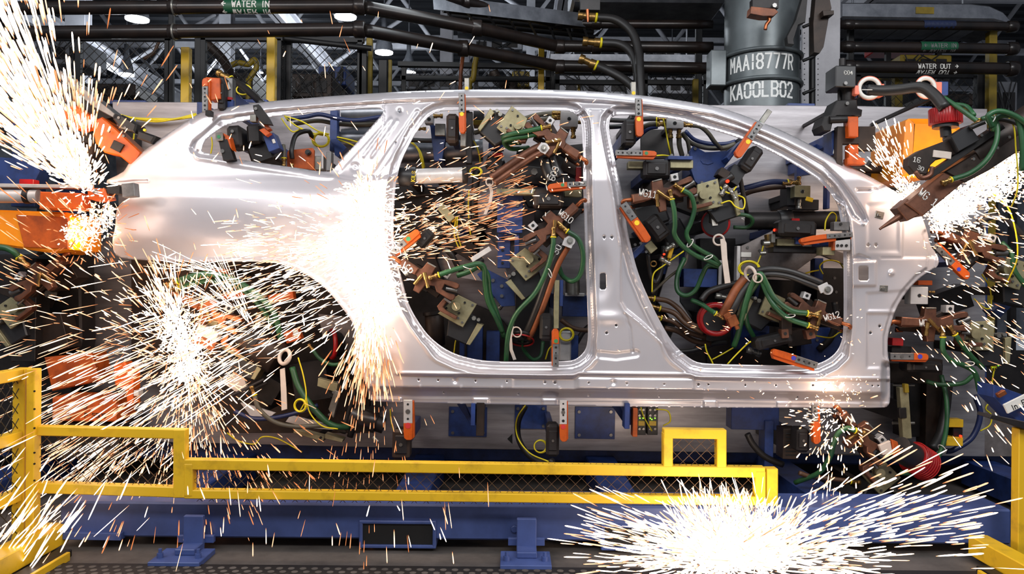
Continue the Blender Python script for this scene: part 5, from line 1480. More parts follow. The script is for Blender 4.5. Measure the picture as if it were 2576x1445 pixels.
 ('green_hose', 6, [(2368, 945, 0.3), (2380, 1000, 0.26), (2382, 1060, 0.2), (2372, 1120, 0.12), (2345, 1176, 0.06), (2310, 1192, 0.02), (2268, 1190, -0.02)], 'long green hose sweeping down to the red cap at lower right', ()),
 ('green_hose', 6.5, [(2152, 1084, -0.05), (2130, 1078, -0.05), (2108, 1092, -0.05), (2096, 1120, -0.04), (2088, 1150, -0.02), (2060, 1190, 0.05), (2000, 1215, 0.15)], 'green hose arching out of the gun below the sill', (0,)),
 ('green_hose', 6, [(2520, 610, 0.15), (2545, 640, 0.12), (2552, 680, 0.12), (2580, 720, 0.12)], 'green hose hanging at the right edge behind the nose clamp', ()),
 ('dark_hose', 8, [(2460, 560, 0.1), (2500, 545, 0.1), (2540, 560, 0.1), (2580, 600, 0.1)], 'dark hose arching at the right edge above the nose clamp', ()),
 ('navy_hose', 7, [(2453, 995, 0.5), (2466, 1044, 0.5), (2446, 1100, 0.5), (2400, 1132, 0.5), (2380, 1136, 0.5)], 'blue hose hanging in front of the plate at lower right', ()),
 ('dark_hose', 12, [(2385, 960, 0.45), (2378, 1030, 0.45), (2366, 1090, 0.4), (2345, 1130, 0.35)], 'thick black cable dropping at lower right', ()),
 # left side
 ('green_hose', 7.5, [(447, 708, 0.1), (480, 696, 0.1), (530, 690, 0.1), (590, 705, 0.12), (650, 745, 0.14), (690, 790, 0.16), (706, 852, 0.2)], 'outer green hose arching inside the rear wheel opening', (0,)),
 ('green_hose', 7, [(452, 724, 0.14), (490, 712, 0.14), (540, 706, 0.14), (600, 722, 0.16), (650, 765, 0.18), (688, 820, 0.22)], 'inner green hose arching inside the rear wheel opening', (0,)),
 ('green_hose', 8, [(735, 925, 0.2), (752, 975, 0.18), (790, 1030, 0.16), (835, 1070, 0.16), (880, 1075, 0.2)], 'thick green hose sweeping down under the rear wheel opening', ()),
 ('green_hose', 5, [(788, 882, 0.3), (806, 904, 0.3), (838, 918, 0.3), (868, 910, 0.3), (880, 890, 0.35)], 'small green hose right of the wheel opening', (0,)),
 ('green_hose', 8, [(-20, 622, 0.0), (12, 624, 0.0), (34, 634, 0.0), (48, 648, 0.02)], 'green hose at the left edge under the orange housing', (-1,)),
 ('grey_hose', 6, [(640, 995, 0.1), (652, 1030, 0.1), (690, 1062, 0.12), (745, 1074, 0.14), (820, 1072, 0.16), (870, 1085, 0.2)], 'grey hose sagging at the bottom left under the car', (0,)),
 ('navy_hose', 5.5, [(590, 1035, 0.2), (640, 1054, 0.2), (700, 1050, 0.2), (760, 1035, 0.2), (800, 1020, 0.22)], 'navy hose behind the yellow coil at bottom left', ()),
 ('dark_hose', 8, [(900, 930, 0.3), (890, 990, 0.3), (878, 1040, 0.3), (862, 1090, 0.3)], 'black cable bundle just left of the sill end', ()),
 ('dark_hose', 8, [(914, 950, 0.36), (906, 1000, 0.36), (896, 1050, 0.36), (880, 1100, 0.36)], 'second black cable beside the sill end', ()),
 ('dark_hose', 7.5, [(1322, 1021, 0.3), (1304, 1060, 0.3), (1305, 1105, 0.3), (1330, 1145, 0.28), (1370, 1166, 0.25), (1390, 1160, 0.2)], 'black hose looping down under the sill by the red-dot clamp', ()),
 ('dark_hose', 8, [(1880, 1092, 0.3), (1895, 1120, 0.3), (1925, 1150, 0.3), (1970, 1170, 0.3)], 'black hose right of the small yellow frame', ()),
 ('brown_hose', 6, [(2010, 1190, 0.1), (2040, 1200, 0.1), (2090, 1205, 0.1), (2140, 1212, 0.1)], 'brown pipe under the lower right gun', (-1,)),
 ('dark_hose', 9, [(580, 200, 0.6), (606, 214, 0.5), (635, 238, 0.4), (660, 262, 0.3)], 'black hose dropping to the roof behind the upright clamp', (0,)),
]
for mt, r, pts, lab, ends in HOSES:
    hose(mt, r, pts, lab, {'green_hose': 'green_hose', 'grey_hose': 'grey_hose', 'navy_hose': 'blue_hose', 'dark_hose': 'black_hose', 'brown_hose': 'brown_hose'}[mt], 'hose', ends)

# --- yellow sensor cables
CABLES = [
 ([(1668, 298, 0.25), (1675, 330, 0.25), (1682, 365, 0.25), (1688, 392, 0.3)], 'yellow cable falling past the front door manifold'),
 ([(1652, 392, 0.1), (1668, 391, 0.12), (1684, 393, 0.2)], 'short yellow cable right of the level green-dot clamp'),
 ([(715, 292, 0.4), (760, 306, 0.4), (800, 330, 0.4), (828, 338, 0.4)], 'upper yellow cable slanting through the quarter window'),
 ([(718, 296, 0.42), (750, 320, 0.42), (790, 336, 0.42), (824, 342, 0.42)], 'lower yellow cable slanting through the quarter window'),
 ([(708, 298, 0.44), (722, 318, 0.44), (738, 332, 0.44), (760, 322, 0.44)], 'short yellow cable crossing in the quarter window'),
 ([(848, 345, 0.5), (880, 352, 0.5), (915, 362, 0.5)], 'yellow cable right of the blue post in the quarter window'),
 ([(846, 350, 0.52), (876, 360, 0.52), (900, 372, 0.52)], 'second yellow cable right of the blue post in the quarter window'),
 ([(1240, 276, 0.5), (1252, 294, 0.5), (1268, 302, 0.5), (1276, 292, 0.5)], 'yellow cable loop at the top of the rear door'),
 ([(1246, 276, 0.52), (1270, 292, 0.52), (1296, 301, 0.52)], 'yellow cable sloping right at the top of the rear door'),
 ([(1180, 345, 0.4), (1196, 362, 0.4), (1206, 392, 0.4), (1208, 410, 0.4)], 'thin yellow cable arc in the upper rear door'),
 ([(1180, 478, 0.3), (1178, 520, 0.3), (1180, 560, 0.3), (1184, 592, 0.3)], 'vertical yellow cable in the middle of the rear door'),
 ([(1147, 545, 0.25), (1143, 590, 0.25), (1152, 620, 0.25), (1158, 626, 0.25)], 'yellow cable hanging by the black hose in the rear door'),
 ([(1151, 545, 0.27), (1150, 585, 0.27), (1160, 622, 0.27)], 'yellow cable twin hanging by the black hose in the rear door'),
 ([(1142, 890, 0.3), (1146, 860, 0.3), (1153, 830, 0.3)], 'yellow cable at the bottom left of the rear door'),
 ([(1372, 905, 0.3), (1380, 880, 0.3), (1392, 868, 0.3)], 'yellow cable beside the standing clamp in the rear door'),
 ([(1640, 735, 0.2), (1644, 690, 0.2), (1670, 668, 0.2), (1720, 632, 0.2)], 'yellow cable slanting beside the lower B pillar'),
 ([(1690, 618, 0.25), (1686, 640, 0.25), (1676, 665, 0.25)], 'short thick yellow cable by the sloping clamp'),
 ([(1774, 866, 0.2), (1778, 885, 0.2), (1790, 908, 0.2), (1794, 918, 0.2)], 'yellow cable dropping to the sill in the front door'),
 ([(1830, 917, 0.1), (1850, 895, 0.1), (1875, 870, 0.08), (1888, 860, 0.05)], 'yellow cable rising from the sill towards the blue-dot clamp'),
 ([(1792, 905, 0.25), (1820, 890, 0.25), (1850, 872, 0.25)], 'second yellow cable along the sill in the front door'),
 ([(1814, 512, 0.08), (1836, 506, 0.08), (1850, 520, 0.08), (1870, 525, 0.08), (1872, 500, 0.1), (1850, 490, 0.12)], 'yellow cable tangle below the slanting A pillar clamp'),
 ([(1812, 470, 0.08), (1820, 480, 0.08), (1838, 486, 0.08), (1852, 470, 0.1)], 'small yellow cable bow below the slanting A pillar clamp'),
 ([(2075, 580, 0.15), (2078, 555, 0.15), (2092, 535, 0.15), (2104, 545, 0.18), (2100, 570, 0.2)], 'yellow cable loop left of the front pillar'),
 ([(1905, 665, 0.2), (1915, 640, 0.2), (1922, 615, 0.2), (1935, 600, 0.2)], 'yellow cable rising along the angled grey plate'),
 ([(2070, 690, 0.3), (2062, 670, 0.3), (2080, 656, 0.3), (2110, 660, 0.3), (2125, 680, 0.35)], 'yellow cable arc above the WG12 gun'),
 ([(2008, 694, 0.35), (2040, 684, 0.35), (2060, 680, 0.35)], 'flat yellow cable above the WG12 gun'),
 ([(2050, 845, 0.2), (2090, 850, 0.2), (2110, 838, 0.2), (2124, 836, 0.25)], 'yellow cable under the WG12 gun'),
 ([(340, 300, 0.7), (338, 330, 0.6), (336, 350, 0.5)], 'yellow cable in front of the upper left gripper'),
 ([(532, 345, 0.6), (534, 365, 0.6), (530, 388, 0.6)], 'yellow cable pair in the left tip of the quarter window'),
 ([(2440, 420, 0.0), (2490, 480, 0.0), (2540, 530, 0.0), (2560, 640, 0.0), (2530, 720, 0.1)], 'yellow cable hanging behind the white sparks at right'),
 ([(2470, 690, 0.3), (2490, 725, 0.3), (2493, 770, 0.3), (2478, 776, 0.3), (2450, 752, 0.3)], 'yellow cable with connector right of the wheel arch gun'),
 ([(2502, 925, 0.5), (2496, 960, 0.5), (2494, 1000, 0.5)], 'yellow cable below the big yellow bundle'),
 ([(2466, 1085, 0.6), (2490, 1070, 0.6), (2494, 1045, 0.6), (2480, 1030, 0.6), (2486, 1018, 0.6), (2498, 1026, 0.6)], 'yellow cable curl on the plate at lower right'),
 ([(572, 1090, 0.45), (600, 1110, 0.4), (640, 1118, 0.4), (660, 1100, 0.4), (700, 1105, 0.4), (760, 1138, 0.35)], 'yellow cable trailing along the plate foot at lower left'),
 ([(750, 900, 0.1), (764, 950, 0.1), (770, 1000, 0.1), (755, 1035, 0.1)], 'yellow cable running down into the coil at bottom left'),
 ([(770, 1000, 0.12), (780, 1040, 0.12), (810, 1072, 0.12), (850, 1080, 0.14)], 'yellow cable following the thick green hose'),
 ([(982, 1030, 0.2), (984, 1060, 0.2), (992, 1090, 0.2)], 'yellow cable left of the red-dot clamp under the sill'),
 ([(1322, 1020, 0.26), (1300, 1055, 0.26), (1302, 1100, 0.26), (1332, 1140, 0.24), (1380, 1162, 0.2)], 'yellow cable strapped to the looping black hose under the sill'),
 ([(1650, 1030, 0.5), (1680, 1035, 0.5), (1686, 1060, 0.5), (1668, 1072, 0.5)], 'yellow cable arc right of the lit modules under the sill'),
 ([(1612, 1025, 0.6), (1620, 1050, 0.6), (1640, 1085, 0.6)], 'yellow cable across the lit modules under the sill'),
 ([(2460, 140 + 160, -0.3), (2540, 300, -0.35), (2556, 380, -0.35), (2560, 470, -0.35), (2545, 520, -0.3)], 'yellow-green cable along the back of the WG 1 gun'),
 ([(500, 300, 0.66), (640, 262, 0.6)], 'short yellow cable behind the rear of the roof'),
]
for pts, lab in CABLES:
    one('yellow_cable', 'yellow_cable', lab, 'cable', lambda m: m.ptube(pts, 1.9, n=6))
def coil(label, cx, cy, Rr, Y, n=3, r=1.8, sq=0.9, mt='yellow_cable', name='cable_coil'):
    def fn(m):
        for k in range(n):
            ph = k * 1.3
            rr_ = Rr * (1 + 0.09 * math.sin(k * 2.1))
            m.ptube([(cx + rr_ * math.cos(2 * PI * i / 14 + ph) + 1.5 * math.sin(k), cy + rr_ * sq * math.sin(2 * PI * i / 14 + ph), Y + 0.004 * k) for i in range(15)], r, n=6, sub=3)
    return one(name, mt, label, 'cable coil', fn)
coil('yellow cable coil hanging in the middle of the quarter window', 807, 352, 19, 0.4, 5)
coil('loose yellow cable coil behind the black cable in the front door', 1883, 676, 25, 0.15, 4, sq=0.72)
coil('small yellow cable coil at bottom left under the car', 754, 1021, 14, 0.08, 3, sq=1.1)
coil('yellow cable coil beside the looping hose under the sill', 1359, 1124, 15, 0.2, 2, sq=1.0)
coil('yellow cable coil on the zinc cover low in the rear door', 1424, 842, 17, 0.25, 3)
coil('yellow cable ring behind the upright clamp above the roof', 612, 226, 17, 0.5, 2, sq=0.7)
coil('yellow cable ring beside the white cylinder in the rear door', 1196, 432, 14, 0.15, 2, sq=0.7)
coil('yellow cable ring deep in the sparks at upper left', 83, 345, 15, 0.0, 2, r=2.2)
def bundle(label, pts, n, spread, r=1.8):
    random.seed(len(label))
    def fn(m):
        for k in range(n):
            m.ptube([(x + random.uniform(-1, 1) * spread * (0.35 if 0 < i < len(pts) - 1 and i % 2 else 1), y + random.uniform(-1, 1) * spread * (0.35 if 0 < i < len(pts) - 1 and i % 2 else 1), Y + random.uniform(-.006, .006)) for i, (x, y, Y) in enumerate(pts)], r, n=6, sub=5)
    return one('cable_bundle', 'yellow_cable', label, 'cable bundle', fn)
bundle('yellow cable bundle tied across the tooling plate at upper left', [(290, 290, 0.72), (340, 298, 0.71), (395, 302, 0.71), (440, 300, 0.71), (495, 290, 0.72)], 9, 5)
bundle('yellow cable bundle falling in the left of the rear door', [(1030, 352, 0.55), (1052, 375, 0.52), (1062, 400, 0.5), (1066, 424, 0.5)], 5, 4)
bundle('big yellow cable bundle hanging at the right', [(2490, 820, 0.4), (2486, 835, 0.4), (2494, 870, 0.4), (2502, 925, 0.4)], 6, 9)
bundle('second half of the hanging yellow bundle, fanning to the left', [(2492, 820, 0.42), (2488, 836, 0.42), (2480, 870, 0.42), (2484, 920, 0.42)], 6, 8)

# ------------------------------------------------------------------ brackets, blocks and housings
def bolts(lst, r, Y, mt='bolt'):
    return [('cap_screw', mt, (lambda q: lambda m: m.disc(q[0], q[1], r, Y, 0.01, n=12))(q)) for q in lst]
def manifold(label, cx, cy, w_, h_, Y, fits, mt='white_metal'):
    t = thing('manifold_block', label, 'manifold', (cx, cy + h_ / 2, Y), [('block', mt, bx(cx, cy, w_, h_, Y, 0.06)), ('port', 'hole_black', ds(cx, cy, 4, Y - 0.002, 0.004)), ('port', 'bolt', lambda m: m.ring(at(cx, cy, Y), (0, 1, 0), 4.2 * mpp(Y), 1 * mpp(Y), n=18, m=6)), ('mount', 'black_iron', stalk(cx, cy, w_ * 0.4, h_ * 0.5, Y + 0.06))])
    for x, y, a, s in fits:
        part('fitting', 'brass', t, lambda m: fitting(m, x, y, Y + 0.02, a, s))
    return t
manifold('white manifold block at the top right of the rear door', 1432, 299, 44, 40, 0.28, [(1410, 285, 180, 1.0), (1410, 297, 180, 1.0), (1454, 308, 0, 0.9), (1442, 320, 90, 1.3)])
manifold('white manifold block under the roof rail in the front door', 1698, 310, 44, 26, 0.25, [(1676, 300, 180, 1.0), (1676, 314, 180, 1.0), (1720, 315, 0, 1.0), (1686, 324, 90, 1.1), (1708, 324, 90, 1.1)])
manifold('small pale manifold at the upper left of the rear door', 1079, 300, 22, 20, 0.3, [(1090, 292, 0, 1.1), (1072, 324, 180, 0.9)])
manifold('cream valve block in the right of the front door', 2019, 482, 40, 30, 0.22, [(2010, 466, -90, 1.0), (1990, 462, 180, 1.0)], 'olive_plate')
manifold('white sensor block below the front wheel arch', 2313, 744, 44, 44, 0.1, [(2336, 735, 0, 0.7)])

T_ = [
 # rear door
 ('steel_bracket', 'dark blue bracket at the upper left of the rear door', 'bracket', (1100, 405, 0.35), [('web', 'blue', pl([(1082, 315), (1120, 317), (1120, 352), (1112, 405), (1092, 405), (1086, 352)], 0.3, 0.05)), ('cap', 'zinc', bx(1107, 326, 26, 30, 0.27, 0.04)), ('mount', 'blue', stalk(1100, 380, 16, 30, 0.35))]),
 ('guide_bar', 'dark vertical bar right of the roof clamp in the rear door', 'bar', (1180, 410, 0.2), [('bar', 'black_iron', bx(1180, 346, 15, 130, 0.15, 0.05)), ('pad', 'zinc', bx(1165, 350, 14, 36, 0.08, 0.06)), ('mount', 'black_iron', stalk(1180, 330, 12, 24, 0.2))]),
 ('valve', 'black valve with yellow band at the top of the rear door', 'valve', (1204, 313, 0.3), [('body', 'black_plastic', bx(1204, 294, 26, 30, 0.3, 0.1)), ('band', 'yellow_dark', bx(1204, 308, 28, 12, 0.29, 0.1)), ('mount', 'black_iron', stalk(1204, 294, 12, 12, 0.4))]),
 ('valve', 'black valve hidden behind the top gun in the rear door', 'valve', (1290, 430, 0.3), [('body', 'black_plastic', bx(1245, 410, 46, 34, 0.3, 0.1, 20, 0.01)), ('band', 'red', bx(1252, 389, 26, 9, 0.29, 0.06)), ('top', 'blue', bx(1248, 366, 38, 13, 0.26, 0.1)), ('mount', 'black_iron', stalk(1245, 410, 22, 22, 0.4))]),
 ('round_duct', 'galvanised round duct behind the left half of the rear door', 'duct', (1100, 410, 0.62), [('tube', 'galv', lambda m: m.rod((990, 384), (1215, 378), 28, 0.62, n=28)), ('band', 'galv', lambda m: m.rod((1120, 382), (1126, 382), 29.5, 0.62, n=28))]),
 ('pneumatic_cylinder', 'bright round cylinder with black ends in the left of the rear door', 'cylinder', (1100, 470, 0.1), [('barrel', 'white_metal', lambda m: m.rod((1048, 444), (1164, 440), 19, 0.12, n=28)), ('end_cap', 'black_plastic', lambda m: m.rod((1004, 446), (1048, 444), 24, 0.12, n=24, ch=0.003)), ('end_cap', 'black_iron', lambda m: m.rod((1164, 440), (1176, 440), 22, 0.12, n=24, ch=0.003)), ('mount', 'black_iron', stalk(1110, 444, 30, 20, 0.16)), ('mount', 'black_iron', stalk(1030, 444, 20, 20, 0.16))]),
 ('guide_bar', 'long olive locating bar under the green-dot clamp in the rear door', 'bar', (1300, 489, 0.08), [('bar', 'olive_plate', bx(1298, 482, 98, 14, 0.05, 0.06)), ('bar', 'olive_plate', bx(1442, 486, 44, 18, 0.06, 0.05)), ('screw', 'bolt', lambda m: [m.disc(x, 482, 3, 0.045, 0.006) for x in (1260, 1300, 1335)]), ('mount', 'blue', stalk(1290, 482, 40, 12, 0.11))]),
 ('blue_bracket', 'tall dark blue bracket with two bolts in the rear door', 'bracket', (1285, 720, 0.2), [('face', 'blue', bx(1283, 538, 64, 96, 0.12, 0.04)), ('rib', 'blue', bx(1300, 640, 12, 140, 0.14, 0.2)), ('side', 'blue', bx(1268, 632, 32, 86, 0.2, 0.04)), bolts([(1262, 507), (1302, 507), (1262, 517), (1302, 517)], 4, 0.11), ('cap_screw', 'hole_black', lambda m: [m.disc(x, y, 3.4, 0.195, 0.006) for x, y in ((1264, 600), (1264, 630), (1264, 662))]), ('mount', 'blue', stalk(1285, 560, 40, 60, 0.16))]),
 ('side_plate', 'grey plate panel in the middle of the rear door, behind the blue bracket', 'plate', (1210, 690, 0.5), [('sheet', 'plate', pl([(1188, 500), (1240, 480), (1250, 560), (1210, 620), (1170, 650), (1160, 700), (1290, 720), (1250, 620), (1200, 560)], 0.48, 0.02)), ('mount', 'black_iron', stalk(1225, 560, 20, 20, 0.5))]),
 ('angle_block', 'small blue and tan block tilted in the spray of sparks, rear door', 'block', (1118, 560, 0.1), [('block', 'olive_plate', bx(1122, 536, 20, 46, 0.08, 0.05, -42)), ('face', 'blue', bx(1112, 528, 14, 42, 0.09, 0.05, -42)), ('connector', 'yellow', bx(1134, 546, 12, 26, 0.12, 0.03, -40)), ('mount', 'black_iron', stalk(1118, 540, 14, 14, 0.14))]),
 ('label_plate', 'white marked tag plate tilted above the green hose in the rear door', 'plate', (1210, 660, 0.1), [('plate', 'white_metal', bx(1210, 640, 56, 13, 0.05, 0.01, -33)), ('stem', 'black_iron', bx(1204, 654, 22, 12, 0.06, 0.06, -33)), ('mount', 'black_iron', stalk(1206, 650, 8, 8, 0.1))]),
 ('blue_bracket', 'bolted blue plate sloping behind the green hose in the rear door', 'bracket', (1255, 770, 0.3), [('plate', 'blue', pl([(1200, 690), (1222, 676), (1292, 712), (1296, 770), (1262, 772)], 0.24, 0.02)), bolts([(1218, 692), (1240, 706), (1262, 720), (1262, 745)], 4.5, 0.23), ('mount', 'blue', stalk(1255, 735, 40, 30, 0.26))]),
 ('steel_support', 'dark blue upright frame at the bottom of the rear door', 'frame', (1185, 910, 0.4), [('upright', 'blue', bx(1185, 866, 58, 96, 0.4, 0.1)), ('upright', 'blue', bx(1240, 874, 34, 80, 0.44, 0.1)), ('rib', 'black_iron', bx(1172, 866, 6, 96, 0.39, 0.02))]),
 ('motor', 'dark round motor behind the lower left gun in the rear door', 'motor', (1092, 870, 0.3), [('body', 'brown_black', lambda m: m.rod((1092, 790), (1096, 870), 24, 0.34, n=24, ch=0.004)), ('flange', 'black_iron', lambda m: m.rod((1091, 784), (1092, 792), 28, 0.34, n=24)), ('mount', 'black_iron', stalk(1092, 830, 20, 20, 0.4))]),
 ('cable_ring', 'dark red ring around the cable at the bottom of the rear door', 'ring', (1312, 880, 0.14), [('ring', 'black_iron', lambda m: m.ring(at(1312, 850, 0.16), (0.1, 0.6, 1), 30 * mpp(0.15), 5 * mpp(0.15))), ('rim', 'red', lambda m: m.ring(at(1312, 857, 0.16), (0.1, 0.6, 1), 31 * mpp(0.15), 2.4 * mpp(0.15))), ('mount', 'black_iron', stalk(1312, 852, 16, 10, 0.18))]),
 ('guide_bar', 'upright olive bar above the standing clamp in the rear door', 'bar', (1400, 825, 0.05), [('bar', 'olive_plate', bx(1400, 766, 13, 122, 0.04, 0.05)), ('backing', 'blue', bx(1412, 738, 9, 66, 0.06, 0.06)), ('mount', 'blue', stalk(1402, 760, 12, 40, 0.1))]),
 ('zinc_box', 'shiny zinc cover with yellow coil low in the rear door', 'cover', (1430, 908, 0.3), [('cover', 'white_metal', bx(1422, 872, 30, 76, 0.28, 0.06, 0, 0.006)), ('post', 'blue', bx(1445, 876, 20, 62, 0.3, 0.05)), ('mount', 'black_iron', stalk(1424, 870, 14, 14, 0.34))]),
 ('steel_support', 'blue box frame with zinc sleeve beside the lower B pillar', 'frame', (1450, 800, 0.4), [('panel', 'blue', bx(1448, 770, 66, 54, 0.38, 0.05)), ('sleeve', 'zinc', lambda m: m.rod((1440, 704), (1441, 742), 18, 0.36, n=24)), ('flange', 'white_metal', bx(1446, 742, 50, 8, 0.34, 0.08)), ('mount', 'blue', stalk(1448, 770, 30, 30, 0.43))]),
 ('white_strap', 'long off-white strap curving down in the middle of the rear door', 'strap', (1225, 540, 0.05), [('band', 'strap', lambda m: m.poly([(1228, 462), (1235, 462), (1241, 482), (1237, 510), (1224, 540), (1216, 540), (1229, 508), (1233, 484)], 0.05, 0.006, 0.001)), ('knot', 'strap', lambda m: m.ring(at(1232, 458, 0.05), (0.5, 1, 0.2), 10 * mpp(0.05), 2 * mpp(0.05)))]),
 ('white_strap', 'off-white strap end dangling at the bottom of the rear door', 'strap', (1290, 905, 0.12), [('band', 'strap', lambda m: m.poly([(1286, 820), (1293, 822), (1288, 850), (1290, 880), (1299, 905), (1291, 907), (1282, 882), (1281, 850)], 0.1, 0.006, 0.001)), ('knot', 'strap', lambda m: m.ring(at(1300, 836, 0.1), (0.5, 1, 0.2), 13 * mpp(0.05), 1.8 * mpp(0.05)))]),
 # front door
 ('side_plate', 'dark smeared steel plate behind the manifold hoses in the front door', 'plate', (1645, 400, 0.6), [('sheet', 'black_iron', pl([(1612, 340), (1630, 326), (1680, 326), (1684, 400), (1612, 400)], 0.58, 0.02)), ('mount', 'black_iron', stalk(1645, 370, 20, 20, 0.6))]),
 ('locating_bar', 'tan locating bar with blue cap behind the green-dot clamp in the front door', 'bar', (1700, 424, 0.08), [('bar', 'olive_plate', bx(1715, 413, 58, 20, 0.06, 0.08)), ('bar', 'olive_plate', bx(1600, 415, 38, 18, 0.06, 0.06)), ('cap', 'blue', bx(1712, 397, 62, 9, 0.04, 0.12)), bolts([(1690, 391), (1730, 391)], 4, 0.1), ('mount', 'blue', stalk(1720, 412, 20, 14, 0.14))]),
 ('blue_bracket', 'blue triangular gusset with an oval opening in the front door', 'bracket', (1800, 480, 0.4), [('web', 'blue', pl([(1736, 380), (1745, 367), (1774, 383), (1829, 380), (1867, 353), (1864, 366), (1836, 404), (1774, 481), (1748, 456), (1736, 420)], 0.3, 0.04)), ('opening', 'blue', lambda m: m.poly([(1762, 404), (1772, 399), (1788, 403), (1795, 410), (1782, 415), (1768, 412)], 0.296, 0.01)), ('edge', 'blue', pl([(1828, 396), (1866, 352), (1872, 356), (1834, 404)], 0.2, 0.1)), bolts([(1749, 374), (1830, 392), (1766, 460), (1824, 402)], 4, 0.29), ('mount', 'blue', stalk(1785, 405, 50, 40, 0.34))]),
 ('blue_bracket', 'blue bracket plate behind the lower A pillar', 'bracket', (2035, 450, 0.5), [('web', 'blue', pl([(2005, 412), (2032, 384), (2066, 372), (2100, 330), (2105, 430), (2018, 442), (2005, 452)], 0.45, 0.04)), ('mount', 'blue', stalk(2040, 410, 30, 30, 0.49))]),
 ('pneumatic_cylinder', 'long dark horizontal cylinder in the middle of the front door', 'cylinder', (1990, 580, 0.35), [('barrel', 'black_iron', lambda m: m.rod((1880, 556), (2110, 554), 23, 0.35, n=26)), ('end_cap', 'black_plastic', lambda m: m.rod((1956, 556), (1990, 555), 27, 0.35, n=24, ch=0.004)), ('tag', 'red', bx(2002, 553, 20, 7, 0.29, 0.01)), ('mount', 'black_iron', stalk(1990, 556, 60, 26, 0.4))]),
 ('rubber_ring', 'red-rimmed round connector with black face in the front door', 'connector', (1802, 600, 0.15), [('rim', 'red', lambda m: m.ring(at(1800, 562, 0.16), (0.2, 1, 0.15), 32 * mpp(0.15), 4.5 * mpp(0.15))), ('face', 'black_plastic', lambda m: m.cyl(at(1800, 562, 0.14), at(1800, 562, 0.24), 31 * mpp(0.15), n=30)), ('label_plate', 'label_white', bx(1798, 557, 14, 22, 0.135, 0.004, -8)), ('terminal', 'copper_bright', bx(1812, 548, 14, 10, 0.13, 0.01, -20)), ('mount', 'black_iron', stalk(1800, 562, 26, 26, 0.24))]),
 ('rubber_ring', 'bright red ribbed ring at the bottom left of the front door', 'connector', (1802, 840, 0.15), [('rim', 'red', lambda m: (m.ring(at(1802, 804, 0.16), (0.45, 1, 0.1), 37 * mpp(0.15), 7 * mpp(0.15)), m.ring(at(1796, 804, 0.19), (0.45, 1, 0.1), 37 * mpp(0.15), 7 * mpp(0.15)))), ('face', 'black_plastic', lambda m: m.cyl(at(1804, 804, 0.17), at(1796, 804, 0.24), 35 * mpp(0.15), n=30)), ('mount', 'black_iron', stalk(1800, 804, 30, 30, 0.24))]),
 ('side_plate', 'angled grey plate with small label right of the middle of the front door', 'plate', (1980, 700, 0.32), [('sheet', 'plate_dull', pl([(1864, 620), (1995, 556), (2020, 600), (2128, 640), (2128, 668), (2060, 640), (1990, 692), (1864, 704)], 0.3, 0.02)), ('edge', 'white_metal', bx(1858, 664, 9, 90, 0.28, 0.05)), ('label_plate', 'label_white', bx(1877, 641, 26, 12, 0.296, 0.004)), bolts([(1881, 623), (1911, 631), (1930, 624), (1881, 654)], 3.6, 0.295), ('mount', 'blue', stalk(1930, 640, 60, 40, 0.32))]),
 ('drilled_block', 'drilled grey block pair gripping the front pillar by the level clamp', 'block', (2118, 630, 0.0), [('block', 'finger_grey', bx(2118, 569, 38, 22, 0.0, 0.05)), ('block', 'white_metal', bx(2121, 612, 38, 36, 0.0, 0.05)), ('side', 'orange_rust', bx(2100, 612, 6, 36, 0.005, 0.06)), bolts([(2116, 564), (2118, 618), (2108, 618), (2130, 618)], 3.4, -0.006, 'hole_black'), ('base', 'olive_plate', bx(2085, 632, 30, 20, 0.03, 0.08)), ('mount', 'blue', stalk(2100, 605, 26, 26, 0.08))]),
 ('locating_bar', 'blue and tan slide under the level clamp at the front pillar', 'bar', (2000, 635, 0.1), [('bar', 'blue', bx(2032, 606, 60, 18, 0.08, 0.06)), ('bar', 'olive_plate', bx(1985, 610, 60, 18, 0.1, 0.06)), ('under_bar', 'black_iron', bx(2010, 628, 130, 16, 0.12, 0.08)), ('mount', 'black_iron', stalk(2000, 612, 40, 20, 0.2))]),
 ('valve', 'small valve with red lamp left of the level clamp at the front pillar', 'valve', (1945, 640, 0.1), [('body', 'zinc', bx(1946, 600, 10, 22, 0.08, 0.05)), ('knob', 'zinc', lambda m: m.rod((1920, 613), (1936, 612), 6, 0.1)), ('knob', 'zinc', lambda m: m.rod((1912, 638), (1926, 637), 5, 0.1)), ('elbow', 'brass', bx(1938, 606, 14, 34, 0.12, 0.04, -10)), ('lamp', 'led_red', ds(1950, 579, 3.5, 0.09)), ('mount', 'black_iron', stalk(1946, 604, 8, 12, 0.13))]),
 ('valve', 'black valve stack with brass under the slanting A pillar clamp', 'valve', (1835, 500, 0.1), [('body', 'black_plastic', bx(1852, 440, 36, 44, 0.1, 0.1, 30)), ('body', 'brown_black', bx(1822, 436, 26, 22, 0.08, 0.08, 30)), ('fitting', 'zinc', lambda m: (fitting(m, 1828, 466, 0.08, 120, 1.4), fitting(m, 1838, 480, 0.08, 60, 1.2))), ('lamp', 'led_red', ds(1831, 456, 4, 0.07)), ('mount', 'black_iron', stalk(1850, 440, 18, 18, 0.2))]),
 ('valve', 'black valve and hoses left of the cream block in the front door', 'valve', (1995, 530, 0.3), [('body', 'black_plastic', bx(1990, 494, 22, 46, 0.28, 0.1)), ('body', 'black_plastic', bx(2030, 515, 60, 26, 0.3, 0.1)), ('tag', 'yellow', bx(2037, 502, 18, 11, 0.2, 0.01, 14)), ('lamp', 'led_red', ds(2080, 469, 3, 0.28)), ('fitting', 'zinc', lambda m: fitting(m, 2010, 500, 0.26, 90, 1.2)), ('upright', 'blue', bx(2084, 495, 8, 60, 0.3, 0.05)), ('mount', 'black_iron', stalk(2010, 505, 30, 20, 0.4))]),
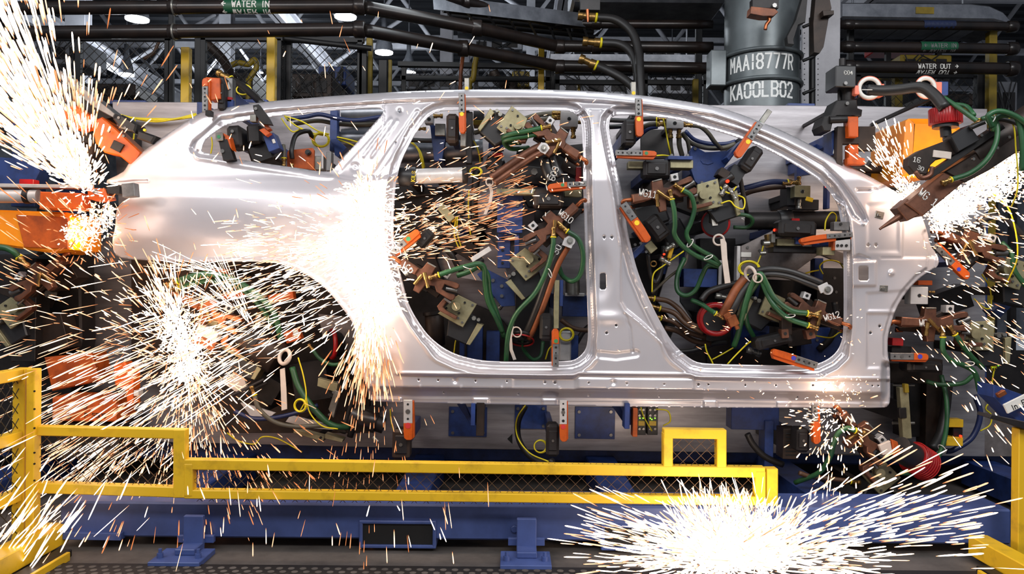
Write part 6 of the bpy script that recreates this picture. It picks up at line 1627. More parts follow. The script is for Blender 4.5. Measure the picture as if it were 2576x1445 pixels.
 ('blue_bracket', 'short blue bar tilted beside the lower B pillar', 'bracket', (1614, 660, 0.15), [('bar', 'blue', bx(1614, 626, 62, 13, 0.12, 0.06, -45)), ('clip', 'olive_plate', bx(1638, 622, 22, 26, 0.1, 0.05, -40)), bolts([(1598, 616), (1612, 612), (1626, 634), (1634, 628)], 3.6, 0.11), ('mount', 'blue', stalk(1614, 628, 16, 16, 0.18))]),
 ('valve', 'zinc fitting cluster on a yellow tag beside the lower B pillar', 'valve', (1660, 670, 0.2), [('body', 'zinc', lambda m: (fitting(m, 1660, 650, 0.2, 30, 1.4), fitting(m, 1672, 630, 0.2, -30, 1.3))), ('tag', 'yellow', bx(1688, 634, 10, 34, 0.22, 0.02, 15)), ('lamp', 'led_red', ds(1671, 640, 2.6, 0.19)), ('ring', 'brass', lambda m: m.ring(at(1644, 664, 0.2), (0, 1, 0.3), 7 * mpp(0.2), 2 * mpp(0.2))), ('mount', 'black_iron', stalk(1665, 645, 10, 10, 0.24))]),
 ('motor', 'black ribbed motor behind the WG11 gun in the front door', 'motor', (1640, 560, 0.3), [('body', 'black_plastic', bx(1640, 540, 80, 60, 0.3, 0.12, -20, 0.01)), ('body', 'black_plastic', bx(1700, 590, 60, 70, 0.34, 0.12, -30, 0.01)), ('mount', 'black_iron', stalk(1650, 545, 40, 30, 0.42))]),
 ('steel_support', 'dark blue welded box in the middle of the front door', 'frame', (1760, 722, 0.5), [('box', 'blue', bx(1762, 700, 84, 46, 0.46, 0.1)), ('post', 'black_iron', bx(1824, 700, 30, 90, 0.48, 0.1)), ('post', 'white_metal', bx(1812, 690, 8, 70, 0.46, 0.02)), ('upright', 'blue', bx(1700, 640, 46, 110, 0.5, 0.1, 10))]),
 ('steel_support', 'blue plates at the lower right corner of the front door', 'frame', (2080, 900, 0.45), [('panel', 'blue', bx(2070, 870, 110, 90, 0.45, 0.06)), ('panel', 'blue', bx(2060, 680, 22, 60, 0.4, 0.06)), ('panel', 'black_iron', bx(2090, 740, 70, 130, 0.5, 0.06)), ('panel', 'blue', bx(1890, 850, 90, 60, 0.45, 0.05)), ('screw', 'bolt', lambda m: [m.disc(x, y, 3.5, 0.44, 0.01) for x, y in ((2056, 856), (2100, 700), (2104, 735), (2110, 780), (2100, 830))])]),
 ('side_plate', 'shiny bent steel shield low in the left of the front door', 'plate', (1700, 860, 0.5), [('sheet', 'plate', pl([(1655, 760), (1690, 640), (1708, 640), (1710, 760), (1770, 850), (1720, 900), (1680, 870), (1700, 820)], 0.46, 0.02)), ('mount', 'black_iron', stalk(1700, 780, 16, 30, 0.48))]),
 ('white_strap', 'white strap hanging straight down in the front door', 'strap', (1830, 712, 0.05), [('band', 'strap', lambda m: m.poly([(1812, 602), (1822, 600), (1828, 612), (1830, 650), (1838, 712), (1824, 714), (1816, 650), (1814, 625)], 0.04, 0.006, 0.001)), ('loop', 'strap', lambda m: m.ring(at(1808, 604, 0.05), (0.3, 1, 0.1), 13 * mpp(0.05), 2.6 * mpp(0.05)))]),
 ('white_strap', 'white strap loop holding the black cable in the front door', 'strap', (1880, 720, 0.05), [('loop', 'strap', lambda m: m.ring(at(1888, 692, 0.04), (1, 0.4, 0.2), 20 * mpp(0.05), 4 * mpp(0.05))), ('loop', 'strap', lambda m: m.ring(at(1906, 700, 0.0), (0.5, 1, 0.3), 11 * mpp(0.05), 2 * mpp(0.05)))]),
 ('drilled_lug', 'left of the two drilled copper lugs under the WG12 gun', 'lug', (1975, 850, 0.02), [('stem', 'brown_black', bx(1980, 822, 26, 40, 0.02, 0.04)), ('pad', 'copper', bx(1976, 840, 18, 22, 0.0, 0.05, -6)), ('hole', 'hole_black', ds(1976, 840, 4, -0.002, 0.004)), ('mount', 'black_iron', stalk(1980, 820, 12, 12, 0.06))]),
 ('drilled_lug', 'right of the two drilled copper lugs under the WG12 gun', 'lug', (2040, 850, 0.02), [('stem', 'brown_black', bx(2044, 825, 26, 36, 0.02, 0.04)), ('pad', 'copper', bx(2040, 841, 22, 24, 0.0, 0.05, -14)), ('hole', 'hole_black', ds(2040, 841, 4.4, -0.002, 0.004)), ('mount', 'black_iron', stalk(2044, 824, 12, 12, 0.06))]),
 ('backing_panel', 'black ribbed shade panel added behind the sparks in the left of the rear door', 'machine', (1090, 900, 0.6), [('housing', 'black_iron', pl([(990, 468), (1150, 472), (1176, 520), (1150, 560), (1110, 600), (1096, 650), (1120, 720), (1180, 760), (1250, 790), (1300, 850), (1300, 920), (990, 920)], 0.62, 0.1)), ('rib', 'brown_black', lambda m: [m.box(1070, y, 150, 6, 0.6, 0.03, -8) for y in (490, 520, 550)]), ('housing', 'black_plastic', pl([(1300, 720), (1350, 700), (1380, 720), (1385, 920), (1290, 920)], 0.6, 0.1)), ('box', 'black_iron', bx(1060, 700, 60, 50, 0.4, 0.1, 30)), ('box', 'brown_black', bx(1160, 620, 70, 40, 0.36, 0.08, 30)), ('clip', 'zinc', lambda m: (fitting(m, 1262, 745, 0.3, -40, 1.6), fitting(m, 1275, 760, 0.3, 140, 1.2)))]),  # black sheets and clutter added to give the dark of shadowed gaps
 ('backing_panel', 'black shade panels added behind the hoses low in the front door', 'machine', (1900, 915, 0.6), [('housing', 'black_iron', pl([(1580, 600), (1660, 590), (1700, 640), (1712, 760), (1790, 850), (1780, 920), (1600, 920)], 0.62, 0.1)), ('housing', 'black_iron', pl([(1760, 600), (1850, 600), (1856, 700), (2000, 706), (2130, 700), (2130, 925), (1780, 925), (1770, 760)], 0.6, 0.1)), ('housing', 'brown_black', bx(1660, 480, 90, 60, 0.5, 0.1, 10)), ('box', 'black_plastic', bx(1930, 790, 70, 50, 0.3, 0.1, -20)), ('box', 'brown_black', bx(2010, 850, 60, 40, 0.35, 0.1, -10)), ('box', 'black_iron', bx(1740, 500, 60, 70, 0.4, 0.1, 20)), ('rib', 'blue', lambda m: [m.box(x, 760, 8, 90, 0.57, 0.03, 12) for x in (1820, 1860, 1900)]), ('clip', 'zinc', lambda m: (fitting(m, 1800, 745, 0.3, 10, 1.6), fitting(m, 1880, 880, 0.2, 20, 1.6), fitting(m, 2040, 790, 0.4, 60, 1.2)))]),  # added dark backing, stands for the shadow low in the door opening
 ('backing_panel', 'dark shade panel added behind the upper gun of the rear door', 'machine', (1400, 470, 0.6), [('housing', 'black_iron', pl([(1300, 380), (1480, 360), (1480, 520), (1330, 520), (1290, 450)], 0.58, 0.1)), ('box', 'brown_black', bx(1440, 415, 50, 46, 0.16, 0.1, 20)), ('box', 'black_iron', bx(1330, 440, 90, 44, 0.2, 0.1, 5)), ('box', 'red', bx(1456, 440, 14, 40, 0.14, 0.06)), ('box', 'black_plastic', bx(1390, 560, 90, 60, 0.3, 0.1, 0)), ('clip', 'zinc', lambda m: (m.disc(1344, 432, 9, 0.1, 0.05, 6), m.disc(1268, 468, 7, 0.1, 0.05, 6)))]),  # added dark filler, darkens the gap behind the gun like shadow
 # quarter window
 ('blue_post', 'slim dark blue post in the quarter window', 'post', (840, 385, 0.5), [('post', 'blue', bx(839, 325, 18, 110, 0.5, 0.06)), ('foot', 'blue', pl([(830, 352), (848, 350), (872, 372), (850, 396), (842, 390), (840, 372)], 0.48, 0.06)), ('mount', 'blue', stalk(839, 330, 10, 20, 0.56))]),
 ('orange_plate', 'orange plate with black knob in the quarter window', 'plate', (755, 425, 0.3), [('plate', 'orange_rust', pl([(722, 384), (726, 378), (786, 372), (790, 378), (789, 428), (722, 420)], 0.28, 0.02)), ('knob', 'black_plastic', lambda m: (m.disc(774, 383, 7, 0.26, 0.03), m.disc(774, 383, 3.5, 0.25, 0.03))), ('mount', 'black_iron', stalk(750, 400, 20, 20, 0.3))]),
 ('zinc_block', 'zinc block and grey bar at the foot of the C pillar window', 'block', (810, 428, 0.3), [('block', 'zinc', bx(803, 410, 26, 34, 0.3, 0.05)), ('bar', 'finger_grey', bx(827, 406, 13, 48, 0.28, 0.05)), ('rod', 'white_metal', lambda m: m.rod((811, 384), (811, 424), 3, 0.28)), ('mount', 'black_iron', stalk(815, 406, 14, 14, 0.35))]),
 ('round_duct', 'round grey duct drum in the right of the quarter window', 'duct', (900, 300, 0.66), [('drum', 'galv', lambda m: m.rod((862, 288), (1010, 284), 24, 0.66, n=26)), ('drum', 'galv', lambda m: m.rod((862, 350), (960, 346), 26, 0.66, n=26))]),
 ('valve', 'small valve with red lamp at the bottom of the quarter window', 'valve', (665, 408, 0.2), [('body', 'black_plastic', bx(668, 400, 44, 14, 0.2, 0.06, -8)), ('lamp', 'led_red', lambda m: (m.disc(664, 402, 2.4, 0.19), m.disc(666, 408, 2, 0.19))), ('elbow', 'brass', lambda m: fitting(m, 735, 412, 0.22, 100, 1.0)), ('mount', 'black_iron', stalk(668, 398, 12, 10, 0.26))]),
 # above the roof at left
 ('swing_clamp', 'orange topped grey clamp body above the rear of the roof', 'clamp', (545, 275, 0.25), [('cap', 'orange', pl([(509, 200), (518, 194), (552, 196), (554, 248), (530, 252), (524, 216), (510, 214)], 0.13, 0.06, 0.003)), ('slide', 'finger_grey', bx(575, 236, 18, 80, 0.2, 0.05)), ('rod', 'red', bx(577, 250, 12, 12, 0.19, 0.02)), ('side', 'blue', bx(578, 262, 14, 24, 0.19, 0.03)), ('label_plate', 'label_white', bx(572, 214, 8, 22, 0.19, 0.01, -20)), ('tip', 'black_iron', bx(523, 284, 14, 14, 0.1, 0.04)), ('mount', 'blue', stalk(560, 262, 16, 20, 0.25)), ('foot', 'blue', bx(502, 272, 14, 30, 0.5, 0.2))]),
 # right
 ('toggle_clamp', 'tall black clamp head marked C04 with orange strip right of the windshield pillar', 'clamp', (2130, 330, 0.0), [('cylinder', 'black_plastic', bx(2128, 192, 52, 54, 0.0, 0.12, 0, 0.004)), ('cylinder', 'black_iron', bx(2107, 196, 16, 52, 0.03, 0.1)), ('stem', 'black_iron', lambda m: m.rod((2119, 148), (2119, 166), 8, 0.06, n=16)), ('rod', 'black_iron', lambda m: (m.rod((2134, 216), (2134, 256), 15, 0.06, n=20), m.rod((2112, 216), (2112, 256), 5, 0.08), m.rod((2152, 216), (2152, 256), 4, 0.08))),
    ('housing', 'black_iron', pl([(2106, 252), (2156, 250), (2158, 272), (2170, 276), (2168, 292), (2106, 292), (2098, 296), (2090, 330), (2072, 330), (2066, 316), (2074, 292), (2090, 288)], 0.0, 0.12, 0.004)), ('roller', 'black_iron', lambda m: m.rod((2086, 302), (2140, 300), 9, 0.0, n=18)), ('arm', 'orange', pl([(2134, 293), (2160, 293), (2160, 344), (2136, 344)], -0.02, 0.06, 0.004)), ('back_plate', 'brown_black', pl([(2107, 318), (2136, 318), (2136, 344), (2160, 344), (2160, 318), (2202, 318), (2204, 378), (2160, 378), (2160, 362), (2120, 362), (2120, 440), (2104, 440)], 0.02, 0.04)),
    ('arm', 'orange', pl([(2136, 364), (2160, 364), (2160, 378), (2160, 396), (2176, 398), (2176, 414), (2132, 414), (2132, 398), (2136, 396)], 0.0, 0.05, 0.003)), ('side', 'blue', pl([(2092, 330), (2110, 322), (2112, 398), (2094, 390)], 0.06, 0.1)), ('label_plate', 'label_white', bx(2102, 378, 9, 20, 0.055, 0.01, 10)), ('screw', 'bolt', lambda m: [m.disc(x, y, 4.5, -0.008, 0.012) for x, y in ((2128, 209), (2132, 260))]), ('mount', 'blue', stalk(2096, 350, 16, 30, 0.14)), ('web', 'blue', pl([(2038, 370), (2090, 346), (2094, 420), (2060, 420)], 0.3, 0.1))]),
 ('ring_bracket', 'white ring in a salmon bracket, nearest the C04 clamp head', 'ring', (2187, 250, 0.1), [('ring', 'label_white', lambda m: m.ring(at(2187, 222, 0.0), (0.15, 1, 0), 24 * mpp(0), 5 * mpp(0), n=32)), ('rim', 'salmon', lambda m: m.ring(at(2187, 222, 0.02), (0.15, 1, 0), 27 * mpp(0), 4 * mpp(0), n=32)), ('arm', 'salmon', bx(2157, 226, 12, 22, 0.0, 0.05)), ('arm', 'salmon', bx(2218, 226, 14, 30, 0.01, 0.05)), ('pad', 'blue', bx(2150, 230, 14, 34, 0.05, 0.05)), ('mount', 'black_iron', stalk(2162, 240, 8, 10, 0.05))]),
 ('ring_bracket', 'white ring in a salmon bracket above the red cap', 'ring', (2330, 250, 0.1), [('ring', 'label_white', lambda m: m.ring(at(2329, 220, 0.0), (-0.1, 1, 0), 23 * mpp(0), 5 * mpp(0), n=32)), ('rim', 'salmon', lambda m: m.ring(at(2329, 220, 0.02), (-0.1, 1, 0), 26 * mpp(0), 4 * mpp(0), n=32)), ('arm', 'salmon', bx(2360, 222, 20, 32, 0.01, 0.05)), ('pad', 'blue', bx(2374, 222, 24, 34, 0.05, 0.05)), ('mount', 'black_iron', stalk(2366, 236, 8, 10, 0.05))]),
 ('red_cap', 'ribbed red plastic cap with black socket above the WG 1 gun', 'cap', (2377, 320, -0.25), [('cap', 'red', lambda m: (m.cyl(at(2377, 273, -0.22), at(2378, 314, -0.22), 38 * mpp(-0.22), n=40, ch=0.004), [m.cyl(at(2377, 276, -0.22) + Vector((0.0645 * math.cos(a), 0.0645 * math.sin(a), 0)), at(2378, 311, -0.22) + Vector((0.0645 * math.cos(a), 0.0645 * math.sin(a), 0)), 0.0022, n=6) for a in np.arange(PI, 2 * PI, 0.16)])), ('socket', 'black_plastic', lambda m: (m.cyl(at(2378, 314, -0.22), at(2378, 322, -0.22), 30 * mpp(-0.22), n=30), m.rod((2378, 322), (2380, 344), 13, -0.22, n=20), m.rod((2380, 344), (2384, 362), 9, -0.22, n=16)))]),
 ('robot_shroud', 'bright orange moulded cover behind the WG 1 gun', 'robot cover', (2340, 445, 0.2), [('shell', 'orange_cover', pl([(2286, 302), (2294, 295), (2380, 296), (2424, 318), (2430, 380), (2400, 430), (2340, 447), (2276, 443)], 0.05, 0.4, 0.03)), ('mount', 'black_iron', stalk(2330, 380, 60, 60, 0.45))]),
 ('backing_panel', 'dark recessed panel behind the sparks at the windshield base', 'panel', (2240, 470, 0.5), [('panel', 'black_iron', pl([(2200, 393), (2276, 392), (2276, 480), (2230, 470), (2170, 440)], 0.4, 0.05)), ('pipe', 'brown_black', lambda m: m.rod((2100, 425), (2260, 428), 10, 0.3))]),
 ('connector', 'red-orange connector beside the front wheel arch', 'connector', (2260, 870, 0.15), [('body', 'red', bx(2259, 861, 28, 19, 0.12, 0.05, 2)), ('base', 'black_iron', bx(2268, 880, 50, 16, 0.14, 0.08)), ('mount', 'black_iron', stalk(2264, 870, 14, 14, 0.2))]),
 ('orange_bar', 'orange bar end behind the front wheel arch flange', 'bar', (2325, 712, 0.2), [('bar', 'orange', bx(2328, 712, 36, 12, 0.16, 0.05)), ('mount', 'brown_black', stalk(2330, 712, 10, 8, 0.2))]),
 ('slide_bar', 'tilted olive bar with a dark notch right of the sill end', 'bar', (2278, 1100, 0.2), [('bar', 'olive_plate', bx(2279, 1040, 22, 130, 0.15, 0.04, -5)), ('notch', 'black_iron', bx(2272, 1040, 18, 26, 0.14, 0.02, -5)), ('clip', 'yellow_dark', bx(2282, 978, 10, 22, 0.13, 0.03, -5)), ('mount', 'black_iron', stalk(2280, 1040, 14, 50, 0.19))]),
 ('machine', 'dark machine frame filling the lower right behind the sill end', 'frame', (2350, 1150, 0.55), [('column', 'brown_black', bx(2350, 1020, 40, 230, 0.5, 0.1)), ('column', 'black_iron', bx(2300, 1000, 60, 200, 0.56, 0.1)), ('block', 'brown_black', bx(2300, 940, 120, 50, 0.3, 0.15)), ('rod', 'zinc', lambda m: (m.rod((2245, 970), (2300, 970), 3, 0.25), m.rod((2245, 1065), (2300, 1065), 4, 0.25))), ('block', 'black_iron', bx(2390, 760, 110, 60, 0.4, 0.12, -20)), ('block', 'blue', bx(2540, 760, 90, 24, 0.4, 0.1, -45)), ('block', 'brown_black', bx(2430, 600, 90, 70, 0.4, 0.12))]),
 ('sensor_box', 'two yellow sensor boxes at the right behind the long green hose', 'sensor', (2400, 1125, 0.45), [('box', 'yellow', bx(2402, 1112, 42, 22, 0.42, 0.06)), ('box', 'yellow', bx(2404, 1066, 40, 20, 0.43, 0.06)), ('stem', 'black_iron', bx(2410, 1090, 24, 26, 0.44, 0.06)), ('lamp', 'led_red', ds(2418, 1098, 2.5, 0.41)), ('mount', 'black_iron', stalk(2404, 1090, 16, 40, 0.5))]),
 ('sensor_box', 'black module with green lights under the hanging yellow bundle', 'sensor', (2500, 930, 0.5), [('box', 'black_plastic', bx(2505, 905, 26, 44, 0.48, 0.04)), ('lamp', 'led_green', lambda m: [m.disc(x, y, 1.6, 0.475) for x, y in ((2500, 925), (2506, 925), (2512, 920), (2500, 918))]), ('mount', 'black_iron', stalk(2505, 905, 10, 20, 0.52))]),
 ('red_cap', 'dark red ribbed cap tilted at the lower right', 'cap', (2320, 1210, 0.0), [('cap', 'red', lambda m: m.cyl(at(2296, 1150, 0.0), at(2330, 1172, 0.04), 40 * mpp(0), n=36, ch=0.006)), ('rib', 'red', lambda m: [m.ring(at(2298 + 5 * i, 1151 + 3.2 * i, 0.006 * i), at(2330, 1172, 0.04) - at(2296, 1150, 0), 40 * mpp(0), 0.0025, n=36, m=6) for i in range(7)]), ('socket', 'black_plastic', lambda m: m.cyl(at(2262, 1130, -0.03), at(2296, 1150, 0.0), 32 * mpp(0), n=30)), ('tab', 'orange_rust', pl([(2244, 1106), (2258, 1112), (2268, 1142), (2250, 1148)], -0.06, 0.02)), ('bracket', 'strap', pl([(2212, 1122), (2240, 1110), (2246, 1140), (2222, 1146)], -0.05, 0.02)), ('mount', 'black_iron', stalk(2310, 1160, 30, 30, 0.06))]),
 ('louvred_box', 'dark louvred box beside the lower right clamp', 'box', (1975, 1160, 0.2), [('box', 'brown_black', bx(1990, 1118, 40, 76, 0.15, 0.1)), ('slot', 'hole_black', lambda m: [m.box(1990, y, 26, 3, 0.146, 0.006) for y in range(1092, 1150, 9)]), ('post', 'blue', bx(1935, 1120, 22, 120, 0.3, 0.1)), ('beam', 'blue', bx(1900, 1052, 120, 60, 0.32, 0.1)), ('mount', 'black_iron', stalk(1990, 1118, 20, 40, 0.25))]),
 ('sign_plate', 'white lettered plate on a dark blue rail at the right edge', 'sign', (2560, 1040, -0.3), [('rail', 'blue', pl([(2500, 968), (2620, 1010), (2620, 1090), (2560, 1060), (2500, 1000)], -0.24, 0.12)), ('plate', 'label_white', bx(2568, 1012, 84, 26, -0.30, 0.01, -27)), ('tag', 'copper_bright', bx(2522, 992, 22, 12, -0.29, 0.02, -30)), ('mount', 'black_iron', bx(2590, 1040, 40, 40, -0.22, 0.1))]),
 # under the sill
 ('support_post', 'blue and brown support post under the sill below the rear door', 'support', (1200, 1098, 0.15), [('post', 'brown_black', bx(1208, 1056, 20, 84, 0.06, 0.06)), ('face', 'blue', bx(1190, 1044, 11, 56, 0.05, 0.08)), ('rib', 'blue', lambda m: m.poly([(1150, 1018), (1170, 1018), (1188, 1060), (1182, 1066)], 0.2, 0.04)), ('mount', 'blue', stalk(1200, 1050, 24, 40, 0.12))]),
 ('support_post', 'blue and tan support post under the sill below the front door', 'support', (1590, 1100, 0.15), [('post', 'orange_rust', bx(1598, 1064, 12, 72, 0.06, 0.06)), ('face', 'blue', bx(1578, 1048, 13, 64, 0.05, 0.08)), ('rib', 'blue', lambda m: m.poly([(1540, 1022), (1560, 1022), (1576, 1060), (1570, 1066)], 0.2, 0.04)), ('mount', 'blue', stalk(1588, 1050, 20, 40, 0.12))]),
 ('io_module', 'left of two black modules with green lights under the sill', 'module', (1617, 1096, 0.7), [('box', 'black_plastic', bx(1614, 1060, 22, 70, 0.69, 0.05)), ('label_plate', 'yellow', bx(1614, 1066, 16, 12, 0.685, 0.006)), ('connector', 'bolt', lambda m: [m.disc(x, y, 3, 0.68, 0.01) for x in (1609, 1619) for y in (1032, 1046, 1080)]), ('lamp', 'led_green', lambda m: [m.disc(x, y, 1.5, 0.684) for x, y in ((1610, 1053), (1618, 1053))])]),
 ('io_module', 'right of two black modules with green lights under the sill', 'module', (1644, 1096, 0.7), [('box', 'black_plastic', bx(1642, 1060, 26, 70, 0.69, 0.05)), ('label_plate', 'yellow', bx(1642, 1066, 18, 12, 0.685, 0.006)), ('connector', 'bolt', lambda m: [m.disc(x, y, 3, 0.68, 0.01) for x in (1636, 1648) for y in (1032, 1046, 1080)]), ('lamp', 'led_green', lambda m: [m.disc(x, y, 1.5, 0.684) for x, y in ((1636, 1053), (1640, 1056), (1648, 1053))])]),
 ('pneumatic_cylinder', 'gleaming black cylinder lying below the left end of the sill', 'cylinder', (920, 1090, 0.1), [('barrel', 'pipe_black', lambda m: m.rod((884, 1044), (948, 1066), 26, 0.15, n=28, ch=0.004)), ('end_cap', 'black_iron', lambda m: m.rod((948, 1066), (966, 1072), 20, 0.15, n=20)), ('rod', 'zinc', lambda m: m.rod((938, 1100), (950, 1112), 6, 0.1)), ('mount', 'black_iron', stalk(915, 1056, 26, 20, 0.2))]),
 ('zinc_bracket', 'shiny angled bracket left of the black cylinder at bottom left', 'bracket', (840, 1050, 0.15), [('plate', 'zinc', pl([(826, 1030), (842, 982), (856, 988), (838, 1052)], 0.12, 0.03)), ('plate', 'olive_plate', pl([(800, 952), (850, 966), (846, 988), (798, 972)], 0.14, 0.05)), bolts([(850, 962), (838, 988), (828, 1044)], 3, 0.115), ('mount', 'black_iron', stalk(834, 990, 14, 20, 0.17))]),
 ('bent_shield', 'left of two pale bent sheet shields lying at bottom left', 'shield', (640, 1070, 0.3), [('sheet', 'white_metal', pl([(604, 1014), (640, 1024), (692, 1040), (680, 1050), (630, 1048)], 0.25, 0.02)), ('mount', 'black_iron', stalk(650, 1040, 14, 8, 0.27))]),
 ('bent_shield', 'right of two pale bent sheet shields lying at bottom left', 'shield', (740, 1090, 0.3), [('sheet', 'white_metal', pl([(718, 1062), (730, 1046), (800, 1062), (860, 1084), (780, 1078)], 0.28, 0.02)), ('mount', 'black_iron', stalk(760, 1066, 14, 8, 0.3))]),
 ('guide_plate', 'tan drilled foot plates at the bottom left by the green hose', 'plate', (800, 1110, 0.2), [('plate', 'olive_plate', pl([(740, 1080), (816, 1100), (812, 1112), (738, 1090)], 0.2, 0.06)), ('plate', 'olive_plate', pl([(818, 1092), (864, 1106), (860, 1114), (816, 1104)], 0.2, 0.06)), ('screw', 'black_iron', ds(806, 1102, 3, 0.19)), ('mount', 'black_iron', stalk(800, 1102, 20, 10, 0.26))]),
 # wheel opening
 ('gun_motor', 'dark round motor body inside the rear wheel opening, lit by sparks', 'motor', (640, 880, 0.2), [('barrel', 'brown_black', lambda m: m.rod((560, 812), (700, 905), 42, 0.24, n=28, ch=0.006)), ('flange', 'black_iron', lambda m: m.rod((640, 862), (652, 870), 47, 0.24, n=28)), ('block', 'strap', bx(520, 838, 56, 26, 0.1, 0.06, 22)), ('block', 'copper_bright', bx(512, 862, 62, 26, 0.12, 0.06, 22)), ('block', 'olive_plate', bx(540, 818, 46, 26, 0.16, 0.08, 20)), ('mount', 'black_iron', stalk(640, 868, 50, 40, 0.32))]),
 ('backing_panel', 'dark machine panel filling the rear wheel opening', 'panel', (640, 1060, 0.68), [('panel', 'brown_black', pl([(330, 640), (900, 640), (930, 1000), (930, 1090), (560, 1090), (520, 1010), (330, 930)], 0.62, 0.04)), ('panel', 'plate_dull', pl([(800, 790), (900, 800), (912, 900), (850, 880), (812, 850)], 0.5, 0.03)), ('panel', 'black_iron', bx(620, 950, 180, 60, 0.4, 0.1, 30)), ('panel', 'black_iron', bx(780, 960, 90, 100, 0.42, 0.1, -10))]),
 ('swing_clamp', 'orange clamp arm just under the rear edge of the wheel arch', 'clamp', (540, 690, 0.15), [('arm', 'orange', bx(540, 684, 52, 13, 0.12, 0.05, -3)), ('pad', 'zinc', bx(508, 676, 20, 10, 0.11, 0.04)), ('mount', 'black_iron', stalk(545, 684, 14, 10, 0.17))]),
 ('swing_clamp', 'orange clamp arm behind the green hoses in the wheel opening', 'clamp', (590, 745, 0.25), [('arm', 'orange', bx(590, 742, 60, 16, 0.22, 0.05, -6)), ('mount', 'black_iron', stalk(590, 742, 14, 10, 0.27))]),
 ('swing_clamp', 'orange clamp arm with label at the right of the wheel opening', 'clamp', (710, 755, 0.25), [('arm', 'orange', bx(706, 748, 64, 20, 0.22, 0.05, -10)), ('arm', 'orange', bx(735, 845, 40, 30, 0.26, 0.05, -20)), ('label_plate', 'label_white', bx(744, 838, 14, 14, 0.255, 0.004, -20)), ('mount', 'black_iron', stalk(706, 748, 14, 10, 0.27))]),
 ('rubber_ring', 'dark red ring in the shadow right of the wheel opening', 'connector', (835, 900, 0.4), [('rim', 'red', lambda m: m.ring(at(836, 866, 0.4), (1, 0.5, 0), 34 * mpp(0.4), 6 * mpp(0.4))), ('face', 'black_plastic', lambda m: m.cyl(at(828, 866, 0.4), at(848, 866, 0.44), 32 * mpp(0.4), n=28)), ('mount', 'black_iron', stalk(838, 866, 20, 20, 0.46))]),
 ('white_strap', 'white strap tied round the black cables under the wheel opening', 'strap', (712, 1030, 0.1), [('band', 'strap', lambda m: m.poly([(704, 930), (716, 926), (720, 980), (722, 1030), (708, 1034), (706, 980)], 0.08, 0.006, 0.001)), ('loop', 'strap', lambda m: m.ring(at(716, 898, 0.08), (0.6, 1, -0.3), 18 * mpp(0.08), 5 * mpp(0.08)))]),
 ('support_rail', 'pair of dark angle rails crossing under the wheel opening', 'rail', (620, 1000, 0.2), [('rail', 'black_iron', lambda m: m.rod((575, 1000), (665, 955), 4, 0.15)), ('rail', 'black_iron', lambda m: m.rod((580, 1008), (672, 963), 4, 0.17)), ('gusset', 'strap', pl([(560, 965), (604, 920), (624, 985), (600, 990)], 0.25, 0.02)), ('mount', 'black_iron', stalk(620, 980, 10, 10, 0.18))]),
 # left
 ('robot_gripper', 'orange robot gripper with black cylinders behind the sparks at upper left', 'gripper', (260, 420, 0.35), [('beam', 'finger_grey', pl([(150, 176), (196, 210), (290, 286), (284, 296), (236, 270), (182, 226), (148, 196)], 0.2, 0.1, 0.003)), ('housing', 'black_iron', pl([(150, 196), (182, 224), (286, 296), (230, 310), (160, 262), (110, 250)], 0.26, 0.12, 0.004)), ('claw', 'orange', pl([(152, 282), (184, 262), (228, 292), (212, 318), (190, 326), (170, 304)], 0.18, 0.1, 0.006)), ('claw', 'orange', pl([(228, 306), (256, 294), (290, 322), (356, 384), (334, 420), (300, 392), (262, 384), (240, 360)], 0.18, 0.1, 0.006)),
    ('window', 'black_iron', pl([(286, 352), (312, 364), (300, 384), (276, 372)], 0.17, 0.05)), ('cylinder', 'black_plastic', pl([(282, 298), (306, 288), (344, 312), (338, 334), (300, 322)], 0.16, 0.1, 0.008)), ('cylinder', 'black_plastic', pl([(346, 326), (392, 342), (380, 362), (342, 348)], 0.16, 0.1, 0.008)), ('knob', 'dot_yellow', ds(363, 327, 3.5, 0.155)), ('screw', 'bolt', lambda m: [m.disc(x, y, 3.5, 0.155) for x, y in ((298, 296), (314, 322), (310, 342), (272, 330))]), ('base', 'brown_black', pl([(60, 240), (160, 262), (240, 360), (220, 440), (120, 420), (60, 330)], 0.34, 0.15, 0.006)), ('mount', 'black_iron', stalk(220, 330, 60, 60, 0.3))]),
 ('industrial_robot', 'yellow and dark robot arm deep in the sparks at the upper left edge', 'robot', (60, 330, 0.4), [('link', 'brown_black', lambda m: m.ptube([(20, 120, 0.5), (60, 200, 0.5), (110, 300, 0.5), (150, 380, 0.5)], 34, n=16)), ('cover', 'yellow', bx(52, 230, 20, 50, 0.2, 0.1, 20)), ('cover', 'yellow', bx(50, 314, 18, 44, 0.2, 0.1, 25)), ('elbow', 'navy_hose', lambda m: m.rod((62, 250), (74, 280), 12, 0.2))]),
 ('orange_housing', 'large orange housing at the left edge below the sparks', 'housing', (80, 630, 0.15), [('body', 'orange_cover', pl([(-60, 526), (165, 534), (172, 545), (172, 628), (120, 636), (-60, 610)], 0.05, 0.3, 0.01)), ('panel', 'orange_rust', pl([(40, 540), (170, 548), (170, 626), (60, 622)], 0.04, 0.02)), ('mount', 'black_iron', stalk(120, 580, 60, 40, 0.35)), ('pedestal', 'black_iron', bx(60, 780, 60, 260, 0.3, 0.12))]),
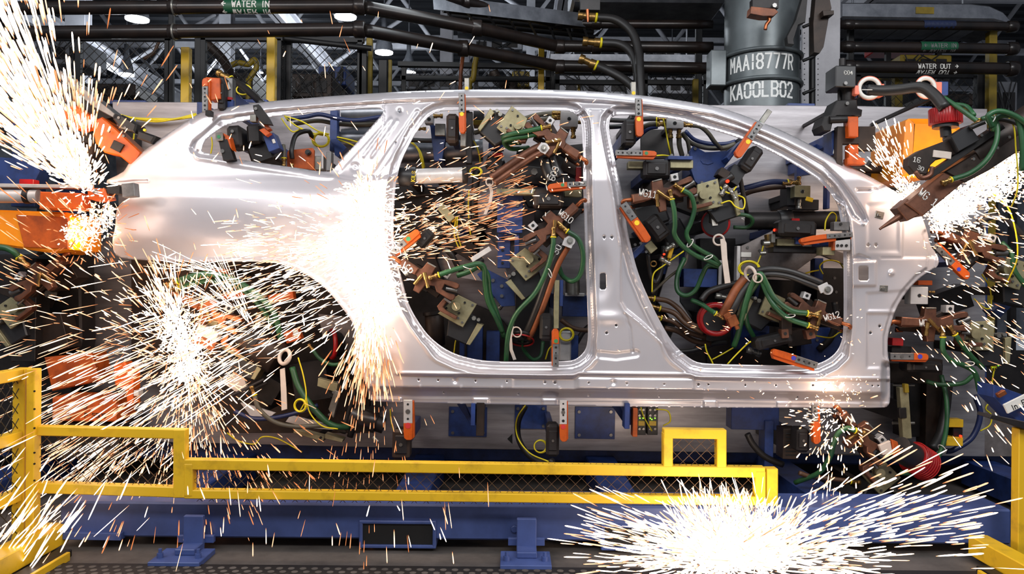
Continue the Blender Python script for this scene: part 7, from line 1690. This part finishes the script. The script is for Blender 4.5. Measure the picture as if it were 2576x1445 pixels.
 ('slide_unit', 'orange slide block with white cylinder left of the panel tail', 'slide unit', (160, 520, 0.0), [('block', 'orange', pl([(100, 482), (205, 486), (208, 528), (98, 526)], -0.02, 0.08, 0.004)), ('drilled_block', 'orange', pl([(219, 473), (262, 474), (272, 500), (240, 506), (220, 500)], -0.03, 0.08, 0.004)), ('screw', 'bolt', ds(238, 481, 6, -0.04)), ('cylinder', 'white_metal', lambda m: m.rod((-40, 494), (66, 494), 17, 0.03, n=24)), ('cylinder', 'white_metal', lambda m: m.rod((76, 494), (98, 494), 17, 0.03, n=24)), ('band', 'black_iron', lambda m: m.rod((64, 494), (78, 494), 19, 0.03, n=24)), ('top_rail', 'white_metal', bx(100, 468, 220, 9, 0.0, 0.05)), ('clevis', 'black_iron', bx(285, 478, 34, 20, -0.02, 0.05)), ('pad', 'finger_grey', bx(322, 478, 32, 34, -0.03, 0.05, -6)), ('mount', 'black_iron', stalk(150, 505, 80, 24, 0.07))]),
 ('backing_panel', 'deep blue machine side at the left edge beside the slide unit', 'panel', (40, 460, 0.5), [('panel', 'blue', pl([(-80, 390), (60, 400), (100, 430), (80, 470), (-80, 470)], 0.3, 0.1)), ('panel', 'red', bx(66, 458, 36, 14, 0.24, 0.05)), ('panel', 'blue', bx(60, 360, 60, 320, 0.6, 0.1))]),
 ('orange_box', 'orange base box with black lettering at lower left', 'housing', (210, 1062, 0.2), [('box', 'orange_rust', pl([(130, 1000), (290, 1004), (292, 1062), (130, 1060)], 0.15, 0.2, 0.006)), ('screw', 'bolt', lambda m: [m.disc(x, y, 5, 0.14) for x, y in ((212, 1024), (172, 1050))]), ('column', 'orange', pl([(284, 920), (312, 912), (334, 940), (334, 1018), (318, 1018), (316, 985), (288, 970)], 0.1, 0.08, 0.006)), ('latch', 'white_metal', lambda m: (m.box(342, 920, 12, 12, 0.1, 0.05), m.box(342, 990, 12, 14, 0.1, 0.05))), ('box', 'orange_rust', pl([(110, 900), (230, 890), (250, 960), (130, 985)], 0.3, 0.15, 0.006)), ('mount', 'black_iron', stalk(220, 1020, 80, 40, 0.35)), ('base', 'black_iron', bx(210, 1110, 180, 90, 0.2, 0.3))]),
 ('robot', 'dark robot base and valves at the far left behind the yellow guard', 'robot base', (60, 1100, 0.4), [('body', 'black_iron', pl([(-80, 640), (200, 640), (205, 860), (180, 1000), (120, 1140), (-80, 1140)], 0.5, 0.15, 0.01)), ('block', 'brown_black', bx(60, 720, 110, 80, 0.36, 0.12, 20)), ('block', 'brown_black', bx(150, 690, 70, 60, 0.3, 0.12, -30)), ('block', 'brown_black', bx(90, 850, 150, 90, 0.36, 0.12, -15)), ('knob', 'zinc', lambda m: [m.disc(x, y, 9, 0.3, 0.05) for x, y in ((86, 632), (40, 690), (120, 740))])]),
]
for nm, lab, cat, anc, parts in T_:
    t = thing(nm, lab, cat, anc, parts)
    if nm == 'toggle_clamp' and 'C04' in lab:
        lettering('lettering', 'C04', flat_map(2134, 183, 0.0), 9 * mpp(0), 1.6 * mpp(0), 'label_white', t)
    if nm == 'sign_plate':
        lettering('lettering', 'In Pla', flat_map(2572, 1014, -0.30, -27), 13 * mpp(-.3), 1.6 * mpp(-.3), 'hole_black', t)
    if nm == 'pneumatic_cylinder' and 'bright' in lab:
        lettering('lettering', 'KILS', flat_map(1040, 444, 0.04, -85), 9 * mpp(0.04), 1.4 * mpp(0.04), 'dot_yellow', t)
    if nm == 'orange_box':
        lettering('lettering', 'P 5500', flat_map(240, 1046, 0.15), 11 * mpp(0.15), 1.6 * mpp(0.15), 'hole_black', t)
    if nm == 'pneumatic_cylinder' and 'long dark' in lab:
        lettering('chalk_mark', 'A', flat_map(1868, 550, 0.30, -80), 9 * mpp(0.3), 1.4 * mpp(0.3), 'chalk', t)
# cable ties
for i, (x, y, Y, a, lab) in enumerate([(1383, 688, -0.03, -20, 'white cable tie round the long green hose and shunt strap of the WG10 gun'), (1736, 612, 0.0, 30, 'white cable tie on the two green hoses below the WG11 gun'), (1782, 648, 0.02, 60, 'white cable tie lower on the two green hoses below the WG11 gun'), (1988, 795, -0.04, 75, 'white cable tie on the green hoses of the WG12 gun'), (2182, 226, -0.12, 90, 'white cable tie on the black hose at the left ring'), (2330, 224, -0.22, 60, 'white cable tie on the black hose above the red cap'), (2492, 300, -0.4, 20, 'pale cable tie on the green hoses above the WG 1 gun'), (2370, 1130, 0.1, -30, 'white cable tie on the long green hose at lower right'), (1175, 672, -0.02, 110, 'pale cable tie on the green hose in the rear door'), (2438, 916, 0.0, 70, 'white cable tie on the green hoses below the wheel arch gun')]):
    def fn(m):
        c = at(x, y, Y + 0.01)
        ar = R(a)
        m.ring(c, (math.cos(ar), 0.25, -math.sin(ar)), 0.021, 0.0022, n=20, m=6)
    one('cable_tie', 'label_white', lab, 'cable tie', fn)

# ------------------------------------------------------------------ sparks: glowing metal droplets thrown off by the welds
def spark_material():
    m = bpy.data.materials.new('spark_glow')
    m.use_nodes = True
    nt = m.node_tree
    nt.nodes.clear()
    o = nt.nodes.new('ShaderNodeOutputMaterial')
    e = nt.nodes.new('ShaderNodeEmission')
    at_ = nt.nodes.new('ShaderNodeAttribute')
    at_.attribute_name = 'spark_heat'
    rp = nt.nodes.new('ShaderNodeValToRGB')
    el = rp.color_ramp.elements
    el[0].position, el[0].color = 0.0, (0.75, 0.13, 0.03, 1)
    el[1].position, el[1].color = 1.0, (1.0, 0.88, 0.80, 1)
    q = el.new(0.4); q.color = (1.0, 0.34, 0.12, 1)
    q = el.new(0.7); q.color = (1.0, 0.66, 0.42, 1)
    mr = nt.nodes.new('ShaderNodeMath'); mr.operation = 'POWER'; mr.inputs[1].default_value = 2.2
    m2 = nt.nodes.new('ShaderNodeMath'); m2.operation = 'MULTIPLY_ADD'; m2.inputs[1].default_value = 4.5; m2.inputs[2].default_value = 0.55
    nt.links.new(at_.outputs['Fac'], rp.inputs[0])
    nt.links.new(at_.outputs['Fac'], mr.inputs[0])
    nt.links.new(mr.outputs[0], m2.inputs[0])
    nt.links.new(rp.outputs[0], e.inputs[0])
    nt.links.new(m2.outputs[0], e.inputs[1])
    nt.links.new(e.outputs[0], o.inputs[0])
    try:
        m.cycles.emission_sampling = 'NONE'
    except Exception:
        pass
    return m
SPARK = spark_material()
rng = random.Random(11)

class Sparks:
    def __init__(s):
        s.v, s.f, s.h = [], [], []
    def streak(s, p, d, L, r, heat):
        d = d.normalized()
        x = d.orthogonal().normalized()
        y = d.cross(x)
        n = len(s.v)
        for t, rr, hh in ((-0.5, 0.25, heat * 0.45), (-0.36, 0.75, heat * 0.8), (0.0, 1.0, heat), (0.4, 1.0, heat), (0.5, 0.45, heat * 0.9)):
            c = p + d * (L * t)
            for sx, sy in ((1, 0), (0, 1), (-1, 0), (0, -1)):
                s.v.append(tuple(c + (x * sx + y * sy) * r * rr))
                s.h.append(max(0.0, min(1.0, hh)))
        for k in range(4):
            for i in range(4):
                j = (i + 1) % 4
                s.f.append((n + k * 4 + i, n + k * 4 + j, n + k * 4 + 4 + j, n + k * 4 + 4 + i))
        s.f.append((n + 3, n + 2, n + 1, n))
        s.f.append((n + 16, n + 17, n + 18, n + 19))
    def fan(s, origins, n, ang, dist, length, r, heat, depth=0.25, grav=0.0, power=1.0, falloff=0.5):
        "ang: (centre, spread) in degrees, 0 = right, 90 = up; dist, length in metres; heat falls with distance"
        for _ in range(n):
            o_ = rng.choice(origins)
            px, py, Y = o_[:3]
            jit = o_[3] if len(o_) > 3 else 8
            p = at(px + rng.gauss(0, jit), py + rng.gauss(0, jit), Y + rng.gauss(0, 0.01))
            if ang[1] >= 180:
                a = R(rng.uniform(0, 360))
            else:
                a = R(rng.gauss(ang[0], ang[1]))
            q = rng.random() ** power
            D = dist[0] + (dist[1] - dist[0]) * q
            v = Vector((math.cos(a), rng.gauss(0, depth) - 0.05, math.sin(a)))
            v.normalize()
            pos = p + v * D + Vector((0, 0, -grav * D * D))
            vel = v + Vector((0, 0, -2 * grav * D))
            if pos.z < 0.012:
                continue
            L = rng.uniform(*length) * (0.55 + 0.7 * q)
            h = heat * (1 - falloff * q) * rng.uniform(0.62, 1.15)
            s.streak(pos, vel, L, rng.uniform(*r) * (0.8 + 0.4 * rng.random()), h)
    def build(s, label):
        me = bpy.data.meshes.new('spark_shower')
        c = Vector((sum(v[0] for v in s.v) / len(s.v), sum(v[1] for v in s.v) / len(s.v), sum(v[2] for v in s.v) / len(s.v)))
        me.from_pydata([tuple(Vector(v) - c) for v in s.v], [], s.f)
        a = me.attributes.new('spark_heat', 'FLOAT', 'POINT')
        a.data.foreach_set('value', s.h)
        me.materials.append(SPARK)
        o = bpy.data.objects.new('spark_shower', me)
        col.objects.link(o)
        o.location = c
        return tag(o, label, 'sparks', 'weld spark showers', 'stuff')

# A: fountain at the tail of the panel
S = Sparks()
oa = [(214, 478, -0.12, 8), (205, 465, -0.1, 10)]
S.fan(oa, 620, (115, 7), (0.05, 1.25), (0.07, 0.18), (0.0026, 0.0050), 1.15, 0.22, power=0.8, falloff=0.25)
S.fan(oa, 470, (133, 8), (0.05, 1.05), (0.07, 0.17), (0.0024, 0.0048), 1.15, 0.22, power=0.8, falloff=0.25)
S.fan(oa, 170, (148, 5), (0.05, 0.7), (0.06, 0.13), (0.0022, 0.0042), 1.0, 0.2, falloff=0.3)
S.fan(oa, 300, (100, 13), (0.02, 0.5), (0.03, 0.08), (0.0018, 0.0040), 1.1, 0.2, power=1.3, falloff=0.4)
S.fan(oa, 46, (72, 22), (0.1, 0.75), (0.03, 0.08), (0.0018, 0.0032), 1.0, 0.3, falloff=0.5)
S.fan(oa, 150, (90, 60), (0.0, 0.13), (0.015, 0.05), (0.002, 0.004), 1.2, 0.4, falloff=0.1)
S.build('fountain of white sparks shooting up left from the tail of the panel')
S = Sparks()
S.fan([(232, 565, -0.08, 22), (262, 540, -0.08, 14), (200, 585, -0.08, 14)], 620, (0, 180), (0.0, 0.055), (0.006, 0.025), (0.0016, 0.0036), 1.2, 0.5, falloff=0.3)
S.fan([(232, 575, -0.08, 20)], 110, (0, 180), (0.03, 0.20), (0.015, 0.05), (0.0014, 0.0026), 0.8, 0.4, falloff=0.6)
S.build('round white clump of sparks beside the orange slide block at left')

# B: the big burst on the C pillar
S = Sparks()
ob = [(925, 560, -0.1, 14), (935, 620, -0.1, 16), (930, 690, -0.1, 16), (940, 760, -0.1, 14), (905, 620, -0.1, 18)]
S.fan([(925, 500, -0.06, 16), (930, 560, -0.06, 22), (925, 620, -0.06, 26), (930, 690, -0.06, 26), (942, 750, -0.06, 18)], 2300, (0, 180), (0.0, 0.10), (0.012, 0.05), (0.0018, 0.0040), 1.25, 0.5, falloff=0.15)
S.fan(ob[:3] + ob[4:], 700, (186, 17), (0.05, 0.62), (0.02, 0.07), (0.0012, 0.0028), 1.1, 0.22, grav=0.10, power=1.15, falloff=0.2)
S.fan(ob[1:4], 680, (202, 8), (0.05, 1.75), (0.05, 0.17), (0.0012, 0.0028), 1.15, 0.16, grav=0.045, power=0.9, falloff=0.35)
S.fan(ob[1:4], 210, (208, 5), (0.7, 2.1), (0.10, 0.22), (0.0014, 0.0030), 1.15, 0.14, grav=0.05, falloff=0.35)
S.fan(ob[3:4] + [(930, 790, -0.1, 14)], 460, (266, 13), (0.0, 0.36), (0.03, 0.10), (0.0016, 0.0034), 1.1, 0.25, grav=0.1, power=1.3, falloff=0.5)
S.fan(ob[3:4], 170, (268, 10), (0.25, 1.0), (0.025, 0.06), (0.0012, 0.0022), 0.62, 0.3, grav=0.1, falloff=0.35)
S.fan(ob[:1], 60, (100, 30), (0.03, 0.35), (0.02, 0.06), (0.0014, 0.0026), 0.9, 0.3, falloff=0.5)
S.build('blinding white spark burst on the C pillar of the car panel')
S = Sparks()
S.fan([(995, 560, 0.12, 16), (995, 610, 0.12, 14), (998, 640, 0.12, 10)], 560, (17, 10), (0.0, 0.62), (0.02, 0.085), (0.0011, 0.0024), 0.85, 0.12, power=1.3, falloff=0.5)
S.fan([(990, 480, 0.10, 20)], 150, (5, 28), (0.03, 0.6), (0.02, 0.06), (0.0011, 0.0022), 0.85, 0.12, falloff=0.35)
S.fan([(1000, 400, -0.1, 60)], 60, (-20, 50), (0.0, 0.7), (0.02, 0.05), (0.0012, 0.0024), 1.0, 0.2, falloff=0.3)
S.fan([(1380, 400, -0.1, 50)], 60, (-60, 60), (0.0, 0.2), (0.008, 0.03), (0.0014, 0.0024), 0.95, 0.2, falloff=0.2)
S.build('orange sparks streaking right through the rear door opening')

# C: burst behind the wheel opening
S = Sparks()
oc = [(440, 800, -0.15, 14), (455, 850, -0.15, 14), (470, 890, -0.15, 12), (480, 930, -0.15, 10)]
S.fan(oc, 600, (0, 180), (0.0, 0.085), (0.015, 0.05), (0.0014, 0.0032), 1.25, 0.4, falloff=0.2)
S.fan(oc, 470, (0, 180), (0.05, 0.34), (0.025, 0.08), (0.0011, 0.0024), 0.95, 0.3, power=1.3, falloff=0.45)
S.fan(oc, 260, (150, 16), (0.1, 0.95), (0.03, 0.08), (0.0012, 0.0026), 0.95, 0.25, falloff=0.4)
S.fan(oc[:2], 160, (112, 9), (0.0, 0.28), (0.02, 0.08), (0.0014, 0.0030), 1.1, 0.2, falloff=0.3)
S.fan(oc[2:], 480, (288, 22), (0.03, 0.75), (0.02, 0.065), (0.0012, 0.0026), 0.85, 0.3, grav=0.1, power=0.9, falloff=0.45)
S.fan(oc[2:], 170, (240, 16), (0.1, 1.0), (0.03, 0.09), (0.0012, 0.0028), 0.9, 0.3, grav=0.1, falloff=0.3)
S.fan([(638, 830, -0.1, 6)], 60, (118, 5), (0.05, 0.34), (0.05, 0.11), (0.0010, 0.0018), 1.2, 0.1, falloff=0.1)
S.fan([(600, 790, -0.1, 6)], 34, (150, 5), (0.05, 0.24), (0.05, 0.10), (0.0010, 0.0018), 1.2, 0.1, falloff=0.1)
S.fan([(560, 690, -0.1, 6)], 44, (166, 6), (0.0, 0.28), (0.06, 0.12), (0.0010, 0.0018), 1.2, 0.1, falloff=0.1)
S.build('radial white spark burst inside the rear wheel opening')
S = Sparks()
S.fan([(150, 1230, -0.6, 60), (90, 1300, -0.6, 40)], 60, (236, 5), (0.0, 0.14), (0.08, 0.16), (0.0016, 0.0032), 1.15, 0.1, falloff=0.1)
S.fan([(600, 560, -0.3, 150)], 60, (285, 40), (0, 0.1), (0.03, 0.06), (0.0014, 0.0024), 1.1, 0.2, falloff=0.2)
S.fan([(1000, 1250, -0.6, 130), (560, 1250, -0.6, 90)], 44, (278, 8), (0, 0.1), (0.03, 0.10), (0.0014, 0.0026), 0.95, 0.1, falloff=0.3)
S.fan([(800, 150, -0.3, 220)], 46, (290, 18), (0, 0.1), (0.02, 0.06), (0.0012, 0.0020), 0.75, 0.1, falloff=0.3)
S.build('stray sparks falling in front of the rear of the car and the base beam')

# D: burst at the floor, lower right
S = Sparks()
od = [(1850, 1400, -0.85, 20), (1790, 1410, -0.85, 20), (1920, 1405, -0.85, 22)]
S.fan(od, 1300, (90, 55), (0.0, 0.12), (0.02, 0.07), (0.0018, 0.0036), 1.25, 0.5, falloff=0.1)
S.fan(od, 800, (130, 24), (0.05, 0.215), (0.03, 0.09), (0.0014, 0.0028), 1.15, 0.3, power=1.1, falloff=0.25)
S.fan(od, 480, (55, 26), (0.05, 0.215), (0.03, 0.08), (0.0014, 0.0028), 1.15, 0.3, power=1.1, falloff=0.3)
S.fan(od[1:], 330, (17, 8), (0.08, 0.78), (0.04, 0.12), (0.0016, 0.0032), 1.15, 0.15, power=1.2, falloff=0.25)
S.fan(od[:2], 200, (166, 8), (0.1, 0.5), (0.04, 0.10), (0.0014, 0.0028), 1.15, 0.2, falloff=0.3)
S.fan(od, 260, (0, 12), (0.05, 0.4), (0.04, 0.10), (0.0016, 0.0030), 1.15, 0.4, falloff=0.2)
S.fan(od, 260, (180, 12), (0.05, 0.4), (0.04, 0.10), (0.0016, 0.0030), 1.15, 0.4, falloff=0.2)
S.build('broad white fan of sparks splashing up from the floor at lower right')

# E: right side
S = Sparks()
oe = [(2290, 492, -0.02, 10)]
S.fan(oe, 240, (124, 12), (0.0, 0.34), (0.015, 0.045), (0.0014, 0.0028), 1.15, 0.15, power=1.3, falloff=0.15)
S.fan(oe, 200, (100, 70), (0.0, 0.06), (0.006, 0.02), (0.0014, 0.0030), 1.15, 0.3, falloff=0.2)
S.build('small fountain of sparks at the foot of the windshield pillar')
S = Sparks()
of = [(2400, 520, -0.12, 18), (2450, 480, -0.12, 22), (2500, 450, -0.12, 26), (2360, 545, -0.12, 14), (2540, 420, -0.12, 26)]
S.fan(of, 1500, (30, 60), (0.0, 0.06), (0.01, 0.04), (0.0018, 0.0040), 1.25, 0.5, falloff=0.15)
S.fan(of[:4], 300, (-10, 30), (0.0, 0.22), (0.012, 0.05), (0.0014, 0.0030), 1.1, 0.3, falloff=0.3)
S.fan([(2330, 600, -0.15, 20), (2350, 700, -0.15, 30)], 150, (-12, 16), (0.0, 0.45), (0.015, 0.05), (0.0013, 0.0024), 1.0, 0.15, grav=0.25, falloff=0.25)
S.fan([(2330, 800, -0.15, 40), (2400, 900, -0.2, 60)], 80, (-40, 15), (0.0, 0.4), (0.02, 0.06), (0.0013, 0.0026), 1.0, 0.15, grav=0.4, falloff=0.25)
S.fan([(2480, 1000, -0.25, 70)], 26, (-58, 8), (0.0, 0.35), (0.03, 0.06), (0.0016, 0.0030), 1.05, 0.1, falloff=0.2)
S.fan([(2570, 860, -0.25, 40)], 50, (-28, 8), (-0.1, 0.1), (0.03, 0.07), (0.0013, 0.0024), 0.95, 0.1, falloff=0.2)
S.build('glowing white spark cloud behind the WG 1 gun, raining down the right edge')
S = Sparks()
og = [(2110, 1040, -0.12, 18), (2090, 1060, -0.12, 24)]
S.fan(og, 170, (240, 60), (0.0, 0.20), (0.01, 0.035), (0.0016, 0.0030), 1.1, 0.3, falloff=0.3)
S.fan(og, 60, (262, 7), (0.2, 0.55), (0.02, 0.07), (0.0016, 0.0028), 1.05, 0.1, falloff=0.3)
S.fan([(2135, 985, -0.04, 22), (2080, 990, -0.04, 30)], 90, (0, 180), (0.0, 0.03), (0.005, 0.015), (0.0012, 0.0026), 1.1, 0.3, falloff=0.3)
S.fan([(2150, 880, -0.08, 60), (1900, 950, -0.08, 90)], 46, (20, 60), (0.0, 0.05), (0.006, 0.02), (0.0012, 0.0022), 0.9, 0.2, falloff=0.3)
S.fan([(1730, 830, -0.06, 60)], 26, (-10, 25), (0.0, 0.15), (0.012, 0.03), (0.0012, 0.0020), 0.85, 0.1, falloff=0.3)
S.build('spray of sparks around the gun under the front end of the sill')

# the light the molten metal gives off
for nm, p, e, c in [('pillar_burst', (925, 520, -0.16), 3.6, (1, .80, .62)), ('pillar_burst', (925, 600, -0.16), 5.0, (1, .78, .58)), ('pillar_burst', (935, 690, -0.16), 5.0, (1, .76, .55)), ('pillar_burst', (945, 770, -0.16), 3.0, (1, .72, .5)),
                 ('door_glow', (1010, 600, 0.12), 1.0, (1, .5, .25)), ('tail_burst', (190, 400, 0.1), 3.5, (1, .66, .40)), ('tail_clump', (220, 590, 0.1), 2.5, (1, .62, .36)), ('wheel_burst', (460, 860, -0.16), 7.0, (1, .62, .38)), 
                 ('floor_burst', (1850, 1365, -0.62), 10.0, (1, .78, .60)), ('nose_burst', (2290, 480, -0.1), 1.2, (1, .7, .5)), ('right_burst', (2450, 490, -0.05), 6.0, (1, .72, .5)), ('sill_burst', (2120, 1000, -0.10), 1.5, (1, .66, .42))]:
    spark_light(nm, at(*p), e, 0.035, c)

build_body()
